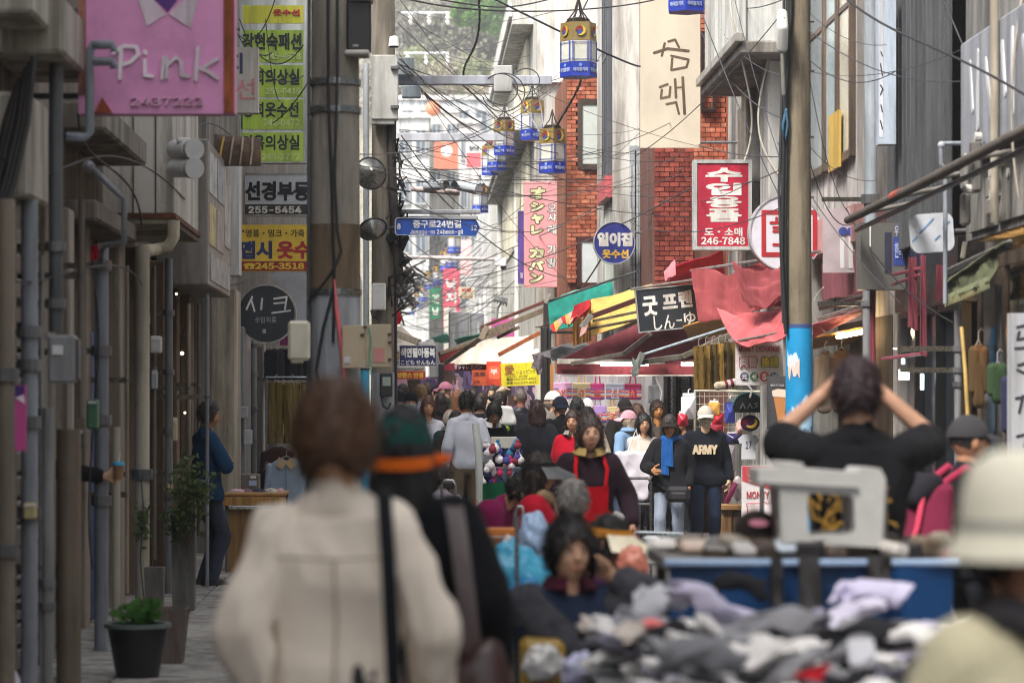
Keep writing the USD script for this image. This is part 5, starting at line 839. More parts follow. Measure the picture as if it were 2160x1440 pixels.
beam(t, 'arm', (1206, 767, 36.1), (1316, 746, 35.4), 9, '7c736c'); beam(t, 'arm', (1316, 746, 35.4), (1372, 704, 34.8), 10, '7a706a'); part(t, 'white_hem', B().bb(P(1175, 793, 36.45), P(1470, 790, 36.38)), M('d9d4cc', 'canvas'))
for (a, b) in ((1267, 1367), (1437, 1472)):
    l = thing('tube_lamp', ('lit white tube lamp, the whole one under the maroon awning', 'lit white tube lamp by the olive trousers, end of a second tube')[a > 1400], 'lamp'); part(l, 'tube', B().cone(P(a, 768.5, 36.2), P(b, 768.5, 36.2), .024, n=12), M('fff4ee', 'emit', None, None, 9.0)); part(l, 'fitting', B().bb(P(a - 3, 764, 36.27), P(b + 3, 762, 36.15)), M('d0d0cd', 'paint'))
t = awn('canopy', 'pale cream canvas awning with a maroon lettered valance over the crowd', ((1028, 712, 48.8), (1142, 702, 48.6), (1128, 762, 48.2), (936, 768, 49.0)), 'e6dfd2', .04, .05, 9)
g = grid4(P(936, 766, 48.9), P(1027, 764, 48.9), P(1026, 783, 48.9), P(938, 781, 48.9), 10, 4, 0, .01, 5, 2, (0, 1, 0)); part(t, 'valance', B().sheet(g, .01), M('8a2f3c', 'canvas'), smooth=60)
q0, q1 = P(958, 779, 48.86), P(1016, 769, 48.86); part(t, 'lettering', B().poly(fit(glyphs('オシャレ カバン', 1), q0[0], q0[2], q1[0], q1[2]), 48.85, 48.88), M('d9c9cc', 'paint'))
beam(t, 'arm', (1015, 690, 45.5), (1150, 636, 44.6), 7, '6e4038', 'paint'); beam(t, 'arm', (1016, 706, 45.5), (1152, 652, 44.6), 11, '80715f', 'wood'); beam(t, 'arm', (1050, 712, 45.5), (1094, 690, 45.0), 7, '6f6250', 'wood'); beam(t, 'arm', (930, 745, 47), (1086, 690, 46), 8, '7b6c5c', 'wood'); beam(t, 'arm', (940, 765, 48), (1016, 712, 46), 10, '8a7a68', 'wood'); beam(t, 'elbow', (1014, 716, 45.4), (1028, 688, 45.4), 12, '8a7b6a', 'wood')
beam(t, 'red_edge', (930, 758, 48.5), (1000, 726, 47), 9, '8f2630', 'paint')
b = B().bb(P(1146, 780, 44.3), P(1162, 632, 44.1)); part(t, 'post', b, M('2a2422', 'wood')); beam(t, 'orange_plank', (1052, 748, 45.8), (1138, 702, 45.4), 9, 'a8603c', 'wood')
l = thing('tube_lamp', 'lit white tube lamp under the pale cream awning', 'lamp'); part(l, 'tube', B().cone(P(1076, 752, 46.5), P(1134, 739, 46.0), .022), M('fff6e8', 'emit', None, None, 8.0)); part(l, 'fitting', B().bb(P(1074, 748, 46.6), P(1136, 744, 46.5)), M('c9b9a4', 'paint'))
t = thing('market_stall', 'dark steel stall frame with torn grey cover left of the maroon awning', 'stall'); b = B()
for (a, c, w) in (((1150, 690, 41), (1150, 850, 41), 9), ((1160, 700, 41), (1250, 702, 41), 6), ((1160, 735, 41), (1240, 740, 40), 5)): beam(t, 'bar', a, c, w, '3b3836')
awn('torn_cover', '', ((1122, 742, 38.6), (1235, 712, 38.4), (1246, 734, 38.2), (1128, 756, 38.4)), '6c6a6c', 0, .12, 11, parent=t); awn('torn_rag', '', ((1124, 756, 38.3), (1150, 750, 38.3), (1142, 790, 38.3), (1120, 782, 38.3)), '8b8087', 0, .1, 12, parent=t); awn('dark_cover', '', ((1160, 738, 38.2), (1240, 725, 38.1), (1240, 760, 38.0), (1165, 765, 38.1)), '3a3a3d', 0, .1, 13, parent=t)
b = B().bb(P(1140, 860, 41.2), P(1163, 690, 41.0)); part(t, 'post', b, M('232022', 'wood')); part(t, 'orange_post', B().bb(P(1160, 850, 37.3), P(1167, 768, 37.22)), M('b47636', 'wood'))
t = awn('canopy', 'bright red canvas awning behind the pink one', ((1416, 566, 33.6), (1524, 530, 33.4), (1530, 592, 35), (1412, 600, 35)), 'c02440', 0, .06, 15); awn('pink_end', '', ((1400, 575, 33.5), (1424, 545, 33.5), (1426, 578, 33.4), (1404, 592, 33.4)), 'd28a92', 0, .03, 4, parent=t); beam(t, 'bar', (1330, 610, 33.9), (1462, 590, 33.6), 5, '8d8783')
t = awn('canopy', 'faded pink crumpled canvas hanging in front of the black sign', ((1458, 574, 30.8), (1662, 540, 29.4), (1652, 628, 29.6), (1474, 676, 30.6)), 'bd5e62', .06, .075, 21, nu=34, nv=18, fr=5)
awn('folded_flap', '', ((1545, 560, 29.3), (1662, 556, 28.9), (1655, 620, 28.9), (1566, 638, 29.3)), 'b45c62', .08, .08, 24, nu=24, nv=14, fr=5, parent=t); awn('lower_flap', '', ((1512, 652, 30.2), (1662, 640, 29.0), (1668, 706, 28.6), (1550, 724, 29.4)), 'd86f74', .06, .06, 27, nu=22, nv=12, fr=4, parent=t); awn('red_inside', '', ((1590, 640, 29.8), (1660, 618, 29.6), (1660, 650, 29.7), (1596, 652, 29.8)), 'a83a42', 0, .04, 28, parent=t)
beam(t, 'pole', (1456, 571, 30.9), (1730, 530, 28.7), 6, '9a8f8f'); beam(t, 'arm', (1540, 722, 29.5), (1700, 690, 28.5), 5, '8b8681')
t = awn('canopy', 'dull pink canvas strip on the far right of the blue banded pole', ((1734, 560, 28.4), (1836, 515, 26.3), (1836, 618, 26.5), (1735, 634, 28.4)), '9c5f68', 0, .05, 31); awn('low_flap', '', ((1700, 688, 28.3), (1818, 655, 26.6), (1818, 662, 27), (1704, 716, 28.6)), 'cf7b7e', 0, .03, 32, parent=t); beam(t, 'rail', (1726, 672, 28.2), (1822, 642, 26.5), 6, 'a5a09c'); beam(t, 'dark_rail', (1730, 650, 28.3), (1826, 626, 26.6), 10, '2e2726')
awn('wall_strip', '', ((1838, 490, 26.1), (1846, 470, 25.9), (1846, 660, 25.9), (1838, 680, 26.1)), '8f5560', 0, .02, 33, parent=t)
l = thing('tube_lamp', 'lit warm tube lamp under the low pink flap on the right', 'lamp'); part(l, 'tube', B().cone(P(1768, 710, 28.2), P(1822, 699, 27.2), .024), M('ffe2a8', 'emit', None, None, 12.0)); part(l, 'fitting', B().bb(P(1764, 706, 28.3), P(1824, 700, 28.25)), M('b98e52', 'paint'))
t = thing('stall_roof', 'golden lit wooden stall roof under the black sign', 'stall'); awn('plank', '', ((1440, 690, 33.2), (1540, 655, 33.0), (1560, 695, 34.5), (1455, 720, 34.6)), 'c78f3f', 0, .03, 41, parent=t, kind='wood'); awn('plank', '', ((1700, 712, 28.6), (1830, 690, 27.6), (1830, 722, 29), (1705, 735, 29.6)), 'a9702c', 0, .03, 42, parent=t, kind='wood')
beam(t, 'light_edge', (1355, 748, 33.4), (1536, 690, 33.0), 5, 'bfcdd8'); beam(t, 'beam', (1350, 764, 33.3), (1440, 752, 33.1), 12, '6a655c'); beam(t, 'beam', (1440, 752, 33.1), (1545, 704, 32.9), 12, '777060'); beam(t, 'joint', (1336, 790, 33.2), (1356, 744, 33.2), 14, '8a8a86'); awn('hanging_tape', '', ((1334, 756, 33.1), (1352, 752, 33.1), (1346, 796, 33.1), (1334, 788, 33.1)), '8f948c', 0, .06, 5, parent=t)
t = awn('canopy', 'small olive green fringed awning above the lit shop window', ((2122, 506, 20.1), (1996, 590, 22.4), (1994, 600, 22.3), (2098, 522, 20.0)), '70735a', 0, .02, 51); g = grid4(P(1996, 590, 22.4), P(2112, 530, 20.1), P(2088, 594, 20.1), P(1998, 634, 22.4), 26, 6, 0, .05, 12, 6, (1, 0, 0)); part(t, 'fringe', B().sheet(g, .01), M('6f7458', 'canvas'), smooth=60); beam(t, 'top_rail', (1994, 572, 22.5), (2132, 508, 20.2), 8, 'a5a49d'); beam(t, 'dark_gutter', (1996, 583, 22.45), (2126, 518, 20.2), 14, '24211f'); beam(t, 'bracket', (2030, 545, 21.4), (2036, 510, 21.4), 10, 'aaa79d')
for i in range(22): u = i / 21; p = P(1997 + 92 * u, 634 - 40 * u, 22.38 - 2.25 * u); part(t, 'tassel', B().cone(p + [-.012, -.01, .04], p + [-.012, -.01, -.05], .012, .005, 6), M('82876a', 'cloth'))
t = thing('ribbon', 'faded pink plastic strips hanging on the dark glass front', 'ribbon')
for (x0, x1, y0, y1, Y) in ((1916, 1934, 545, 690, 24.4), (1942, 1953, 540, 745, 24.2), (1836, 1845, 600, 790, 25.9), (1975, 1992, 560, 630, 23.4)): awn('strip', '', ((x0, y0, Y), (x1, y0 - 3, Y), (x1 + 2, y1 + 8, Y), (x0 - 1, y1, Y)), '8f4653', 0, .03, int(x0), parent=t)
for (a, b) in (((1882, 580, 24.9), (1940, 566, 24.3)), ((1882, 600, 24.9), (1940, 580, 24.3)), ((1860, 757, 25), (1950, 745, 24.2))): beam(t, 'cross_strip', a, b, 7, '84404c', 'plastic')
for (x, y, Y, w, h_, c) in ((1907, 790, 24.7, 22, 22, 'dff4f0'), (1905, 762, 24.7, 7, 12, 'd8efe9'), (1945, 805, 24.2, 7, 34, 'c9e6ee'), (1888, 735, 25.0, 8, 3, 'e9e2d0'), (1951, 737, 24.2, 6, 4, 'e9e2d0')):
    q = P(x, y, Y); single('window_light', f'pale glowing patch for a light reflected in the dark glass front, {dict([(1907, "the square glyph"), (1905, "the narrow upper one"), (1945, "tall one by the frame edge"), (1888, "flat one on the cross strip left"), (1951, "flat one on the cross strip right")])[x]}', 'light', B().box(q, (w * S(Y), .02, h_ * S(Y)), None, .004), M(c, 'emit', None, None, 2.2))  # emissive boxes imitate lights mirrored in the shop glass
# far and left stall roofs
t = thing('stall_roof', 'low brown and white stall roof on the left above the blue children sign', 'stall'); awn('roof', '', ((800, 700, 46), (846, 688, 46), (900, 740, 44.5), (820, 745, 44.5)), 'a3988c', 0, .03, 61, parent=t, kind='paint'); beam(t, 'gutter', (838, 704, 44.6), (884, 722, 44.2), 14, '8c8170', 'wood'); awn('white_cover', '', ((880, 722, 44.2), (914, 714, 44.2), (920, 734, 44.2), (888, 736, 44.2)), 'cfcfd2', 0, .03, 62, parent=t); awn('red_cloth', '', ((826, 655, 43.8), (838, 650, 43.8), (848, 676, 43.8), (828, 690, 43.8)), 'b3202c', 0, .12, 63, parent=t, kind='cloth'); awn('dark_cloth', '', ((826, 688, 43.8), (836, 690, 43.8), (836, 745, 43.8), (826, 745, 43.8)), '3a2622', 0, .1, 64, parent=t, kind='cloth')
t = awn('canopy', 'small teal awnings far down the street', ((908, 712, 62), (944, 704, 62), (948, 720, 64), (912, 722, 64)), '5b9f94', 0, .05, 65); awn('canopy', '', ((958, 716, 58), (1026, 698, 56), (1030, 706, 57), (964, 724, 59)), '1f8a72', 0, .05, 66, parent=t)
t = awn('canopy', 'red and grey low awnings behind the cream one', ((924, 742, 60), (1005, 722, 56), (1005, 745, 58), (930, 765, 62)), '8f2a33', 0, .06, 67)
for i, (a, c, b_, d, Y, col, lb) in enumerate(((946, 990, 658, 712, 74, '7b7d80', 'dark grey stained sheet metal hut side beyond the awnings'), (991, 1021, 660, 702, 78, '83868a', 'second dark grey hut side right of the white post'), (1086, 1150, 680, 712, 60, '6f7174', 'grey flat stall roof block behind the brown arms'))):
    h_ = thing('stall_hut', lb, 'stall'); p, q = P(a, d, Y), P(c, b_, Y); part(h_, 'panel', B().bb((p[0], Y, 0), (q[0], Y + 1.5, q[2]), .02), M(col, 'wall')); part(h_, 'post', B().bb((p[0] - .12, Y - .05, 0), (p[0], Y + .05, q[2] + .1)), M('d2cfc6', 'paint'))
# dark shop mouths behind the crowd
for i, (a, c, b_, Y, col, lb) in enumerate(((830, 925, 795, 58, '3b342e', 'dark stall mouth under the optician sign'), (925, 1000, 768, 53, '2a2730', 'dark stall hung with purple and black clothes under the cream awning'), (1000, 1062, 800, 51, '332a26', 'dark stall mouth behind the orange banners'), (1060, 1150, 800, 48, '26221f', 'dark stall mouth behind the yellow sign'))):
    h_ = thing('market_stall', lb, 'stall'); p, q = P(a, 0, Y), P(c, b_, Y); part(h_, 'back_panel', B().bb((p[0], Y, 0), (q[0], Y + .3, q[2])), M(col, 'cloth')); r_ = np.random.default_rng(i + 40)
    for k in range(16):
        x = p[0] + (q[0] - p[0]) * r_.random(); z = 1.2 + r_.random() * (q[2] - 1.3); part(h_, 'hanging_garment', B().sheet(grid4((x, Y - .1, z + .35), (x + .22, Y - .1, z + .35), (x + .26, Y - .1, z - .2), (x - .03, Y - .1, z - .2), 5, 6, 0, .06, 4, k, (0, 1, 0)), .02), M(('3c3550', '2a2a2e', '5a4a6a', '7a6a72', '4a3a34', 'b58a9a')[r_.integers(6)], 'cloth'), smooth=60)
# ------------------------------------------------------------------ cross arms, lanterns, cables
def xbeam(label, x0, x1, y, h_, Y, c='aab0bd'):
    t = thing('cross_arm', label, 'cross arm'); part(t, 'beam', B().bb(P(x0, y + h_ / 2, Y), P(x1, y - h_ / 2, Y) + [0, .1, 0], .008), M(c, 'paint')); return t
t = xbeam('long grey square steel arm on the second pole carrying a grey box', 808, 1164, 169, 19, 31, 'a8abb6'); b = B(); bx(b, 1042, 138, 1081, 194, 30.8, .12, .01); part(t, 'box', b, M('b0b1ae', 'paint'))
for (x, y, w, h_) in ((852, 140, 44, 38), (868, 193, 40, 26)): b = B(); bx(b, x - w / 2, y - h_ / 2, x + w / 2, y + h_ / 2, 30.85, .12, .01); part(t, 'box', b, M('a3b0b6', 'paint'))
for (x, y, r) in ((1062, 195, 45), (1056, 188, 36), (1110, 170, 28)): aa = np.linspace(-2.4, 2.9, 24); part(t, 'cable_loop', B().tube([P(x + r * math.cos(a), y + r * .9 * math.sin(a), 30.7) for a in aa], .007, 6), M('3b3838', 'cable'), smooth=True)
xbeam('shorter grey square steel arm below the long one', 838, 1064, 289, 17, 42, 'b3b5bc')
t = xbeam('grey double rail arm just above the blue street name plate', 832, 1014, 446, 9, 30.6, 'b3b5ba'); part(t, 'rail', B().bb(P(836, 462, 30.6), P(1008, 455, 30.6) + [0, .08, 0], .005), M('9fa1a3', 'paint'))
t = thing('camera_arm', 'round white steel arm with a dome camera over the street', 'camera arm'); part(t, 'tube', B().tube([P(832, 541, 52), P(1046, 547, 52)], .035, 12), M('c9bfbf', 'paint'), smooth=True); part(t, 'end_box', B().bb(P(1044, 560, 51.9), P(1068, 543, 51.9) + [0, .2, 0], .01), M('cfd0d2', 'plastic')); q = P(1062, 556, 51.7); part(t, 'dome_housing', B().lathe([(.01, .08), (.05, .06), (.062, -.02), (.058, -.04)], q, 16), M('dedede', 'plastic'), smooth=True); part(t, 'dome', B().ball(q + [0, 0, -.06], (.055, .055, .06), 2), M('201f22', 'gloss'), smooth=True)
t = thing('camera_arm', 'pinkish white steel arm with two tube cameras and floodlight', 'camera arm'); part(t, 'tube', B().tube([P(868, 398, 38), P(970, 407, 38)], .038, 12), M('c2b2ad', 'paint'), smooth=True)
for (x0, y0, x1, y1, r) in ((900, 393, 936, 389, .07), (968, 391, 1010, 399, .07)): part(t, 'camera_body', B().tube([P(x0, y0, 37.9), P(x1, y1, 37.6)], r, 14), M('aab0b5', 'plastic'), smooth=40)
for (x, y) in ((941, 388), (958, 389)): part(t, 'lens_housing', B().tube([P(x, y, 37.9), P(x, y, 37.5)], .055, 14), M('9a9da0', 'plastic'), smooth=40); part(t, 'lens', B().tube([P(x, y, 37.51), P(x, y, 37.48)], .045, 14), M('1f2022', 'gloss'))
for k, (y, x0, x1, xs) in enumerate(((27, 846, 948, (866, 905, 944)), (112, 852, 946, (860, 899, 944)))):
    t = xbeam(('upper', 'lower')[k] + ' pale insulator rail against the hillside', x0, x1, y, 5, 70, 'cfd2d6')
    for x in xs: part(t, 'insulator', B().lathe([(.01, .0), (.06, -.03), (.03, -.08), (.065, -.12), (.03, -.17), (.06, -.22), (.02, -.3)], P(x, y, 69.9), 10), M('d9d6d2', 'gloss')); part(t, 'jumper', B().tube([P(x, y + 10, 69.9), P(x - 12, y + 40, 69.9), P(x - 10, y + 60, 69.9)], .014, 5), M('66605c', 'cable'))
def lantern(x, y0, y1, Y, six, ang, lab):
    """Hanging paper lantern, x = its middle, y0..y1 its top and bottom edge."""
    s = S(Y); H_ = (y1 - y0) * s; c = P(x, y1, Y); t = thing('lantern', lab, 'lantern', 'lanterns strung over the alley', loc=c, rotz=ang + (0 if six else 45))
    n = 6 if six else 4; R = H_ * (.345 if six else .30); an = np.arange(n) * 2 * math.pi / n + (math.pi / n if not six else 0)
    pt = lambda z, k=1.0: np.array([[R * k * math.cos(a), R * k * math.sin(a), z] for a in an])
    def shell(z0, z1, k=1.0, k2=None):
        a, b_ = pt(z0, k), pt(z1, k2 or k); f = [[i, (i + 1) % n, n + (i + 1) % n, n + i] for i in range(n)]; return B().add(np.vstack([a, b_]), f)
    part(t, 'blue_base', shell(0, .27 * H_, 1.0).add(np.vstack([pt(0, 1.0), [[0, 0, .0]]]), [[(i + 1) % n, i, n] for i in range(n)]), M('26399a', 'plastic')); part(t, 'paper_panel', shell(.27 * H_, .66 * H_, .985), M('c3c3b6', 'plastic')); part(t, 'brown_top', shell(.66 * H_, H_, 1.0, .96).add(np.vstack([pt(H_, .96), [[0, 0, H_]]]), [[i, (i + 1) % n, n] for i in range(n)]), M('7d6a3e', 'plastic'))
    for i in range(n):
        A_, C_ = pt(0)[i], pt(0)[(i + 1) % n]; mid = (A_ + C_) / 2; nr = unit(mid); u = unit(C_ - A_); W_ = np.linalg.norm(C_ - A_)
        if (rotm(math.radians(ang + (0 if six else 45))) @ nr)[1] > .2: continue
        def face(pg, off):
            b = B().poly(pg, 0, .004); m = b.mesh(); v = np.asarray(m.vertices); return trimesh.Trimesh(mid + v[:, :1] * u + v[:, 2:3] * [0, 0, 1] + nr * (off - v[:, 1:2] + .004), m.faces, process=False)
        cz, r = .835 * H_, W_ * .27; disc = Point(0, cz).buffer(r, quad_segs=8)
        curl = Point(0, cz).buffer(r).difference(Point(-r * .42, cz + r * .15).buffer(r * .95)); tail = Point(-r * .1, cz - r * .45).buffer(r * .62).intersection(disc)
        part(t, 'red_swirl', face(disc.difference(sbox(-1, -9, 1, cz)), .002), M('8c2f2c', 'paint')); part(t, 'blue_swirl', face(tail, .005), M('35448c', 'paint')); part(t, 'yellow_swirl', face(curl, .008), M('d2b53c', 'paint'))
        fr_ = B(); m_ = face(shapely.union_all([sbox(x_ - .012 * W_, .28 * H_, x_ + .012 * W_, .655 * H_) for x_ in (-.43 * W_, -.36 * W_, .36 * W_, .43 * W_)] + [sbox(-.49 * W_, z_, .49 * W_, z_ + .008 * H_) for z_ in (.31 * H_, .62 * H_)]), .003); part(t, 'panel_line', m_, M('3d4fae', 'paint'))
        part(t, 'lettering', face(fit(glyphs('아리랑거리', 1), -.38 * W_, .08 * H_, .38 * W_, .16 * H_), .003), M('b9c6e6', 'paint')); part(t, 'emblem', face(Point(0, .205 * H_).buffer(.03 * H_), .003), M('7fa0dc', 'paint'))
    part(t, 'top_rim', B().lathe([(R * .6, H_), (R * .62, H_ + .04), (R * .5, H_ + .05)], n=10), M('3a332c', 'metal')); w = B()
    for a in an: w.tube([[R * .7 * math.cos(a), R * .7 * math.sin(a), H_], [R * .2 * math.cos(a), R * .2 * math.sin(a), H_ + .12], [0, 0, H_ + .26]], .008, 5)
    part(t, 'hanger', w, M('241f1c', 'cable'))
for a in ((1220, 50, 164, 27.5, 1, 4, 'large six sided lantern with brown swirl top, nearest whole one over the alley'), (1448, -96, 27, 27.0, 1, 22, 'lantern cut off by the top edge so only its blue base shows'), (1165, 272, 366, 38, 0, 2, 'square lantern hanging before the white ribbed windows, right of the pair'), (1123, 212, 296, 43, 0, -8, 'lantern half hidden by pale twisted cables'), (1064, 254, 328, 47, 0, 3, 'lantern in front of two overlapping ones left of the eaves'), (1048, 292, 360, 52, 0, 0, 'middle lantern of the three overlapping ones'), (1034, 308, 370, 57, 0, 6, 'hindmost lantern of the three overlapping ones'), (1013, 392, 449, 62, 0, 2, 'lantern just above the right tip of the street name plate'), (958, 486, 534, 73, 0, 3, 'lantern below the street name plate, uppermost of the far chain'), (952, 522, 566, 80, 0, 0, 'second lantern of the far chain below the street name plate'), (940, 530, 572, 86, 0, 12, 'third lantern of the far chain, half hidden'), (924, 562, 600, 93, 0, 0, 'fourth lantern of the far chain beside the red vertical sign'), (905, 574, 610, 100, 0, 8, 'fifth lantern of the far chain, with a tilted shade'), (893, 604, 636, 110, 0, 4, 'sixth lantern of the far chain, left of the green sign'), (882, 618, 648, 118, 0, 2, 'seventh lantern of the far chain'), (868, 640, 664, 128, 0, 0, 'farthest small lantern at the end of the chain')): lantern(*a)
r_ = np.random.default_rng(21)
def wire(pts, w, label=None, c='37343a', sag=0., n=14, group=None, twist=0.):
    """A cable through pixels with depths; w = its width in photo pixels at its middle."""
    q = np.array([P(*p) for p in pts]); 
    if len(q) == 2: u = np.linspace(0, 1, n)[:, None]; q = q[0] * (1 - u) + q[1] * u - np.array([0, 0, 1.0]) * (sag * 4 * u * (1 - u))
    elif len(q) > 2:
        from scipy.interpolate import CubicSpline
        tt = np.r_[0, np.cumsum(np.linalg.norm(np.diff(q, axis=0), axis=1))]; q = CubicSpline(tt, q)(np.linspace(0, tt[-1], 6 * len(q)))
    rad = max(.0026, .74 * w * S(np.mean([p[2] for p in pts])) / 2); b = B()
    if twist:
        for ph in (0, 2.1, 4.2): k = np.arange(len(q)); b.tube(q + np.stack([np.cos(k * 1.3 + ph), 0 * k, np.sin(k * 1.3 + ph)], 1) * rad * .7, rad * .62, 5)
    else: b.tube(q, rad, 6)
    single('overhead_cable', label or 'thin dark overhead cable crossing the alley in the tangle', 'cable', b, M(c, 'cable'), group or ('thin cables tangled over the alley' if not label else None), smooth=True)
# thick named ones
wire(((730, -30, 24), (880, 3, 26), (1000, 20, 28), (1080, 24, 29), (1260, 18, 31), (1400, -5, 33)), 5, 'thick dark cable sagging across the top of the picture, lower of two', n=30)
wire(((830, -20, 26), (930, 0, 27), (1010, 12, 28), (1120, 8, 30), (1210, -14, 31)), 4.5, 'thick dark cable along the top edge, upper of two')
wire(((1030, -8, 29), (1240, 95, 29.5), (1350, 140, 31)), 6, 'thick dark cable slanting down from the top to the cream cloth sign')
wire(((1775, -10, 24), (1880, 60, 22.5), (2000, 115, 21), (2170, 205, 19.5)), 7, 'thick black cable slanting across the ribbed wall to the right edge', '1e1d1f')
wire(((1985, -10, 22.5), (2020, 70, 22.2), (2052, 145, 22)), 6, 'short thick black cable dropping to the grey signboard', '222124')
wire(((1240, 0, 28), (1215, 50, 27.6)), 5, 'black cable holding up the large six sided lantern')
wire(((1212, 165, 33), (1196, 230, 37), (1168, 275, 38)), 6, 'twisted black cable from the large lantern down to the square one', '2a2522', twist=1)
wire(((1010, 0, 40), (1004, 90, 41), (985, 130, 42), (978, 170, 43)), 6, 'dark knotted cable hanging before the green tree', '2a2824', twist=1)
wire(((1090, 170, 36), (1110, 230, 38), (1140, 282, 38)), 4, 'pale twisted cable across the half hidden lantern, left strand', 'b5aca4', twist=1)
wire(((1135, 178, 36), (1142, 235, 38), (1150, 285, 38)), 4, 'pale twisted cable across the half hidden lantern, right strand', 'b5aca4', twist=1)
wire(((896, 198, 36), (960, 250, 40), (1020, 285, 44)), 4, 'dark spiral wrapped cable from the small teal box to the short arm', '3a3432', twist=1)
wire(((976, 180, 36), (1010, 210, 40), (1050, 250, 47)), 4, 'dark spiral wrapped cable to the three overlapping lanterns', '3a3432', twist=1)
wire(((1300, 490, 39), (1240, 590, 40), (1130, 690, 43)), 5, 'rusty brown stay rod slanting from the round blue sign', '5a3a34')
wire(((1785, 440, 26.5), (1900, 600, 24.5), (2010, 680, 23)), 4, 'black cable slanting across the dark glass shop front', '26262a')
wire(((1738, 605, 28), (1715, 640, 28), (1740, 700, 28)), 3, 'loose grey loop of cable right of the blue band', '8a8683')
wire(((1540, -5, 30), (1560, 110, 30), (1582, 300, 30.4), (1570, 340, 30.4)), 6, 'cream cable snaking down the white panel wall', 'b7b0a2')
wire(((1620, 0, 30), (1608, 180, 30), (1606, 300, 30), (1618, 330, 30), (1646, 310, 29)), 6, 'cream cable with a hook end beside the street lamp', 'bfb9ac')
wire(((2155, 0, 20), (2140, 110, 20), (2136, 300, 20), (2150, 420, 20)), 8, 'beige cable hanging down over the grey signboard', '9a9184')
wire(((836, 400, 31), (1010, 380, 36), (1290, 380, 38)), 3)
for (x, y, Y) in ((850, 700, 100), (862, 668, 100)): pass
# thin tangle: left hub near the second pole to points on the right walls and between
hubs_l = [(838, 300, 30), (838, 130, 30), (836, 60, 30), (838, 345, 30), (836, 330, 30), (842, 560, 50), (840, 490, 40), (836, 20, 30), (838, 605, 62), (700, 330, 20.3)]
ends_r = [(1350, 250, 36.5), (1480, 330, 37), (1440, 370, 37), (1262, 300, 41), (1266, 130, 41), (1366, 320, 38), (1300, 400, 39), (1176, 380, 46), (1460, 430, 37), (1330, 585, 39), (1540, 310, 33), (1462, 275, 37), (1200, 590, 43.5), (1186, 610, 43.6), (1096, 500, 47), (1264, 60, 41)]
for i in range(34):
    a = hubs_l[r_.integers(len(hubs_l))]; b_ = ends_r[r_.integers(len(ends_r))]; j = r_.normal(0, 14, 4); wire(((a[0] + abs(j[0]) * .3, a[1] + j[1], a[2]), (b_[0] + j[2] * .5, b_[1] + j[3] * 2, b_[2])), 1.5 + 1.6 * r_.random() ** 2, sag=.1 + .5 * r_.random(), c=('3a3739', '4a4648', '5c5858')[r_.integers(3)], n=12)
for (a, b_) in (((1640, 40, 27), (1340, 330, 36)), ((1650, 250, 26.1), (1480, 70, 36)), ((1660, 160, 26), (1500, 30, 33)), ((1700, 60, 26), (2050, 170, 22)), ((1700, 150, 26), (2050, 95, 22)), ((1700, 120, 26), (1890, 150, 25)), ((1700, 300, 26), (1850, 380, 26)), ((1668, 330, 26), (1462, 300, 36)), ((1660, 350, 26), (1440, 370, 37)), ((1664, 430, 26), (1330, 470, 38)), ((1700, 120, 26), (1790, 450, 26.6)), ((1705, 330, 26), (1800, 470, 26.5)), ((1650, 0, 26), (1480, -20, 36)), ((1550, 0, 30), (1650, 350, 26)), ((1640, 300, 26.5), (1900, 640, 24.6)), ((2160, 120, 20), (2050, 170, 22)), ((1590, 380, 29), (1340, 400, 38)), ((1470, 0, 30), (1720, 560, 26)), ((640, 95, 34), (540, 108, 35)), ((505, 40, 30), (575, 110, 30)), ((590, 215, 30), (560, 40, 30)), ((500, 70, 30), (640, 160, 31)), ((580, 0, 30), (505, 75, 30)), ((655, 165, 29), (575, 260, 31)), ((1700, 20, 26), (1870, 95, 25))):
    wire((a, b_), 2 + 1.5 * r_.random(), sag=.05 + .2 * r_.random())
for i in range(34):      # far tangle under the name plate
    a = (832 + 30 * r_.random(), 500 + 190 * r_.random(), 55 + 50 * r_.random()); b_ = (980 + 210 * r_.random(), 500 + 160 * r_.random(), 48 + 30 * r_.random()); wire((a, b_), 1.4 + 1.3 * r_.random() ** 2, 'thin far cable in the tangle below the street name plate', sag=.1 + .7 * r_.random(), c=('3a3738', '57534f')[r_.integers(2)], n=10, group='far cables below the street name plate')
for i in range(16):
    a = (838 + 60 * r_.random(), 20 + 200 * r_.random(), 50); b_ = (930 + 240 * r_.random(), -10 + 330 * r_.random(), 45); wire((a, b_), 1.2 + 1.0 * r_.random(), 'hair thin cable against the hillside and white houses', sag=.4 * r_.random(), c='4a4746', n=8, group='hair thin cables against the hillside')
t = thing('cable_tangle', 'shaggy mass of spliced cables hanging left of the far lanterns', 'cables', kind='stuff'); b = B()
for i in range(90): c0 = P(832 + 40 * r_.random() ** 1.5, 560 + 90 * r_.random(), 60); b.tube([c0, c0 + r_.normal(0, .12, 3), c0 + r_.normal(0, .2, 3)], .015 + .012 * r_.random(), 4)
part(t, 'strand', b, M('3a3634', 'cable')); tag(t.GetChild('strand'), kind='stuff')
t = thing('paper_lantern', 'small round peach paper ball lantern near the white houses', 'lantern'); part(t, 'ball', B().ball(P(914, 229, 100), (.27, .27, .27), 3), M('d98a6a', 'paper'), smooth=True); part(t, 'cap', B().lathe([(.1, .26), (.1, .3), (.01, .32)], P(914, 229, 100), 10), M('8a5a48', 'paper'))
fl = thing('street_lamp', 'far grey street lamp with a slatted floodlight head', 'street lamp'); part(fl, 'head', B().box(P(1056, 632, 58), (.28, .3, .05), rotm(0, .3, .25), .01), M('6d7072', 'metal'))
for k in range(5): part(fl, 'slat', B().box(P(1044 + k * 6, 634 + k * 2, 57.8), (.03, .2, .02), rotm(0, .3, .25)), M('2d2e30', 'metal'))
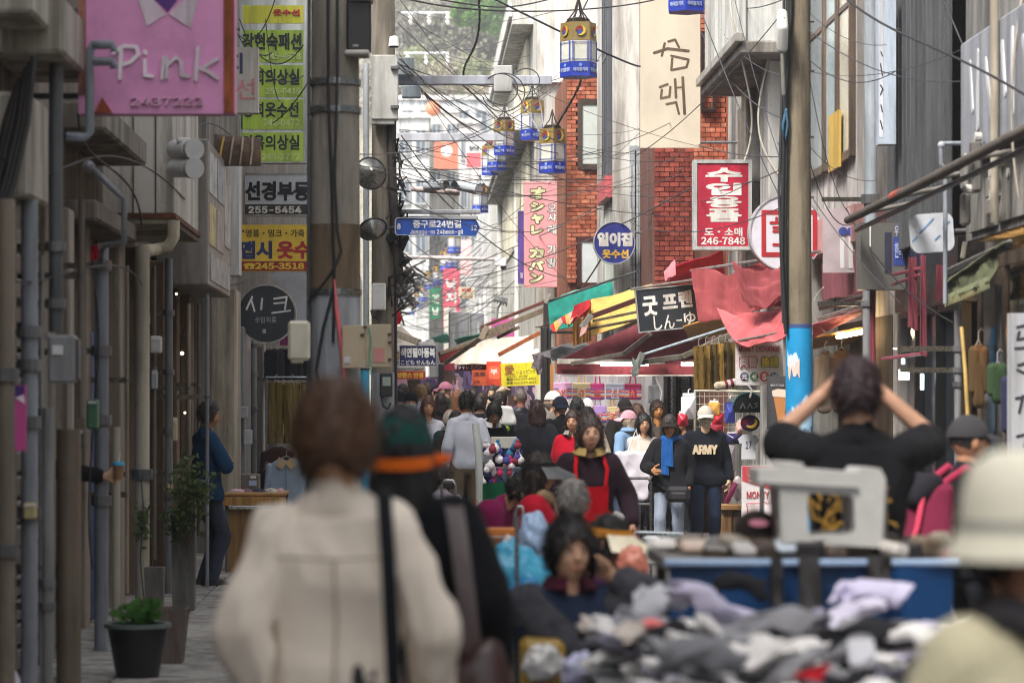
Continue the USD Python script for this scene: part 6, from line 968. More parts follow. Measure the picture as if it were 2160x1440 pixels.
part(fl, 'arm', B().tube([P(1046, 700, 58), P(1050, 650, 58), P(1060, 634, 58)], .025, 8), M('a5a7a8', 'metal')); part(fl, 'post', B().tube([(P(1046, 0, 58)[0], 58, 0), P(1046, 700, 58)], .04, 8), M('a5a7a8', 'metal'))
# ------------------------------------------------------------------ planters, stalls, goods
def leafy(t, c, rad, n, size, mat, seed=0, name='leaves', up=.3):
    r = np.random.default_rng(seed); v, f = [], []
    for i in range(n):
        d = unit(r.normal(0, 1, 3)) * (r.random() ** .5); p = np.asarray(c) + d * np.asarray(rad); a = unit(r.normal(0, 1, 3) + [0, 0, up]); b = unit(np.cross(a, r.normal(0, 1, 3))); L = size * (.6 + .8 * r.random()); w = L * .38
        k = len(v); v += [p, p + a * L * .5 + b * w, p + a * L, p + a * L * .5 - b * w]; f += [[k, k + 1, k + 2], [k, k + 2, k + 3]]
    o = part(t, name, trimesh.Trimesh(v, f, process=False), mat); return o
q = P(290, 1320, 16.9)
t = thing('plant_pot', 'big black plastic plant pot with a green rim by the left wall', 'plant pot', loc=(q[0], 16.9, 0)); part(t, 'pot', B().lathe([(.01, .03), (.125, .03), (.18, .34), (.181, .345), (.16, .345), (.15, .32), (.01, .32)], n=28), M('17181a', 'plastic'), smooth=40); part(t, 'rim', B().lathe([(.182, .335), (.20, .335), (.20, .36), (.165, .36), (.165, .335)], n=28), M('59635f', 'plastic')); leafy(t, (0, 0, .40), (.14, .14, .07), 110, .07, M('4d7a34', 'leaf'), 3, 'leaves', 1.2); tag(t.GetChild('leaves'), kind='stuff')
def tub(name, label, x, Y, z1, w0, w1, c, cat='plant pot'):
    X = P(x, 0, Y)[0]; t = thing(name, label, cat, loc=(X, Y, 0)); b = B(); v = []
    pts = [(sx * w / 2, sy * w / 2, z) for z, w in ((.035, w0), (z1, w1)) for sx in (-1, 1) for sy in (-1, 1)]; h_ = m3.Manifold.hull_points(np.array(pts, float)); i_ = m3.Manifold.hull_points(np.array([(sx * w / 2, sy * w / 2, z) for z, w in ((z1 - .08, w1 * .86), (z1 + .1, w1 * .9)) for sx in (-1, 1) for sy in (-1, 1)], float)); part(t, 'tub', tri(h_ - i_), M(c, 'concrete')); part(t, 'soil', B().bb((-w1 * .43, -w1 * .43, z1 - .09), (w1 * .43, w1 * .43, z1 - .06)), M('2f2822', 'asphalt')); return t
tub('plant_pot', 'square brown concrete planter leaning behind the black pot', 352, 17.9, .38, .20, .27, '6f645e')
t = tub('plant_pot', 'tall grey square planter holding the leafy shrub', 388, 22.5, .80, .17, .19, '7a7a74'); 
sh = thing('shrub', 'thin leafy green shrub growing from the tall grey planter', 'shrub', loc=(P(388, 0, 22.5)[0] + .04, 22.3, 0)); tr_ = np.random.default_rng(4)
for i in range(9): part(sh, 'stem', B().tube([(0, 0, .55), (tr_.normal(0, .06), tr_.normal(0, .06), .8), (tr_.normal(0, .16), tr_.normal(0, .12), 1.05 + .15 * tr_.random())], [.008, .006, .003], 5), M('4d4436', 'wood'))
leafy(sh, (.02, 0, .98), (.20, .16, .28), 420, .045, M('56683a', 'leaf'), 8, 'foliage'); leafy(sh, (-.05, 0, .72), (.17, .15, .16), 140, .05, M('45552f', 'leaf'), 9, 'low_foliage')
for n_ in ('foliage', 'low_foliage'): tag(sh.GetChild(n_), kind='stuff')
tub('plant_pot', 'low grey planter against the wall left of the leafy shrub', 326, 21.7, .42, .13, .15, '85827d')
vine = thing('climbing_plant', 'pale green creeper on the cream rain pipe', 'plant'); leafy(vine, P(300, 1100, 22.15), (.06, .08, .22), 90, .05, M('60704a', 'leaf'), 12, 'leaves'); tag(vine.GetChild('leaves'), kind='stuff')
part(vine, 'stem', B().tube([P(306, 1290, 22.1), P(296, 1180, 22.1), P(303, 1080, 22.1), P(298, 1010, 22.1)], .006, 5), M('4d4436', 'wood'))
# desk stall on the left
def table(name, label, x0, x1, Y0, Y1, ztop, top, leg='6d6f72', cat='table', th=.03, front=None):
    t = thing(name, label, cat); a, b_ = P(x0, 0, Y0)[0], P(x1, 0, Y0)[0]; part(t, 'tabletop', B().bb((a, Y0, ztop - th), (b_, Y1, ztop), .006), M(top, 'wood'))
    for xx in (a + .03, b_ - .03):
        for yy in (Y0 + .03, Y1 - .03): part(t, 'leg', B().cone((xx, yy, 0), (xx, yy, ztop - th), .018), M(leg, 'metal'))
    if front: part(t, 'front_panel', B().bb((a + .01, Y0 + .02, .03), (b_ - .01, Y0 + .04, ztop - th - .002)), M(front, 'wood'))
    return t
t = table('stall_desk', 'light wooden stall desk with a steel drawer rail by the man in blue', 472, 602, 27.6, 28.5, .80, 'a2763d', front='8d6a3c'); part(t, 'drawer_rail', B().bb(P(482, 1074, 27.55), P(585, 1066, 27.55) + [0, .03, 0], .004), M('b9bab8', 'steel')); part(t, 'apron_board', B().bb(P(470, 1066, 27.56), P(603, 1048, 27.56) + [0, .03, 0], .004), M('b08244', 'wood'))
def cloth_lump(c, size, mat, seed, name, label, cat, group=None, rz=None, flat=1.0):
    r = np.random.default_rng(seed); ico = trimesh.creation.icosphere(3); v = np.asarray(ico.vertices); k = .75 + .6 * meshkit.fbm(v * 1.6 + seed * 3.1, 3, seed); fold = np.abs(meshkit.noise(v * 3.3 + seed, seed + 2) * 2 - 1); k = k - .22 * (1 - fold) ** 2
    v = v * k[:, None] * np.asarray(size) * [1, 1, flat]; v = v @ rotm(r.random() * 6.3 if rz is None else rz, r.normal(0, .25), r.normal(0, .25)).T + np.asarray(c)
    return single(name, label, cat, trimesh.Trimesh(v, ico.faces, process=False), mat, group, smooth=60)
for i, (x, c, w, lb) in enumerate(((498, 'd9b9bc', .09, 'pink and white'), (522, '8a6f74', .07, 'dusky mauve'), (548, '4a4c58', .08, 'dark slate'), (572, 'd2cdc4', .07, 'off white'), (590, 'cfa9a4', .06, 'peach'))): cloth_lump(P(x, 1041, 28) , (w, w, .05), M(c, 'cloth'), 60 + i, 'folded_garment', f'{lb} crumpled garment lying on the wooden stall desk', 'clothes')
bxx = thing('cardboard_box', 'grey brown cardboard box with a white and blue label behind the desk', 'box'); b = B(); bx(b, 508, 1000, 546, 1045, 29.2, .3, .006); part(bxx, 'carton', b, M('6f655c', 'paper')); b = B(); bx(b, 525, 1013, 541, 1024, 29.19, .02, .001); part(bxx, 'label', b, M('a9b4cc', 'paper')); b = B(); bx(b, 528, 1003, 540, 1009, 29.19, .02, .001); part(bxx, 'label', b, M('d2cfca', 'paper'))
# garments on hangers
def garment(name, label, x, y0, y1, Y, w, c, kind='cloth', sleeves=True, cat='jacket', group=None, trousers=False, hook='9a9a9a', yaw=0.):
    q = P(x, y0, Y); s = S(Y); H_ = (y1 - y0) * s; W_ = w * s; t = thing(name, label, cat, group, loc=q, rotz=yaw)
    if trousers:
        for k in (-1, 1): part(t, 'leg', B().sheet(grid4((k * W_ * .25 - W_ * .22, 0, 0), (k * W_ * .25 + W_ * .22, 0, 0), (k * W_ * .3 + W_ * .2, 0, -H_), (k * W_ * .3 - W_ * .2, 0, -H_), 7, 12, 0, .03, 3, int(x) + k, (0, 1, 0)), .03), M(c, kind), smooth=60)
    else:
        pg = Polygon([(-.16 * W_, 0), (-.5 * W_, -.13 * H_), (-.46 * W_, -H_), (.46 * W_, -H_), (.5 * W_, -.13 * H_), (.16 * W_, 0), (0, -.05 * H_)]); m = man(B().poly(pg, -.035, .035).mesh()); t_ = smoothed(m, .05, 5, .02, int(x)); part(t, 'body', t_, M(c, kind), smooth=60)
        if sleeves:
            for k in (-1, 1): part(t, 'sleeve', tri(hull((( k * .45 * W_, 0, -.15 * H_), .045), ((k * .56 * W_, 0, -.72 * H_), .035))), M(c, kind), smooth=60)
    part(t, 'hanger', B().tube([(-.3 * W_, 0, -.04), (0, 0, .02), (.3 * W_, 0, -.04)], .008, 6).tube([(0, 0, .02), (0, 0, .07), (.02, 0, .10), (.035, 0, .08)], .005, 6), M(hook, 'metal')); return t
g_ = garment('hanging_jacket', 'light blue denim jacket with a tan collar hanging on the left rack', 604, 965, 1090, 33.5, 78, '93a2b2', cat='jacket'); part(g_, 'collar', B().poly(Polygon([(-.09, .01), (-.115, -.10), (-.05, -.14), (0, -.07), (.05, -.14), (.115, -.10), (.09, .01), (0, -.04)]), -.06, -.036), M('c3ab88', 'cloth')); part(g_, 'placket', B().bb((-.012, -.052, -.62), (.012, -.038, -.12)), M('7f8fa1', 'cloth'))
garment('hanging_jacket', 'dark maroon patterned jacket hanging behind the denim one', 586, 940, 1060, 34.5, 62, '43302e'); garment('hanging_jacket', 'black jacket hanging left of the denim one', 560, 990, 1090, 34.0, 40, '26272b')
for i in range(5): garment('hanging_trousers', f'pair of olive mustard trousers on the left rack, number {("one from the left end", "two from the left end", "in the middle of the row", "next to last by the pole", "last by the pole")[i]}'.replace('number ', ''), 580 + 17 * i, 806 + 4 * (i % 2), 935, 35.5 + .1 * i, 26, ('7d6b3a', '6f5f33', '87743f', '75653a', '665730')[i], trousers=True, cat='trousers', group='olive trousers hanging on the left rack')
rk = thing('clothes_rack', 'long steel clothes rail under the magenta sign on the left', 'clothes rack'); part(rk, 'rail', B().cone(P(560, 796, 35.5), P(665, 796, 35.5), .015), M('8f9296', 'steel'))
for x in (562, 662): q = P(x, 796, 35.5); part(rk, 'post', B().cone((q[0], 35.5, 0), q, .015), M('8f9296', 'steel'))
for i in range(7): garment('hanging_shirt', f'dark grey garment packed on the upper left rail, {("first", "second", "third", "fourth", "fifth", "sixth", "last")[i]} along the row', 572 + 13 * i, 735, 800, 37.0 + .1 * i, 30, ('2f3033', '3a3b3c', '28282b')[i % 3], cat='clothes', group='dark garments on the upper left rail', sleeves=False)
# --- sock table in the right foreground
t = table('sock_table', 'long low table heaped with knitted socks in the right foreground', 1400, 2840, 6.4, 9.45, .80, '8d8f92'); 
KC = [('8c8c90', 'grey knitted'), ('dedbd9', 'white knitted'), ('26262a', 'black knitted'), ('b9b5c9', 'pale lavender'), ('5f6065', 'charcoal knitted'), ('c8bdb4', 'beige ribbed')]
def sock(c, L, w, col, seed, label, group=None, amp=.03, rz=None, tilt=.25, kind='cloth'):
    """A limp pair of socks or small garment: a folded, crumpled length of knit with a turned cuff."""
    r = np.random.default_rng(seed); n, k = 15, 7; u = np.linspace(-1, 1, n); ln = np.stack([u * L / 2, .18 * L * np.sin(u * 1.6 + r.random() * 6), .10 * L * np.sin(u * 2.3 + r.random() * 6)], 1); g = []
    for i, p in enumerate(ln):
        ww = w * (.75 + .25 * math.cos(u[i] * 1.7)) * (1.12 if i > n - 4 else 1)
        ring = [p + np.array([.25 * ww * math.sin(3 * a), ww * .5 * math.cos(a), ww * .24 * math.sin(a)]) for a in np.linspace(0, 2 * math.pi, 13)[:-1]]; g.append(ring)
    g = np.array(g); nz = meshkit.fbm(g * 16 + seed * 1.7, 3, seed) - .5; g = g + np.array([.4, .7, 1.0]) * (nz * 2 * amp)[..., None]
    v = g.reshape(-1, 3); f = [[i * 12 + j, i * 12 + (j + 1) % 12, (i + 1) * 12 + (j + 1) % 12, (i + 1) * 12 + j] for i in range(n - 1) for j in range(12)]
    v = np.vstack([v, g[0].mean(0), g[-1].mean(0)]); f = [[q[0], q[1], q[2]] for q in f] + [[q[0], q[2], q[3]] for q in f] + [[(j + 1) % 12, j, len(v) - 2] for j in range(12)] + [[(n - 1) * 12 + j, (n - 1) * 12 + (j + 1) % 12, len(v) - 1] for j in range(12)]
    v = v @ rotm(r.random() * 6.3 if rz is None else rz, r.normal(0, tilt), r.normal(0, tilt)).T + np.asarray(c); return single('sock_bundle', label, 'socks', trimesh.Trimesh(v, f, process=False), M(col, kind), group, smooth=55)
r_ = np.random.default_rng(77)
for i in range(260):
    y = 6.6 + 2.75 * r_.random(); x0 = max(.60, (1085 - VX) * y / FPX); x = x0 + (2.15 - x0) * r_.random(); hgt = (.03 + .13 * r_.random()) * math.exp(-((y - 8.1) / 1.3) ** 2) + .02 * r_.random()
    c, nm_ = KC[[0, 0, 1, 1, 1, 2, 2, 3, 1, 5, 0, 4, 1][r_.integers(13)]]; big = .8 + .5 * r_.random()
    sock((x, y, .825 + hgt), .19 * big, .078 * big, c, 200 + i, f'crumpled pair of {nm_} socks in the heap on the sock table', f'{nm_} socks heaped on the sock table')
for (x, y, Y, sx, sz, c, kd, lb, rz) in ((1505, 1275, 8.9, .22, .13, 'c9c4dd', 'cloth', 'large lavender white cloth bundle beside the blue counter', 0.), (1835, 1250, 8.9, .14, .13, 'c4bfd8', 'cloth', 'pointed lavender cloth fold rising before the blue counter', .4), (1770, 1292, 8.8, .20, .09, 'cfcadd', 'cloth', 'long pale lavender cloth trailing left of the pointed fold', 0.), (1560, 1240, 9.2, .12, .08, '1d1d20', 'cloth', 'black knitted hat on top of the heap by the blue counter', 0.), (1645, 1325, 8.3, .20, .13, '85858a', 'cloth', 'largest grey knitted bundle in the middle of the heap', 0.), (1830, 1340, 8.2, .19, .13, '2a2a2d', 'cloth', 'largest black knitted bundle at the right of the heap', 0.), (1335, 1330, 8.9, .20, .13, '8f9096', 'cloth', 'big grey knitted bundle at the left end of the heap', 0.), (1395, 1310, 8.7, .08, .035, 'e07a78', 'cloth', 'small coral pink sock among the grey bundles', 0.), (1712, 1420, 7.4, .06, .05, 'b8232f', 'cloth', 'small bright red sock tag low in the heap', 1.0), (1345, 1270, 9.0, .16, .09, 'b9b9bf', 'cloth', 'upright pale grey sock pair behind the seated woman', 1.0), (1405, 1262, 9.1, .16, .09, 'c6c6cb', 'cloth', 'upright silver grey sock pair beside the lavender bundle', 1.3), (1480, 1400, 7.6, .2, .13, '77777c', 'cloth', 'wide mid grey bundle near the bottom edge of the heap', .3), (1600, 1385, 7.6, .2, .12, 'd8d4d2', 'cloth', 'white ribbed bundle near the bottom edge of the heap', -.4)): sock(P(x, y, Y), sx * 1.25, sz * 1.2, c, int(x), lb, None, .035, rz, .15, kd)
single('price_card', 'square white label card on a black bundle', 'card', B().box(P(1818, 1375, 7.7), (.075, .01, .07), rotm(.2, -.3), .003), M('d3d3da', 'paper'))
# --- blue counter
t = thing('blue_counter', 'long counter wrapped in blue tarpaulin with black straps hanging over it', 'stall counter'); Yb = 9.75
a, b_ = P(1412, 1190, Yb), P(2010, 1190, Yb); part(t, 'tarpaulin', B().sheet(grid4((a[0], Yb, a[2]), (b_[0], Yb, a[2]), (b_[0], Yb, .1), (a[0], Yb, .1), 30, 10, 0, .03, 6, 3, (0, 1, 0)), .01), M('1f4a7d', 'canvas', .4), smooth=60); part(t, 'top_edge', B().bb((a[0] - .02, Yb - .03, a[2] - .004), (b_[0] + .02, Yb + .02, a[2] + .018), .006), M('8fa6c4', 'plastic')); part(t, 'tabletop', B().bb((a[0], Yb + .02, a[2] - .03), (b_[0], Yb + .95, a[2] + .01)), M('6a6560', 'wood'))
for xx in (a[0] + .05, b_[0] - .05): part(t, 'leg', B().cone((xx, Yb + .9, 0), (xx, Yb + .9, a[2] - .03), .02), M('6d6f72', 'metal'))
for i, (x, w, y1) in enumerate(((1636, 24, 1275), (1706, 44, 1300), (1846, 34, 1260), (1866, 18, 1270))):
    q = P(x, 1180, Yb - .05); single('hanging_belt', ('black belt hanging over the blue counter, first from the left', 'widest black strap bundle hanging over the blue counter', 'black belt over the blue counter right of the white stool', 'thin black strap beside the rightmost belt')[i], 'belt', B().sheet(grid4((q[0] - w * S(Yb) / 2, Yb - .06, q[2] + .012), (q[0] + w * S(Yb) / 2, Yb - .06, q[2] + .012), (q[0] + w * S(Yb) / 2, Yb - .09, q[2] - (y1 - 1180) * S(Yb)), (q[0] - w * S(Yb) / 2, Yb - .09, q[2] - (y1 - 1180) * S(Yb)), 4, 10, 0, .02, 2, i, (0, 1, 0)), .015), M('1f1c1b', 'leather'), smooth=60)
r_ = np.random.default_rng(5)
for i in range(26):
    x = 1425 + 570 * (i + .5 * r_.random()) / 26; Y = Yb + .1 + .75 * r_.random(); w = .04 + .045 * r_.random(); c = ('2b2521', '3d342c', '6b5d4c', '1d1c1e', '8c8376', '4b4038', 'b9b4ae')[r_.integers(7)]
    X = P(x, 0, Y)[0]; single('wallet', f'{dict([("2b2521","dark brown"),("3d342c","chocolate"),("6b5d4c","tan brown"),("1d1c1e","black"),("8c8376","taupe"),("4b4038","umber"),("b9b4ae","pale grey")])[c]} leather wallet or belt lying among the goods on the blue counter', 'leather goods', B().box((X, Y, a[2] + .03 + .02 * r_.random()), (w * 2, w * 1.3, .04 + .03 * r_.random()), rotm(r_.random() * 3, .1 * r_.normal(), .1 * r_.normal()), .012), M(c, 'leather'), 'leather goods spread on the blue counter')
for (x, y, Y, w, h_, c, lb) in ((1690, 1152, 9.95, 110, 20, 'b9c3d0', 'flat pale blue plastic packet in front of the white stool'), (1575, 1158, 10.0, 60, 22, 'a8a5a4', 'folded pale grey packet left of the blue one'), (1470, 1152, 10.2, 70, 18, 'b8a394', 'rolled beige pouch at the left end of the blue counter'), (1400, 1146, 10.4, 60, 16, 'cfcac4', 'white folded cloth at the counter corner')): single('packet', lb, 'packet', B().box(P(x, y, Y), (w * S(Y), .10, h_ * S(Y)), rotm(.1, .2), .012), M(c, 'plastic'))
cp = thing('baseball_cap', 'black display cap with a pink oval badge on the blue counter', 'cap', loc=P(1595, 1118, 10.2)); dm = trimesh.creation.icosphere(4); v = np.asarray(dm.vertices) * [.078, .09, .075]; part(cp, 'crown', tri(trimmed(man(trimesh.Trimesh(v, dm.faces, process=False)), (0, 0, 1), (0, 0, -.02))), M('25201f', 'cloth'), smooth=40); an_ = np.linspace(-1.2, 1.2, 11); part(cp, 'brim', B().sheet(np.array([[[.08 * math.sin(a), -.08 * math.cos(a) - u * .06 * max(0, math.cos(a)), -.02 - .02 * u] for a in an_] for u in (0, .5, 1)]), .006), M('3b342a', 'cloth')); m_ = B().poly(affinity.scale(Point(0, .03).buffer(1), .035, .012), -.098, -.07); part(cp, 'badge', m_, M('c78398', 'cloth'))
st = thing('plastic_stool', 'grey white plastic step stool standing on its side on the blue counter', 'stool'); s = S(9.9); qq = lambda x, y: ((x - VX) * s, EYE - (y - VY) * s)
pg = Polygon([qq(*p) for p in ((1601, 990), (1650, 988), (1652, 976), (1692, 978), (1696, 990), (1808, 999), (1818, 988), (1856, 990), (1866, 1010), (1858, 1152), (1740, 1146), (1745, 1136), (1652, 1144), (1646, 1026), (1604, 1022))]).buffer(.006).buffer(-.002); hl = Polygon([qq(*p) for p in ((1703, 1038), (1800, 1043), (1806, 1126), (1706, 1130))]); part(st, 'frame', B().poly(pg.difference(hl.buffer(-.02).buffer(.02)), 9.9, 10.2), M('b5b4b0', 'plastic'), smooth=30)
part(st, 'ridge', B().tube([P(1606, 1016, 9.89), P(1700, 1022, 9.89), P(1810, 1027, 9.89)], .008, 6), M('9b9a96', 'plastic')); b = B(); bx(b, 1838, 1012, 1872, 1156, 10.0, .2, .015); part(st, 'side_wall', b, M('7f7e7c', 'plastic'))
single('display_post', 'thin grey display post before the lower money exchange board', 'post', B().cone((P(1607, 0, 20)[0], 20, 0), P(1607, 1000, 20), .016), M('57585a', 'metal'))
# --- rails, cart, food stall in the middle
def tubes(name, label, cat, paths, r, c, kind='steel', pn='tube'):
    t = thing(name, label, cat)
    for p in paths: part(t, pn, B().tube([P(*k) for k in p], r, 10), M(c, kind), smooth=True)
    return t
tubes('hand_cart', 'grey steel hand cart frame in front of the woman with the blue scarf', 'cart', (((1300, 1008, 27), (1366, 1008, 27), (1373, 1016, 27), (1373, 1225, 27)), ((1306, 1063, 27), (1370, 1063, 27)), ((1348, 1063, 27), (1348, 1225, 27)), ((1312, 1063, 27), (1312, 1225, 27))), .014, '7d7a78')
tubes('rack_rail', 'pale steel display rail behind the visored woman', 'rack', (((1320, 1122, 19), (1440, 1126, 19)), ((1398, 1125, 19), (1398, 1376, 19)), ((1330, 1122, 19), (1330, 1376, 19))), .015, 'a9aeb0')
tubes('tent_pole', 'slim grey tent pole left of the woman on the phone', 'pole', (((1090, 1088, 13), (1090, 1612, 13)),), .010, '94979b')
tubes('display_stand', 'whitish slanted display stand beside the white shirted man', 'stand', (((1003, 893, 27), (1010, 960, 27), (1012, 1070, 27)),), .035, 'b7bbb6', 'plastic'); 
for (x, c) in ((1150, 'c9c5c0'), (1236, 'b9bdbc')): pass
for (x, y, Y, w, h_, c, lb) in ((1375, 1160, 18.8, 30, 60, 'bcc0c2', 'white plastic bottle crate under the pale rail'), (1440, 1180, 18.9, 50, 40, '9fc0b4', 'mint green plastic packet under the pale rail')): single('crate', lb, 'crate', B().box(P(x, y, Y), (w * S(Y), .2, h_ * S(Y)), None, .015), M(c, 'plastic'))
t = table('stall_table', 'white topped stall table where the women in red eat', 1000, 1080, 19.0, 20.2, .80, 'c9c9c4')
t = thing('paper_stack', 'stack of white paper trays on the stall table', 'paper'); 
for i in range(4): part(t, 'tray', B().box(P(1035 + 6 * i, 1094 - 5 * i, 19.4), (.16, .2, .02), rotm(.2 * i), .004), M('d9d8d6', 'paper'))
t = thing('condiment_jar', 'squat cream condiment jar with an orange spoon on the stall table', 'jar', loc=P(992, 1100, 19.3)); part(t, 'jar', B().lathe([(.01, 0), (.042, 0), (.045, .07), (.035, .085), (.01, .085)], n=14), M('c9b48e', 'plastic'), smooth=40); part(t, 'spoon', B().cone((0, 0, .07), (.045, 0, .15), .006), M('d0582c', 'plastic')); part(t, 'lid', B().lathe([(.01, .086), (.03, .088), (.02, .1), (.01, .1)], (-.05, 0, 0), 12), M('3f9a66', 'plastic'))
single('tarpaulin', 'dark green tarpaulin side behind the bent over woman', 'tarpaulin', B().sheet(grid4(P(1018, 1020, 23), P(1075, 1015, 23), P(1075, 1200, 23), P(1018, 1200, 23), 8, 8, 0, .04, 3, 8, (0, 1, 0)), .01), M('156a46', 'canvas'), smooth=60)
ch = thing('folding_chair', 'black folding chair with steel frame and red seat behind the black coated woman', 'chair'); b = B(); part(ch, 'frame', B().tube([P(932, 1130, 24), P(932, 1022, 24), P(938, 1013, 24), P(955, 1013, 24), P(960, 1022, 24), P(960, 1130, 24)], .013, 8), M('a9aaa9', 'steel'), smooth=True); b = B(); bx(b, 935, 1016, 958, 1030, 23.98, .03, .008); part(ch, 'backrest', b, M('1d1e21', 'plastic')); q = P(946, 1060, 24); part(ch, 'seat', B().box((q[0], 23.75, q[2]), (.2, .38, .04), None, .012), M('c03a58', 'cloth')); part(ch, 'leg', B().cone(P(934, 1130, 24), (P(934, 0, 24)[0], 23.9, 0), .012), M('a9aaa9', 'steel')); part(ch, 'leg', B().cone(P(958, 1130, 24), (P(958, 0, 24)[0], 23.9, 0), .012), M('a9aaa9', 'steel'))
ch = thing('folding_chair', 'chrome chair back beside the woman in the red jacket', 'chair'); part(ch, 'frame', B().tube([P(1081, 1250, 16.6), P(1086, 1080, 16.6), P(1092, 1068, 16.6), P(1101, 1068, 16.6), P(1103, 1080, 16.6), P(1098, 1250, 16.6)], .010, 8), M('b5b5b5', 'steel'), smooth=True); part(ch, 'seat', B().box((P(1098, 0, 16.6)[0], 16.6, .45), (.36, .36, .04), None, .012), M('5a2a2c', 'plastic'))
for dx in (-.15, .15): part(ch, 'leg', B().cone((P(1098, 0, 16.6)[0] + dx, 16.5, 0), (P(1098, 0, 16.6)[0] + dx, 16.6, .45), .012), M('b5b5b5', 'steel'))
ck = thing('crate', 'orange plastic crate rim with packets inside, below the stall table', 'crate'); q = P(1058, 1121, 15.0); part(ck, 'rim', B().bb((q[0] - .085, 15.0, q[2] - .022), (q[0] + .085, 15.03, q[2] + .022), .008), M('d07a2a', 'plastic')); part(ck, 'body', B().bb((q[0] - .083, 15.03, q[2] - .36), (q[0] + .083, 15.35, q[2] - .03), .01), M('9c6a44', 'plastic')); part(ck, 'packet', B().ball(P(1068, 1158, 14.98), (.03, .02, .05), 2), M('d7d2cf', 'plastic'))
part(ck, 'stand', B().bb((q[0] - .08, 15.05, 0), (q[0] + .08, 15.3, q[2] - .36)), M('6b5a4a', 'wood'))
def bagblob(name, label, x, y, Y, sz, c, seed, cat='plastic bag', kind='plastic'): return cloth_lump(P(x, y, Y), sz, M(c, kind, .3), seed, name, label, cat, None, 0.)
bagblob('plastic_bag', 'large cyan plastic bag beside the tent pole', 1098, 1225, 14.2, (.16, .12, .21), '4aa9cc', 301); bagblob('plastic_bag', 'deep blue lower part of stuffed plastic bag behind the tent pole', 1112, 1300, 14.0, (.13, .12, .20), '2b7cae', 302); bagblob('plastic_bag', 'pale blue translucent plastic bag over the chair', 1130, 1140, 14.8, (.10, .12, .15), '9db4d2', 303); bagblob('plastic_bag', 'clear white plastic bag on the ochre box', 1145, 1395, 10.6, (.085, .07, .07), 'cfcdcb', 304); bagblob('plastic_bag', 'lavender plastic bag in front of the woman on the phone', 1236, 1408, 9.6, (.085, .07, .06), 'bfc0dd', 305); bagblob('plastic_bag', 'clear plastic glove bag held by the apron woman', 1300, 1098, 17.8, (.05, .04, .06), 'c9c4c2', 306); bagblob('plastic_bag', 'salmon orange bag behind the visored woman', 1335, 1192, 12.6, (.07, .06, .085), 'd0806c', 307); bagblob('plastic_bag', 'white crumpled tissue bag beside the orange crate', 1070, 1150, 14.5, (.03, .03, .06), 'dcd8d6', 308)
ob = thing('crate', 'ochre plastic crate under the clear bag', 'crate'); b = B(); bx(b, 1100, 1350, 1192, 1500, 10.7, .3, .02); part(ob, 'body', b, M('a08030', 'plastic')); part(ob, 'stand', B().bb((P(1100, 0, 10.7)[0], 10.75, 0), (P(1192, 0, 10.7)[0], 11.0, EYE - 640 * S(10.7))), M('5a5246', 'wood'))
pkb = thing('box', 'small pink cardboard box under the hand cart', 'box'); b = B(); bx(b, 1302, 1102, 1345, 1140, 20, .2, .01); part(pkb, 'carton', b, M('b06a68', 'paper')); b = B(); bx(b, 1302, 1100, 1345, 1104, 19.98, .24, .002); part(pkb, 'lid', b, M('c98a86', 'paper')); part(pkb, 'stand', B().bb((P(1302, 0, 20)[0], 20.02, 0), (P(1345, 0, 20)[0], 20.2, EYE - 285 * S(20))), M('4b4038', 'wood'))
# trinket stand
t = thing('trinket_stall', 'clear plastic tray stand hung with small plush key rings in the crowd', 'stall'); Yt = 31.0
b = B(); bx(b, 1036, 921, 1090, 945, Yt, .25, .004); part(t, 'clear_tray', b, M('b9b2aa', 'plastic')); b = B(); bx(b, 1030, 985, 1100, 1130, Yt + .1, .3, .01); part(t, 'counter', b, M('5f7088', 'paint'))
r_ = np.random.default_rng(12)
for i in range(46):
    x, y = 1018 + 84 * r_.random(), 936 + 84 * r_.random() ** 1.2; c = ('c23a62', 'd9d4d6', '2b2f52', 'c9a0a8', '3a7a9c', 'e4dfe2', '8a3a48', '4b4a8c', '22242c', 'd8b8b0')[r_.integers(10)]; q = P(x, y, Yt - .06 - .1 * r_.random()); part(t, 'plush_toy', B().ball(q, (.03 + .018 * r_.random(),) * 3, 2).ball(q + [.0, 0, .045], (.022, .022, .022), 1), M(c, 'cloth'), smooth=60)
# --- right hand stall: tote bags, racks, caps
bw = thing('shop_wall', 'white shop wall panel behind the hanging tote bags', 'wall'); part(bw, 'panel', B().bb(P(1168, 1130, 36.9), P(1376, 788, 36.9) + [0, .1, 0], .004), M('c4c2c4', 'paint')); part(bw, 'side_panel', B().bb(P(1376, 1130, 36.95), P(1420, 788, 36.95) + [0, .1, 0], .004), M('b4b2b6', 'paint')); part(bw, 'dark_panel', B().bb(P(1400, 1130, 36.85), P(1476, 790, 36.85) + [0, .05, 0]), M('2a2526', 'paint'))
for x, c in ((1410, '4b3c38'), (1428, '4b3c38'), (1434, 'a8a2a0'), (1456, 'b0aaa8')): part(bw, 'frame_strip', B().bb(P(x - 2, 1120, 36.83), P(x + 2, 792, 36.83)), M(c, 'metal'))
for k in range(9): part(bw, 'vent_slat', B().bb(P(1438, 800 + 9 * k, 36.83), P(1452, 803 + 9 * k, 36.83)), M('5a5250', 'metal'))
for k in range(22): part(bw, 'bead', B().ball(P(1417 + (k % 2), 797 + 5 * k, 36.8), (.012, .012, .012), 1), M('8f8a86', 'steel'))
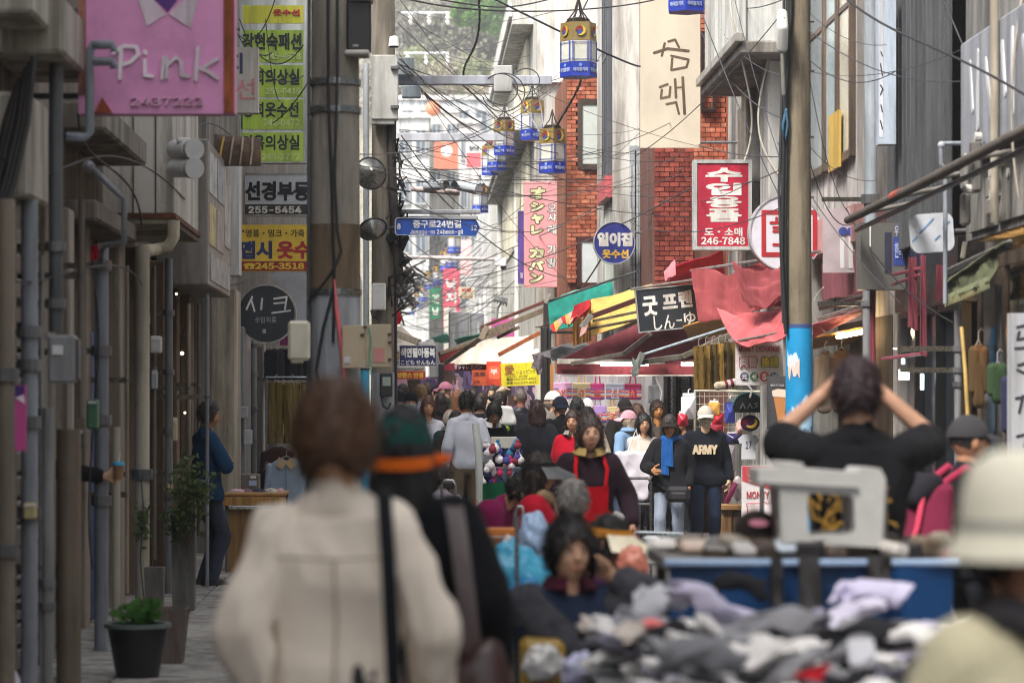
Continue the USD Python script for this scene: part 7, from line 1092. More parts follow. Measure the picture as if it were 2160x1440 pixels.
t = thing('junction_box', 'grey meter box with conduits beside the tote bags', 'junction box'); b = B(); bx(b, 1369, 812, 1391, 850, 36.7, .12, .01); part(t, 'box', b, M('74787c', 'paint')); part(t, 'conduit', B().cone(P(1380, 850, 36.75), P(1380, 900, 36.75), .03), M('85888b', 'paint')); part(t, 'conduit', B().cone(P(1380, 792, 36.75), P(1380, 812, 36.75), .025), M('85888b', 'paint')); part(t, 'lead', B().tube([P(1383, 796, 36.7), P(1396, 825, 36.7), P(1393, 850, 36.7)], .012, 7), M('cbc6c0', 'plastic'))
def tote(x0, x1, y0, y1, c, hc, lb, stripes=(1, 1), Y=36.6):
    s = S(Y); t = thing('tote_bag', lb, 'bag', 'tote bags hanging under the maroon awning', loc=P((x0 + x1) / 2, y1, Y)); W_, H_ = (x1 - x0) * s, (y1 - y0) * s
    part(t, 'body', B().box((0, 0, H_ / 2), (W_, .05, H_), None, .012), M(c, 'plastic', .3)); part(t, 'handle', B().tube([(-W_ * .18, 0, H_), (-W_ * .12, 0, H_ + .10), (0, 0, H_ + .14), (W_ * .12, 0, H_ + .10), (W_ * .18, 0, H_)], .010, 7), M(hc, 'plastic'), smooth=True)
    for sd, on in zip((-1, 1), stripes):
        if on:
            for k, cc in enumerate(('3f4a8c', 'c24a52', 'd9b06a', '8fb4d0', 'b0487a', 'd98a5a', '5a6aa8')): part(t, 'stripe', B().bb((sd * W_ * .5, -.031, H_ * (.06 + .085 * k)), (sd * W_ * .22, -.026, H_ * (.06 + .085 * (k + 1)) - .002)), M(cc, 'plastic'))
    st_ = np.random.default_rng(int(x0)); fl = B()
    for k in range(7): a = np.array([st_.normal(0, .02), -.03, H_ * .12]); e = a + [st_.normal(0, .03), 0, H_ * (.2 + .25 * st_.random())]; fl.tube([a, (a + e) / 2 + [.008, 0, 0], e], .0035, 5); fl.ball(e, (.013, .006, .013), 1)
    part(t, 'flower_print', fl, M('c2705a', 'plastic')); part(t, 'hook', B().cone((0, 0, H_ + .13), (0, .1, H_ + .17), .004), M('8f8f8f', 'steel'))
for a in ((1167, 1206, 806, 841, 'd6a2c4', 'd9a8b8', 'lilac pink tote bag, leftmost of the upper row under the maroon awning'), (1207, 1246, 807, 841, 'd2c095', 'd3a85a', 'cream tote bag with yellow handles under the maroon awning'), (1246, 1275, 808, 843, 'cc3f86', 'c43a78', 'hot pink tote bag with pink handles in the upper row'), (1278, 1316, 808, 842, 'bdc3d4', 'c9ccd4', 'pale blue tote bag with white handles in the upper row'), (1317, 1353, 809, 843, 'a42c58', '9c2a4a', 'crimson tote bag, rightmost of the upper row'), (1243, 1279, 855, 892, 'a98ac6', 'b09ac8', 'violet tote bag in the lower row'), (1280, 1304, 857, 888, 'c9b48a', 'd0a050', 'beige tote bag in the lower row, right of the violet one')): tote(*a)
for i in range(6): garment('hanging_trousers', f'olive brown trousers hanging right of the maroon awning, {("first", "second", "third", "fourth", "fifth", "rightmost")[i]} of the row', 1474 + 14 * i, 730 - 2 * i, 820, 32.4 + .08 * i, 20, ('6a542a', '8a6d33', '5c4a28', '9a7a3a', '4f4126', '735d30')[i], trousers=True, cat='trousers', group='olive trousers on the right stall')
t = thing('grid_rack', 'cream wire grid rack hung with small goods below the olive trousers', 'rack'); part(t, 'top_rail', B().cone(P(1464, 824, 31.8), P(1620, 826, 31.8), .014), M('bdb8a6', 'paint'))
for k in range(16): part(t, 'wire', B().cone(P(1466 + 10 * k, 824, 31.8), P(1466 + 10 * k, 930, 31.8), .004, n=6), M('bdb8a6', 'metal'))
for k in range(6): part(t, 'wire', B().cone(P(1464, 836 + 16 * k, 31.8), P(1620, 836 + 16 * k, 31.8), .004, n=6), M('bdb8a6', 'metal'))
for x in (1466, 1618): part(t, 'post', B().cone((P(x, 0, 31.8)[0], 31.8, 0), P(x, 824, 31.8), .014), M('bdb8a6', 'paint'))
gd = [(1452, 860, 30, 50, 'd8d6d8', 'white wrapped toy packet, at the left end of the wire rack'), (1440, 885, 18, 26, 'b8283a', 'red toy packet low at the left of the wire rack'), (1506, 862, 22, 26, 'd09a4a', 'orange patterned toy packet on the wire rack'), (1514, 884, 22, 26, 'b92a34', 'bright red toy packet under the orange one'), (1540, 870, 18, 46, '3a469c', 'royal blue packet behind the black hanging cap'), (1508, 906, 34, 20, '8a2030', 'dark red packet low on the wire rack'), (1560, 905, 14, 30, 'c9a094', 'pinkish plush packet beside the swirl badge cap'), (1548, 925, 34, 20, '2f2a52', 'navy packet below the swirl badge cap'), (1625, 888, 26, 44, 'c9c4c6', 'white printed packet right of the swirl badge cap'), (1622, 945, 30, 50, '7fb8a4', 'mint green printed packet low on the wire rack'), (1538, 965, 26, 60, '8c8688', 'silver grey wrapped packet by the black sweatshirt'), (1535, 1010, 26, 40, '5a3a3c', 'dark plum packet hanging lowest'), (1640, 950, 18, 46, '78b09c', 'second mint packet at the right end of the rack')]
for i, (x, y, w, h_, c, lb) in enumerate(gd): 
    t = thing('toy_packet', lb, 'packet'); part(t, 'packet', man_ := tri(m3.Manifold.batch_hull([sph(P(x + dx * w * .42, y + dy * h_ * .42, 31.6 - .02 * (i % 3)), .016) for dx in (-1, 1) for dy in (-1, 1)] + [sph(P(x, y, 31.55), .03)])), M(c, 'plastic', .25, .3), smooth=60); part(t, 'header', B().box(P(x, y - h_ * .56, 31.62), (w * S(31.6) * .8, .01, .035)), M('e1dfe2', 'paper')); part(t, 'hook', B().tube([P(x, y - h_ * .6, 31.62), P(x, y - h_ * .75, 31.66), P(x + 4, y - h_ * .8, 31.75)], .006, 6), M('d6d4d2', 'plastic'))
js = board('jersey', 'small white display jersey with the number 17 on the wire rack', 'jersey', (1560, 914, 1600, 968), 31.4, M('c6c7cb', 'cloth'), depth=.03, shape=Polygon([(1568, 916), (1592, 916), (1602, 926), (1597, 936), (1594, 934), (1594, 968), (1564, 968), (1565, 934), (1561, 936), (1557, 926)]), texts=(('17', (1573, 930, 1585, 946), NV, 1, 'inter'),))
cp = thing('baseball_cap', 'large black cap with teal rim hanging on the wire rack', 'cap'); q = P(1578, 858, 31.2); dm = trimesh.creation.icosphere(4); v = np.asarray(dm.vertices) * [.17, .10, .15]; part(cp, 'crown', tri(trimmed(man(trimesh.Trimesh(v, dm.faces, process=False)), (0, 0, 1), (0, 0, -.06)).translate([float(k) for k in q])), M('1f2023', 'cloth'), smooth=40); part(cp, 'edge', B().tube([q + np.array([.172 * math.cos(a), -.05, .155 * math.sin(a)]) for a in np.linspace(.1, 3.0, 14)], .008, 6), M('3f7a78', 'cloth')); part(cp, 'embroidery', B().poly(fit(brush([[(0, 0), (3, 8), (6, 0)], [(9, 0), (12, 8), (15, 0)], [(18, 1), (22, 4), (18, 8), (22, 9)]], 1.5), q[0] - .10, q[2] - .02, q[0] + .1, q[2] + .05), 31.09, 31.12), M('6a6c70', 'cloth')); part(cp, 'hook', B().tube([P(1582, 838, 31.1), P(1586, 822, 31.15), P(1578, 812, 31.2), P(1582, 795, 31.3)], .012, 7), M('d3d1cc', 'plastic'))
cp = thing('badge_cap', 'round maroon and purple cap with a yellow swirl on the wire rack', 'cap'); q = P(1582, 892, 31.25); part(cp, 'crown', B().ball(q, (.105, .06, .09), 3), M('4a2458', 'cloth'), smooth=True); part(cp, 'swirl', B().tube([q + np.array([.06 * math.cos(a), -.06, .055 * math.sin(a) + .01]) for a in np.linspace(-2.4, .7, 12)], [.008, .014, .016, .018, .018, .018, .018, .018, .016, .015, .013, .008], 7), M('c9a234', 'cloth')); part(cp, 'patch', B().ball(q + [-.05, -.03, .02], (.05, .035, .05), 2), M('6a1f34', 'cloth'))
gl = thing('glove', 'white and maroon striped knitted glove lying on the wire rack', 'glove'); part(gl, 'cuff', tri(hull((P(1515, 814, 31.5), .05), (P(1528, 812, 31.5), .045))), M('b3a78f', 'knit'), smooth=60)
for k in range(6): part(gl, 'stripe', tri(hull((P(1531 + 6 * k, 811 - 1.5 * k, 31.5), .045), (P(1535 + 6 * k, 810 - 1.5 * k, 31.5), .043))), M(('7a2f3c', 'c9c2bf')[k % 2], 'knit'), smooth=60)
t = board('drink_poster', 'dark grey cafe poster stand with an iced coffee glass beside the blue band', 'poster', (1618, 793, 1668, 905), 28.2, M('3c3b40', 'paint'), depth=.03, draw=((Polygon([(1630, 826), (1660, 826), (1655, 880), (1641, 890)]), M('a8713f', 'paper'), 'drink'), (Polygon([(1628, 824), (1640, 820), (1662, 822), (1661, 838), (1630, 836)]), M('c9b8aa', 'paper'), 'ice')), texts=(('MATCHA', (1626, 810, 1654, 815), M('b9b9bb', 'paint'), 0, 'inter'),)); X_ = P(1643, 0, 28.2); part(t, 'post', B().cone((0, .03, -1.1), (0, .03, -.4), .02), M('3c3b40', 'metal'))
wt = thing('wooden_stand', 'small brown wooden stand beside the lower exchange board', 'stand'); b = B(); bx(b, 1524, 1072, 1545, 1130, 31.5, .3, .01); part(wt, 'front', b, M('7a5a34', 'wood')); b = B(); bx(b, 1520, 1064, 1570, 1076, 31.45, .4, .01); part(wt, 'top', b, M('8d6a40', 'wood')); b = B(); bx(b, 1546, 1076, 1564, 1130, 31.5, .3, .01); part(wt, 'side', b, M('54402a', 'wood'))
tp = single('toy_packet', 'slanted hot pink toy wand in clear wrap above the wooden stand', 'packet', B().tube([P(1532, 1060, 31.2), P(1542, 1040, 31.2), P(1552, 1018, 31.2)], .03, 8), M('d04a86', 'plastic'), smooth=True); single('toy_packet', 'white bubble wrapped bundle on the wooden stand', 'packet', B().ball(P(1556, 1030, 31.3), (.06, .05, .14), 3), M('c4b4b4', 'plastic', .2, .4), smooth=True)
# deep right: clothes by the lit shop
for i, (x, y0, y1, Y, w, c, lb) in enumerate(((2104, 765, 850, 20.6, 22, '33452e', 'green knit hanging in the lit shop at the right edge'), (2064, 720, 860, 21.4, 20, '54412a', 'tan coat hanging in the lit shop'), (2132, 780, 950, 20.2, 18, '2b2b42', 'blue violet shirt hanging in the lit shop'), (1775, 735, 870, 28.4, 36, '3d2d22', 'dark brown coat hanging behind the photographer'), (1740, 740, 870, 28.6, 30, '6a5c50', 'taupe coat hanging behind the photographer'))): garment('hanging_coat', lb, x, y0, y1, Y, w, c, cat='coat')
bs_ = thing('white_bundle', 'pale lavender cloth bundle at the bottom left corner', 'cloth', loc=(0, 0, 0)); ico = trimesh.creation.icosphere(3); v = np.asarray(ico.vertices); v = v * (.8 + .4 * meshkit.fbm(v * 1.5, 3, 9))[:, None] * [.14, .14, .10] + P(-12, 1445, 15.2); part(bs_, 'cloth', trimesh.Trimesh(v, ico.faces, process=False), M('cdc6d6', 'cloth'), smooth=True); part(bs_, 'knot', B().ball(P(8, 1420, 15.1), (.03, .03, .03), 2), M('c0b9ca', 'cloth'))
def a_org(a): return a['org']
# ------------------------------------------------------------------ foreground people
def bag_strap(pts, w, mat, name='strap', t=None): 
    g = np.array([[np.asarray(p) + np.array([-w / 2, 0, 0]), np.asarray(p) + np.array([w / 2, 0, 0])] for p in pts]); return part(t, name, B().sheet(g, .01), mat, smooth=60)
a = person('man in a loose cream jacket with puffy brown hair seen from behind', 690, 828, 7.3, 0, h=1.66, hair=('puffy', '553a28', 1.18), skin='b98c6e', coat=('e6dacb', 'cloth', None, .10), puff=.022, hem=.12, trousers=('3c3a3c', 'cloth'), sub=4, fold=.036, drape=(11, 11, 3.2), lh=(-.19, .02, -.05), rh=(.25, .10, -.04), shw=.98, fat=.92, head=(-8, 0, 0), X=P(708, 0, 7.3)[0])
for pts in ([(-.15, -.128, .37), (-.07, -.142, .365), (0, -.146, .362), (.07, -.142, .365), (.15, -.128, .37)], [(0, -.146, .36), (.006, -.15, .2), (.0, -.146, .02)]): part(a['o'], 'seam', B().tube([a['chest'](p) - a_org(a) for p in pts], .0035, 6), M('a99c8b', 'cloth'), smooth=True)
bt = thing('tote_bag', 'black shoulder bag strap and bag of the man in the cream jacket', 'bag'); sh_ = a['shr']
bag_strap([sh_ + [-.025, .10, .03], sh_ + [-.02, .03, .102], sh_ + [-.02, -.06, .085], sh_ + [-.01, -.15, -.05], sh_ + [.0, -.185, -.25], sh_ + [.01, -.19, -.45], sh_ + [.02, -.19, -.62]], .038, M('1c1e22', 'cloth'), t=bt); part(bt, 'bag_body', B().box(sh_ + [.06, -.20, -.80], (.30, .08, .36), None, .03), M('202226', 'cloth'))
a = person('woman in a black coat with a dark green cap and orange headband seen from behind', 842, 840, 8.6, -14, h=1.62, hair=('long', '121113', 1.08), skin='b48a70', coat=('17181b', 'cloth'), puff=.035, hem=.3, trousers=('1d1d20', 'cloth'), cap=('1d4640', 180, 'beanie'), sub=4, fold=.014, shw=1.14, fat=1.1, rh=(.28, .06, -.02), X=P(850, 0, 8.6)[0])
hb = thing('headband', 'bright orange headband round the dark green cap', 'headband'); g = [a['head'](np.array([(.100) * math.cos(q), .119 * math.sin(q) - .006, -.028 + .012 * math.sin(q)])) for q in np.linspace(0, 2 * math.pi, 33)]
part(hb, 'band', B().sheet(np.array([[p + [0, 0, .019] for p in g], [p - [0, 0, .017] for p in g]]), .009), M('d4661f', 'cloth'), smooth=60); part(hb, 'tab', B().tube([g[0] + [0, 0, 0], g[0] + [.03, .0, .006], g[0] + [.05, -.01, .012]], [.018, .016, .006], 8), M('d95f22', 'cloth'))
bb_ = thing('shoulder_bag', 'dark brown leather bag on the shoulder of the woman in black', 'bag'); s0 = a['shr']; bag_strap([s0 + [-.01, .08, .0], s0 + [-.01, .0, .085], s0 + [.0, -.1, .03], s0 + [.03, -.16, -.2], s0 + [.05, -.17, -.38]], .055, M('3a2422', 'leather'), t=bb_)
mm = smoothed(m3.Manifold.batch_hull([sph(s0 + np.array(p), .05) for p in ((-.07, -.2, -.75), (.17, -.2, -.75), (-.05, -.2, -.52), (.1, -.19, -.38), (-.05, -.26, -.75), (.15, -.26, -.75))]), .03, 6, .02, 3); part(bb_, 'bag_body', mm, M('36211f', 'leather'), smooth=60); cloth = None
a = person('man in a black printed tee shirt raising both arms to take a photo', 1808, 752, 11.3, -4, hair=('puffy', '2b1a1f', .98), skin='b78d74', coat=('1a1a1d', 'cloth'), puff=.022, sleeve=.42, trousers=('25262a', 'cloth'), sub=4, lh=(-.11, .22, .66), rh=(.12, .22, .66), lp=(-1, .1, -.9), rp=(1, .1, -.9), fold=.016, shw=1.08, fat=1.02, curl=.9, hand_n=((.8, -.4, 0), (-.8, -.4, 0)), head=(0, -6, 0))
ph = thing('phone', 'dark phone held up by the man in the black tee', 'phone'); c_ = (a['wl'] + a['wr']) / 2 + [0, .10, .04]; part(ph, 'case', B().box(c_, (.16, .01, .078), None, .006), M('1d1e22', 'gloss')); part(ph, 'screen', B().box(c_ - [0, .006, 0], (.148, .002, .068)), M('3b4a58', 'gloss'))
r_ = np.random.default_rng(31); pr = B()
for k in range(70):
    u, v_ = r_.normal(0, .10), .30 - .55 * r_.random(); sd = 1 if r_.random() > .5 else -1; p = a['chest']((sd * (.06 + abs(u) * .5), -.137 + .02 * (abs(u) > .1), v_)) - a['org']; pr.tube([p, p + r_.normal(0, .03, 3) * [1, .12, 1], p + r_.normal(0, .05, 3) * [1, .12, 1]], [.005, .008, .002], 5)
part(a['o'], 'gold_print', pr, M('8a6a2e', 'cloth'))
wtc = B().tube([a['wl'] + unit(a['el'] - a['wl']) * .03 + np.array([.034 * math.cos(q), .03 * math.sin(q) * .7, .034 * math.sin(q) * .7]) for q in np.linspace(0, 2 * math.pi, 15)], .008, 6); single('wristband', 'dark wristband on the left wrist of the photo taking man', 'wristband', wtc, M('1d1a18', 'leather'))
a = person('older man in a grey cap with a pink and black backpack at the right edge', 2046, 878, 14.0, -75, hair=('crop', '2a2625'), skin='a87a5e', coat=('24252b', 'cloth'), puff=.03, cap=('3a393b', 0), sub=4, trousers=('2b2d33', 'cloth'), face=True, X=P(2040, 0, 14)[0])
bp = thing('backpack', 'pink and black hiking backpack worn by the grey capped man', 'backpack'); cb_ = a['chest']((0, -.27, .22)); dr_ = a['base']
mm = smoothed(m3.Manifold.batch_hull([sph(a['chest'](p), r) for p, r in (((-.10, -.20, .38), .07), ((.10, -.20, .38), .07), ((-.12, -.24, .02), .08), ((.12, -.24, .02), .08), ((-.06, -.33, .1), .06), ((.06, -.33, .1), .06), ((0, -.28, .40), .06))]), .03, 6, .012, 4); part(bp, 'main_body', mm, M('742840', 'cloth'), smooth=60)
part(bp, 'black_pocket', smoothed(m3.Manifold.batch_hull([sph(a['chest'](p), .05) for p in ((-.10, -.36, -.02), (.10, -.36, -.02), (-.09, -.35, .12), (.09, -.35, .12))]), .03, 5), M('211e22', 'cloth'), smooth=60); part(bp, 'lid', smoothed(m3.Manifold.batch_hull([sph(a['chest'](p), .05) for p in ((-.10, -.24, .44), (.10, -.24, .44), (-.08, -.33, .36), (.08, -.33, .36))]), .03, 5), M('242228', 'cloth'), smooth=60)
for sd in (-1, 1): part(bp, 'strap', B().tube([a['chest']((sd * .09, -.20, .42)), a['chest']((sd * .11, -.06, .52)), a['chest']((sd * .115, .10, .40)), a['chest']((sd * .13, .08, .15)), a['chest']((sd * .12, -.16, .04))], .022, 7), M('96304a', 'cloth'), smooth=True); part(bp, 'pink_band', B().tube([a['chest']((sd * .12, -.3, .42)), a['chest']((sd * .13, -.35, .2)), a['chest']((sd * .10, -.40, .05))], .014, 6), M('d04a66', 'cloth'))
part(bp, 'water_bottle', B().cone(a['chest']((-.2, -.22, -.02)), a['chest']((-.2, -.22, .22)), .032), M('b9bcc0', 'steel'))
a = person('woman in a large cream bucket hat close by at the bottom right corner', 2165, 990, 4.6, -152, hair=('short', '241d1b'), skin='cf9678', coat=('c9c2a4', 'cloth'), puff=.03, sub=4, scarf=('3b393d', 'cloth'), h=1.545, shw=.82, face=True, X=P(2165, 0, 4.6)[0])
ht = thing('bucket_hat', 'large cream bucket hat with a grey band worn at the bottom right corner', 'hat'); pf = [(.001, .148), (.06, .144), (.098, .118), (.112, .07), (.116, .03), (.118, .012)]; hd = lambda b: [a['head'](p) for p in b]
def lat(prof, nm, c):
    m_ = B().lathe(prof, (0, -.006, 0), 36).mesh(); m_.vertices = np.array([a['head'](p) for p in np.asarray(m_.vertices)]); part(ht, nm, m_, M(c, 'cloth', None, .08), smooth=60)
lat(pf, 'crown', 'd8d4c3'); lat([(.1185, .004), (.121, .004), (.121, .026), (.1185, .026)], 'band', 'a5a49c'); lat([(.118, .012), (.128, -.008), (.145, -.035), (.148, -.038), (.142, -.036), (.124, -.012), (.112, .005)], 'brim', 'd5d1bf')
# ------------------------------------------------------------------ seated women in the middle
a = person('seated woman in a navy vest over charcoal sleeves talking on a phone', 1200, 1102, 11.0, 192, h=1.58, seat=True, hair=('short', '15100f', 1.16), skin='c79a7e', coat=('262f42', 'cloth'), inner=('47474d', 'knit'), trousers=('3d4352', 'cloth'), puff=.05, face=True, sub=4, rh=(-.14, .30, .10), lh=(-.19, .05, .55), lp=(-.8, .5, -.9), rp=(.8, -.3, -.5), collar=('4a1f2c', 'knit'), fat=1.35, shw=1.12, curl=.75, head=(4, -2, 0), hand_n=((1, .1, 0), (-.5, 0, -.8)))
ph = thing('phone', 'black phone held to the ear of the seated woman in the navy vest', 'phone'); q = a['head']((-.088, .02, -.03)); part(ph, 'case', B().box(q, (.012, .07, .14), rotm(math.radians(202)) @ rotm(0, -.25), .005), M('17181b', 'gloss')); part(ph, 'screen', B().box(q + np.array([.0, 0, 0]), (.004, .062, .13), rotm(math.radians(202)) @ rotm(0, -.25)), M('30353c', 'gloss'))
def stool(x, Y, z, lb, c='4a5a7a'):
    X = P(x, 0, Y)[0]; t = thing('stool', lb, 'stool', loc=(X, Y, 0)); part(t, 'seat', B().box((0, 0, z - .02), (.3, .3, .04), None, .012), M(c, 'plastic'))
    for sx in (-1, 1):
        for sy in (-1, 1): part(t, 'leg', B().cone((sx * .13, sy * .13, 0), (sx * .11, sy * .11, z - .04), .014), M('8d8f92', 'metal'))
stool(1205, 11.1, .36, 'low plastic stool under the seated woman on the phone')
person('seated woman in purple wearing an orange and cream visor', 1278, 1090, 13.0, 250, h=1.55, seat=True, hair=('bob', '17110f'), skin='b08468', coat=('4a2448', 'cloth'), puff=.04, visor=('d9cfb4', 'c9862f'), face=True, sub=4, fat=1.2, head=(-8, 6, 0)); stool(1278, 13.0, .36, 'low stool under the seated woman with the orange visor', '6a3a3a')
person('grey haired seated woman seen from behind beside the red jacket', 1206, 1016, 16.0, -32, h=1.55, seat=True, hair=('short', '77736f', 1.06), skin='b08468', coat=('4a4644', 'cloth'), puff=.04, sub=3, fat=1.2); stool(1206, 16.0, .42, 'stool under the grey haired woman', '3a4a3a')
person('seated woman in a red jacket with a dark translucent visor and tan scarf', 1135, 958, 17.5, 262, h=1.6, seat=True, hair=('bob', '241b18'), skin='b98a68', coat=('b01c30', 'cloth'), puff=.045, visor=('4a4a4c', '2b2a2a'), scarf=('9a8466', 'cloth'), face=True, fat=1.2, rh=(-.1, .3, .1), head=(-4, 0, 0)); stool(1135, 17.5, .5, 'stool under the woman in the red jacket', '7a2a2c')
person('woman in a magenta top bending low over the stall table', 1088, 985, 18.6, 248, h=1.58, seat=True, lean=.6, hair=('short', '1b1514', 1.08), skin='b48a6c', coat=('7a1f4c', 'cloth'), puff=.045, face=True, fat=1.15, rh=(-.05, .42, .12), lh=(-.15, .40, .10), head=(0, 40, 0)); stool(1095, 18.7, .45, 'stool under the bending woman in magenta', '2f3a5a')
person('standing woman in a red apron over plaid sleeves with a tan scarf', 1244, 902, 19.0, 184, h=1.58, lean=.18, hair=('bob', '3a302c', 1.05), skin='c79a80', coat=('2e2129', 'cloth'), puff=.03, apron='b0141f', collar=('a8905a', 'cloth'), face=True, fat=1.0, shw=.95, lh=(-.30, .16, -.02), rh=(.24, .24, .0), trousers=('2b2a2e', 'cloth'))
# ------------------------------------------------------------------ the crowd
Cw = lambda *a, **k: person(*a, **{**dict(fold=.013), **k, 'puff': k.get('puff', .022) * .6, 'shw': k.get('shw', 1.0) * .92, 'fat': min(1.05, k.get('fat', 1.0))})
Cw('man in a blue padded jacket leaning at the left wall with folded arms', 436, 846, 25.6, -68, hair=('short', '3a3533'), skin='a87a5c', coat=('24425f', 'cloth'), puff=.04, hem=.06, trousers=('3a3f4c', 'cloth'), shoes='2a2b2e', face=True, lh=(.01, .15, .27), rh=(-.01, .17, .23), fat=1.0, lp=(-1, .1, -.7), rp=(1, .1, -.7), head=(-18, 6, 0))
a = Cw('person in black in the left doorway holding out a cup with a blue lid', 205, 850, 18.8, -88, hair=('short', '26211f'), coat=('26262a', 'cloth'), rh=(.10, .56, .32), face=True, X=-2.55, h=1.6, hem=.1)
q = a['wr'] + np.array([.10, -.03, .03]); cu = thing('coffee_cup', 'iced coffee cup with a sky blue lid held out of the left doorway', 'cup', loc=q); part(cu, 'cup', B().lathe([(.001, -.05), (.03, -.05), (.038, .045), (.001, .045)], n=16), M('8a6a4c', 'plastic'), smooth=40); part(cu, 'lid', B().lathe([(.001, .066), (.03, .066), (.042, .05), (.042, .042)], n=16), M('2f9ac0', 'plastic')); part(cu, 'straw', B().cone((0, 0, .06), (.012, 0, .13), .004), M('cfd6da', 'plastic'))
Cw('man in a white shirt and beige trousers standing with his back turned', 984, 825, 32.5, 6, hair=('short', '15120f', 1.04), skin='9c6d52', coat=('c3c6d2', 'cloth', None, .10), puff=.022, trousers=('8c7d66', 'cloth'), shw=1.0)
Cw('woman in a dark jacket with blue scarf, cap and waist bag walking in jeans', 1412, 876, 30.4, 172, hair=('bob', '2b2321', 1.06), skin='c08a62', coat=('202024', 'cloth'), puff=.06, hem=.06, trousers=('8d97a8', 'cloth'), cap=('2a2625', 0), scarf=('1f4f8c', 'cloth', 2), face=True, rh=(.18, .26, .14), fat=1.15, stride=.12, shoes='b9b6b0')
wb_ = thing('waist_bag', 'black leather waist bag on the woman with the blue scarf', 'bag'); q = P(1430, 1042, 30.15); part(wb_, 'pouch', B().box(q, (.26, .09, .17), None, .04), M('1d1c1e', 'leather')); part(wb_, 'pocket', B().box(q + [0, -.05, -.02], (.17, .05, .09), None, .02), M('252427', 'leather')); part(wb_, 'belt', B().tube([q + [-.13, 0, .05], q + [-.2, .14, .1], q + [-.1, .3, .12]], .018, 6), M('1d1c1e', 'leather'))
a = Cw('man in a white cap and mask wearing a black sweatshirt lettered ARMY', 1488, 856, 30.8, 178, hair=('short', '1d1a18'), skin='c0a080', coat=('191c24', 'cloth'), puff=.045, hem=.04, trousers=('232c40', 'cloth'), cap=('b9b3a8', 0), mask='b8ad9c', face=True, fat=1.15, shw=1.12, stride=.08)
q0, q1 = P(1462, 958, 30.6), P(1514, 938, 30.6); part(a['o'], 'lettering', (lambda m_: trimesh.Trimesh((np.asarray(m_.vertices) - a_org(a) + [0, 0, 0]) @ rotm(math.radians(-178)).T * 1.0, m_.faces, process=False))(B().poly(fit(glyphs('ARMY', 4, 'inter'), q0[0], q0[2], q1[0], q1[2]), 30.615, 30.68).mesh()), M('c9b79a', 'cloth'))
Cw('woman with long black hair in a cream blouse carrying a white bag', 1357, 874, 32.4, 196, hair=('long', '171314', 1.06), skin='b4886c', coat=('c9beb2', 'cloth', None, .1), puff=.035, trousers=('1f1f23', 'cloth'), face=True, rh=(-.02, .26, .24), lh=(-.22, .16, .14), head=(-10, 0, 0), hem=.05)
tb_ = thing('tote_bag', 'big white plastic bag carried by the woman in the cream blouse', 'bag'); part(tb_, 'bag', smoothed(m3.Manifold.batch_hull([sph(P(x, y, 31.7), .04) for x, y in ((1304, 958), (1345, 965), (1298, 1020), (1362, 1050), (1330, 1052), (1372, 960))]), .03, 5, .03, 8), M('cfcad2', 'plastic', None, .05), smooth=60); part(tb_, 'strap', B().tube([P(1322, 958, 31.8), P(1342, 905, 31.9), P(1352, 962, 31.8)], .012, 6), M('d6d1d6', 'plastic'))
a = Cw('person in a light blue denim shirt with a pink cap turned away', 1326, 866, 36.0, 28, hair=('bob', '8f8272', 1.0), coat=('7f9ec0', 'cloth'), puff=.045, cap=('cf9aa8', 0), head=(52, 0, 0), collar=('7d9abc', 'cloth'), trousers=('3a4356', 'cloth'))
Cw('woman with brown hair in a red hooded jacket facing the camera', 1209, 866, 30.0, 170, hair=('bob', '33231d', 1.05), skin='b88a70', coat=('b2182c', 'cloth'), puff=.05, face=True, collar=('8a8480', 'cloth'), head=(-6, 0, 0))
Cw('short woman with a dark bob in a beige top, back turned', 1240, 860, 33.0, 10, hair=('bob', '1d1918', 1.05), coat=('b9ad9a', 'cloth'), puff=.04, collar=('d3d6e0', 'cloth'))
Cw('man in a black jacket and navy cap bending away to the left', 1182, 836, 33.8, 24, hair=('crop', '2a2422'), skin='a97a5c', coat=('1a1b1e', 'cloth'), puff=.06, cap=('1d222e', 180), lean=.18, fat=1.2, shw=1.15)
Cw('woman with auburn brown bob in a charcoal jacket, back turned', 1133, 844, 32.4, 8, hair=('bob', '3a2823', 1.0), coat=('2c2d33', 'cloth'), puff=.05, fat=1.1)
Cw('man with shaved grey hair in a black leather jacket, back turned', 1098, 818, 38.0, 22, hair=('crop', '5f5651'), skin='9c6c58', coat=('22232a', 'leather'), puff=.05, shw=1.15, head=(14, 0, 0), fat=1.1)
Cw('black haired man in a dark suit stooping over the trinket stand', 1040, 846, 33.0, 205, lean=.32, hair=('puffy', '100e0f', .98), skin='8f6a52', coat=('23262c', 'cloth'), puff=.035, inner=None, face=True, head=(-24, 28, 0), rh=(-.06, .34, .02), lh=(-.2, .32, .05), collar=('d3d3d3', 'cloth'))
Cw('woman in profile with tied dark hair carrying a white bag', 1052, 826, 37.5, -62, hair=('bun', '241c1a', 1.05), skin='c29a80', coat=('2b2c30', 'cloth'), puff=.04, face=True)
q = P(1068, 880, 36.8); tb_ = thing('plastic_bag', 'white bag with a lime green base carried in the crowd', 'bag'); part(tb_, 'bag', smoothed(m3.Manifold.batch_hull([sph(q + np.array(p), .04) for p in ((-.05, 0, .12), (.05, 0, .1), (-.08, 0, -.06), (.09, 0, -.06))]), .03, 4, .02), M('d2d2cd', 'plastic'), smooth=60); part(tb_, 'lime_base', B().box(q + [-.02, .01, -.14], (.13, .08, .1), rotm(0, .2), .03), M('8fc22c', 'plastic'))
Cw('man in a white cap and grey mask behind the navy capped man', 1168, 824, 36.2, 75, hair=('crop', '2c2624'), coat=('6f6a66', 'cloth'), cap=('cfcac6', 180), mask='7d746c', face=True, skin='c09a80')
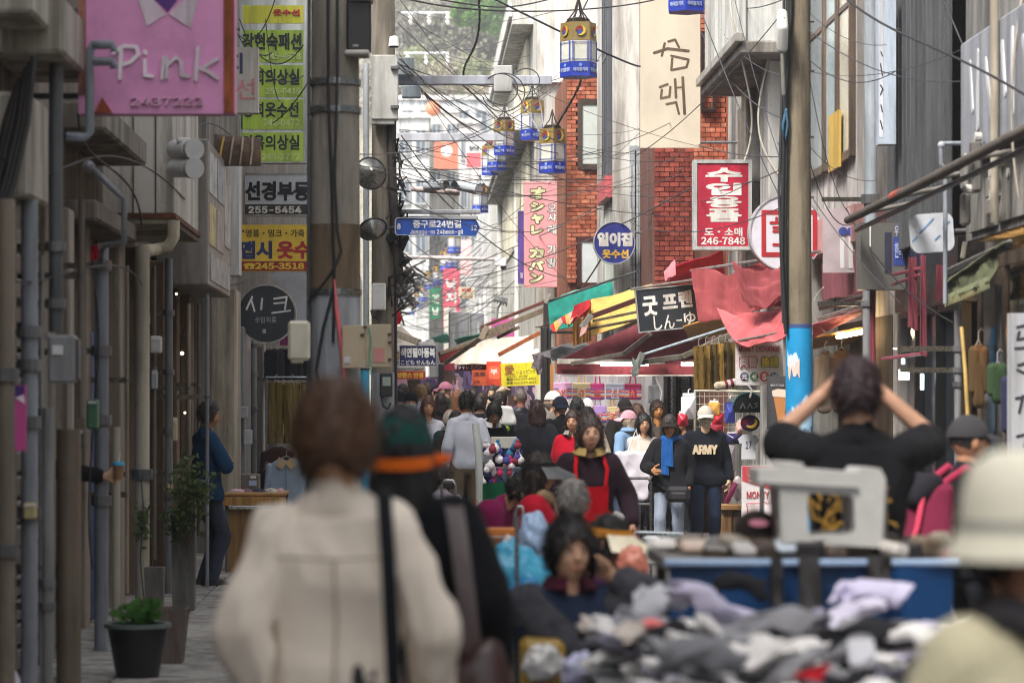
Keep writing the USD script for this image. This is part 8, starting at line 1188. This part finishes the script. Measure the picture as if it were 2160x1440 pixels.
Cw('woman with short black hair beside a pale cap in the crowd', 1218, 838, 35.8, 2, hair=('bob', '171516', 1.04), coat=('5a4f4a', 'cloth'), puff=.04); Cw('person in a white cap half hidden behind the black haired woman', 1238, 840, 36.4, -20, hair=('crop', '6a6058'), cap=('d0ccc6', 180), coat=('8a8078', 'cloth'))
Cw('man in a black cap and black jacket by the lower tote bags', 1318, 840, 36.4, 14, hair=('crop', '26211f'), coat=('24211f', 'cloth'), puff=.06, cap=('1c1a1a', 180), shw=1.12, fat=1.15); Cw('woman with chestnut hair behind the pink cap', 1344, 852, 36.5, 12, hair=('bob', '4a3022', 1.02), coat=('3a3230', 'cloth'))
Cw('curly haired man facing the camera behind the blue scarf', 1386, 846, 36.6, 190, hair=('curly', '4a3a30', .98), skin='bf844e', coat=('4a423e', 'cloth'), face=True); Cw('brown haired man turned aside behind the white cap', 1446, 872, 35.6, 110, hair=('short', '3a2b24'), skin='b07e5c', coat=('23375a', 'cloth'), face=True)
Cw('man in a black tee shirt, dark cap and white mask walking towards the camera', 866, 826, 36.0, 182, hair=('short', '1a1716'), skin='b58a70', coat=('24282b', 'cloth'), sleeve=.45, cap=('1b1d24', 180, 'beanie'), mask='c9cfd4', face=True, shw=1.12)
Cw('woman with long auburn hair in a white top walking towards the camera', 903, 838, 36.0, 186, hair=('long', '4f3122', 1.08), skin='c79474', coat=('d3d2dc', 'cloth', None, .06), puff=.02, face=True)
Cw('bald elderly man in a dark green plaid shirt', 949, 848, 33.6, 18, h=1.6, hair=('fringe', 'b9b2a8'), skin='b98f74', coat=('26383a', 'cloth'), puff=.045, fat=1.15, collar=('6a6a62', 'cloth')); Cw('short dark haired woman in a brown coat behind the white shirted man', 962, 868, 33.2, 12, hair=('long', '241b18', 1.02), coat=('3a2f28', 'cloth'), puff=.05, hem=.2)
Cw('seated person in pale lavender clothes behind the black chair', 932, 985, 26.0, -10, h=1.5, seat=True, hair=('short', '2e2220', 1.1), coat=('bdb8c6', 'cloth'), puff=.05)
Cw('man in a pink cap and dark green shirt looking left', 940, 804, 48.0, 68, hair=('crop', '6a5648'), skin='c29880', coat=('1d4a42', 'cloth'), cap=('b5768c', 0), face=True); Cw('blond man in a pale blue tee with a backpack strap', 888, 810, 46.0, 38, hair=('curly', '8f7450', .95), skin='c29678', coat=('a9b8d2', 'cloth'), puff=.03, face=True)
Cw('person in a black beanie and dark jacket far left in the crowd', 842, 820, 44.0, 8, hair=('short', '18171a', 1.08), coat=('2f3236', 'cloth'), puff=.05, cap=('191a1d', 0, 'beanie')); Cw('person in a blue cap and white top at the far left of the crowd', 832, 800, 58, 10, hair=('crop', '2a2624'), coat=('cfd0d6', 'cloth'), cap=('2a4aa0', 180)); Cw('dark haired man in a slate shirt behind the black beanie', 851, 808, 54, 60, hair=('short', '2c2220'), coat=('4a5068', 'cloth'), face=True)
Cw('dark brown haired person between the blond man and the black cap', 902, 808, 54, 4, hair=('short', '2f2220', 1.1), coat=('3a3436', 'cloth')); Cw('person in a small black cap beside the pink cap', 922, 810, 52, 30, hair=('crop', '2a2220'), cap=('1f1f22', 0), coat=('b9b4ae', 'cloth'), face=True)
Cw('woman with dark wavy hair in front of the green shirted man', 930, 830, 42, 5, hair=('bob', '241b1a', 1.06), coat=('2a2a2e', 'cloth')); Cw('woman with light brown hair left of the white shirted man', 964, 822, 45, 0, hair=('long', '7a5238', 1.02), coat=('5a4a42', 'cloth')); Cw('dark haired woman under the cream awning', 998, 818, 47, 20, hair=('long', '1d1718'), coat=('2f2a2e', 'cloth'))
Cw('woman reaching up behind the yellow sign with dark hair', 1040, 812, 46, 160, hair=('bob', '211a18'), skin='c4a184', coat=('c9b8a0', 'cloth'), face=True, rh=(-.25, .2, .75)); Cw('dark short haired man right of the white shirted man', 1012, 836, 40, 4, hair=('short', '26211e', 1.05), coat=('2a2f3a', 'cloth')); Cw('person with brown hair low behind the suited man', 1016, 828, 44, 170, hair=('short', '3a2a24'), face=True, skin='b98a6c', coat=('4a3a34', 'cloth'))
for i, (x, y, Y, c, hc) in enumerate(((912, 822, 60, '8a8f9a', '2a2220'), (872, 806, 64, 'c9c4c0', '241d1b'), (984, 808, 58, '3a3a44', '1d1816'), (956, 806, 62, '6a4a4c', '30241f'), (1026, 822, 52, '2b2e38', '17130f'))): Cw(('distant walker in a blue grey top between the blond man and pink cap', 'distant walker in a pale top above the white mask', 'distant walker in black left of the orange banner', 'distant walker in dull red behind the pink cap', 'distant walker in navy under the orange banner')[i], x, y, Y, 12 * i, hair=('short', hc), coat=(c, 'cloth'))
# ------------------------------------------------------------------ trees on the hillside
def tree(label, x, y, Yd, R, col, n, leaf, h=None, seed=0, group=None, name='tree'):
    """Crown centred at pixel (x, y) at depth Yd, standing on the slope."""
    c = P(x, y, Yd); g = float(terr(np.array([c[0]]), np.array([Yd]))[0]); t = thing(name, label, 'tree', group, loc=(c[0], Yd, g)); H_ = max(c[2] - g, R * .9); r = np.random.default_rng(seed + 100)
    part(t, 'trunk', B().tube([(0, 0, -.4), (.1, 0, H_ * .5), (0, 0, H_ + R * .3)], [.22, .15, .06], 8), M('4f4438', 'wood'), smooth=True)
    v, f = [], []
    cl = [np.array([0, 0, H_]) + unit(r.normal(0, 1, 3)) * R * np.array([1, .8, 1.15]) * r.random() ** .4 * .8 for _ in range(26)]
    for k, q in enumerate(cl):
        rr = R * (.22 + .22 * r.random())
        for _ in range(n // 26):
            p = q + unit(r.normal(0, 1, 3)) * rr * r.random() ** .35; a = unit(r.normal(0, 1, 3)); b = unit(np.cross(a, r.normal(0, 1, 3))); L = leaf * (.6 + .8 * r.random()); m = len(v); v += [p - a * L * .5, p + b * L * .4, p + a * L * .5, p - b * L * .4]; f += [[m, m + 1, m + 2], [m, m + 2, m + 3]]
    o = part(t, 'crown', trimesh.Trimesh(v, f, process=False), M(col, 'leaf')); return t
tree('bright green leafy tree on the hillside beside the white building', 996, 20, 178, 1.55, '5f8a2e', 4200, .22, seed=1); tree('second bright green tree showing in a slit behind the white building', 1064, 30, 182, 1.9, '547c2c', 2600, .22, seed=2)
r_ = np.random.default_rng(8); NM = ['bare greyish tree on the hillside', 'olive early spring tree on the hillside', 'dusty green tree on the hillside']
k = 0
for Yd in (196, 206, 218, 232, 248):
    for x in np.arange(812, 1070, 30):
        c = ('9a958c', '8f8d7a', '8a8b74')[k % 3]; y = VY - (float(terr(np.array([(x - VX) * Yd / FPX]), np.array([float(Yd)]))[0]) + 2.2 - EYE) * FPX / Yd
        tree(f'{NM[k % 3]}, in the belt above the far houses', x + r_.normal(0, 6), y, Yd, 2.4 + .8 * r_.random(), c, 1300, .30, seed=10 + k, group=f'hillside trees: {NM[k % 3]}'); k += 1
for i, (x, y, Yd) in enumerate(((850, 170, 176), (890, 150, 180), (930, 190, 176), (965, 150, 182), (1010, 170, 178), (1030, 210, 175), (905, 215, 173))): tree(f'low pale shrubby tree above the far white houses, {("leftmost", "second", "third", "middle", "fifth", "rightmost", "lowest")[i]}', x, y, Yd, 1.7, ('9a9684', '8c9468', 'a39a82')[i % 3], 1100, .26, seed=70 + i, group='shrubby trees above the far houses')
# ------------------------------------------------------------------ thin air haze
hz = usdkit.material(stage, '/World/Looks/haze', {'v': ('principled_volume', {'color': (.93, .95, .98), 'density': .0007, 'anisotropy': .1})}, volume='v.volume')
single('haze', 'thin pale city haze filling the street', 'haze', B().bb((-95, -30, -3), (95, 425, 95)), hz, kind='stuff')
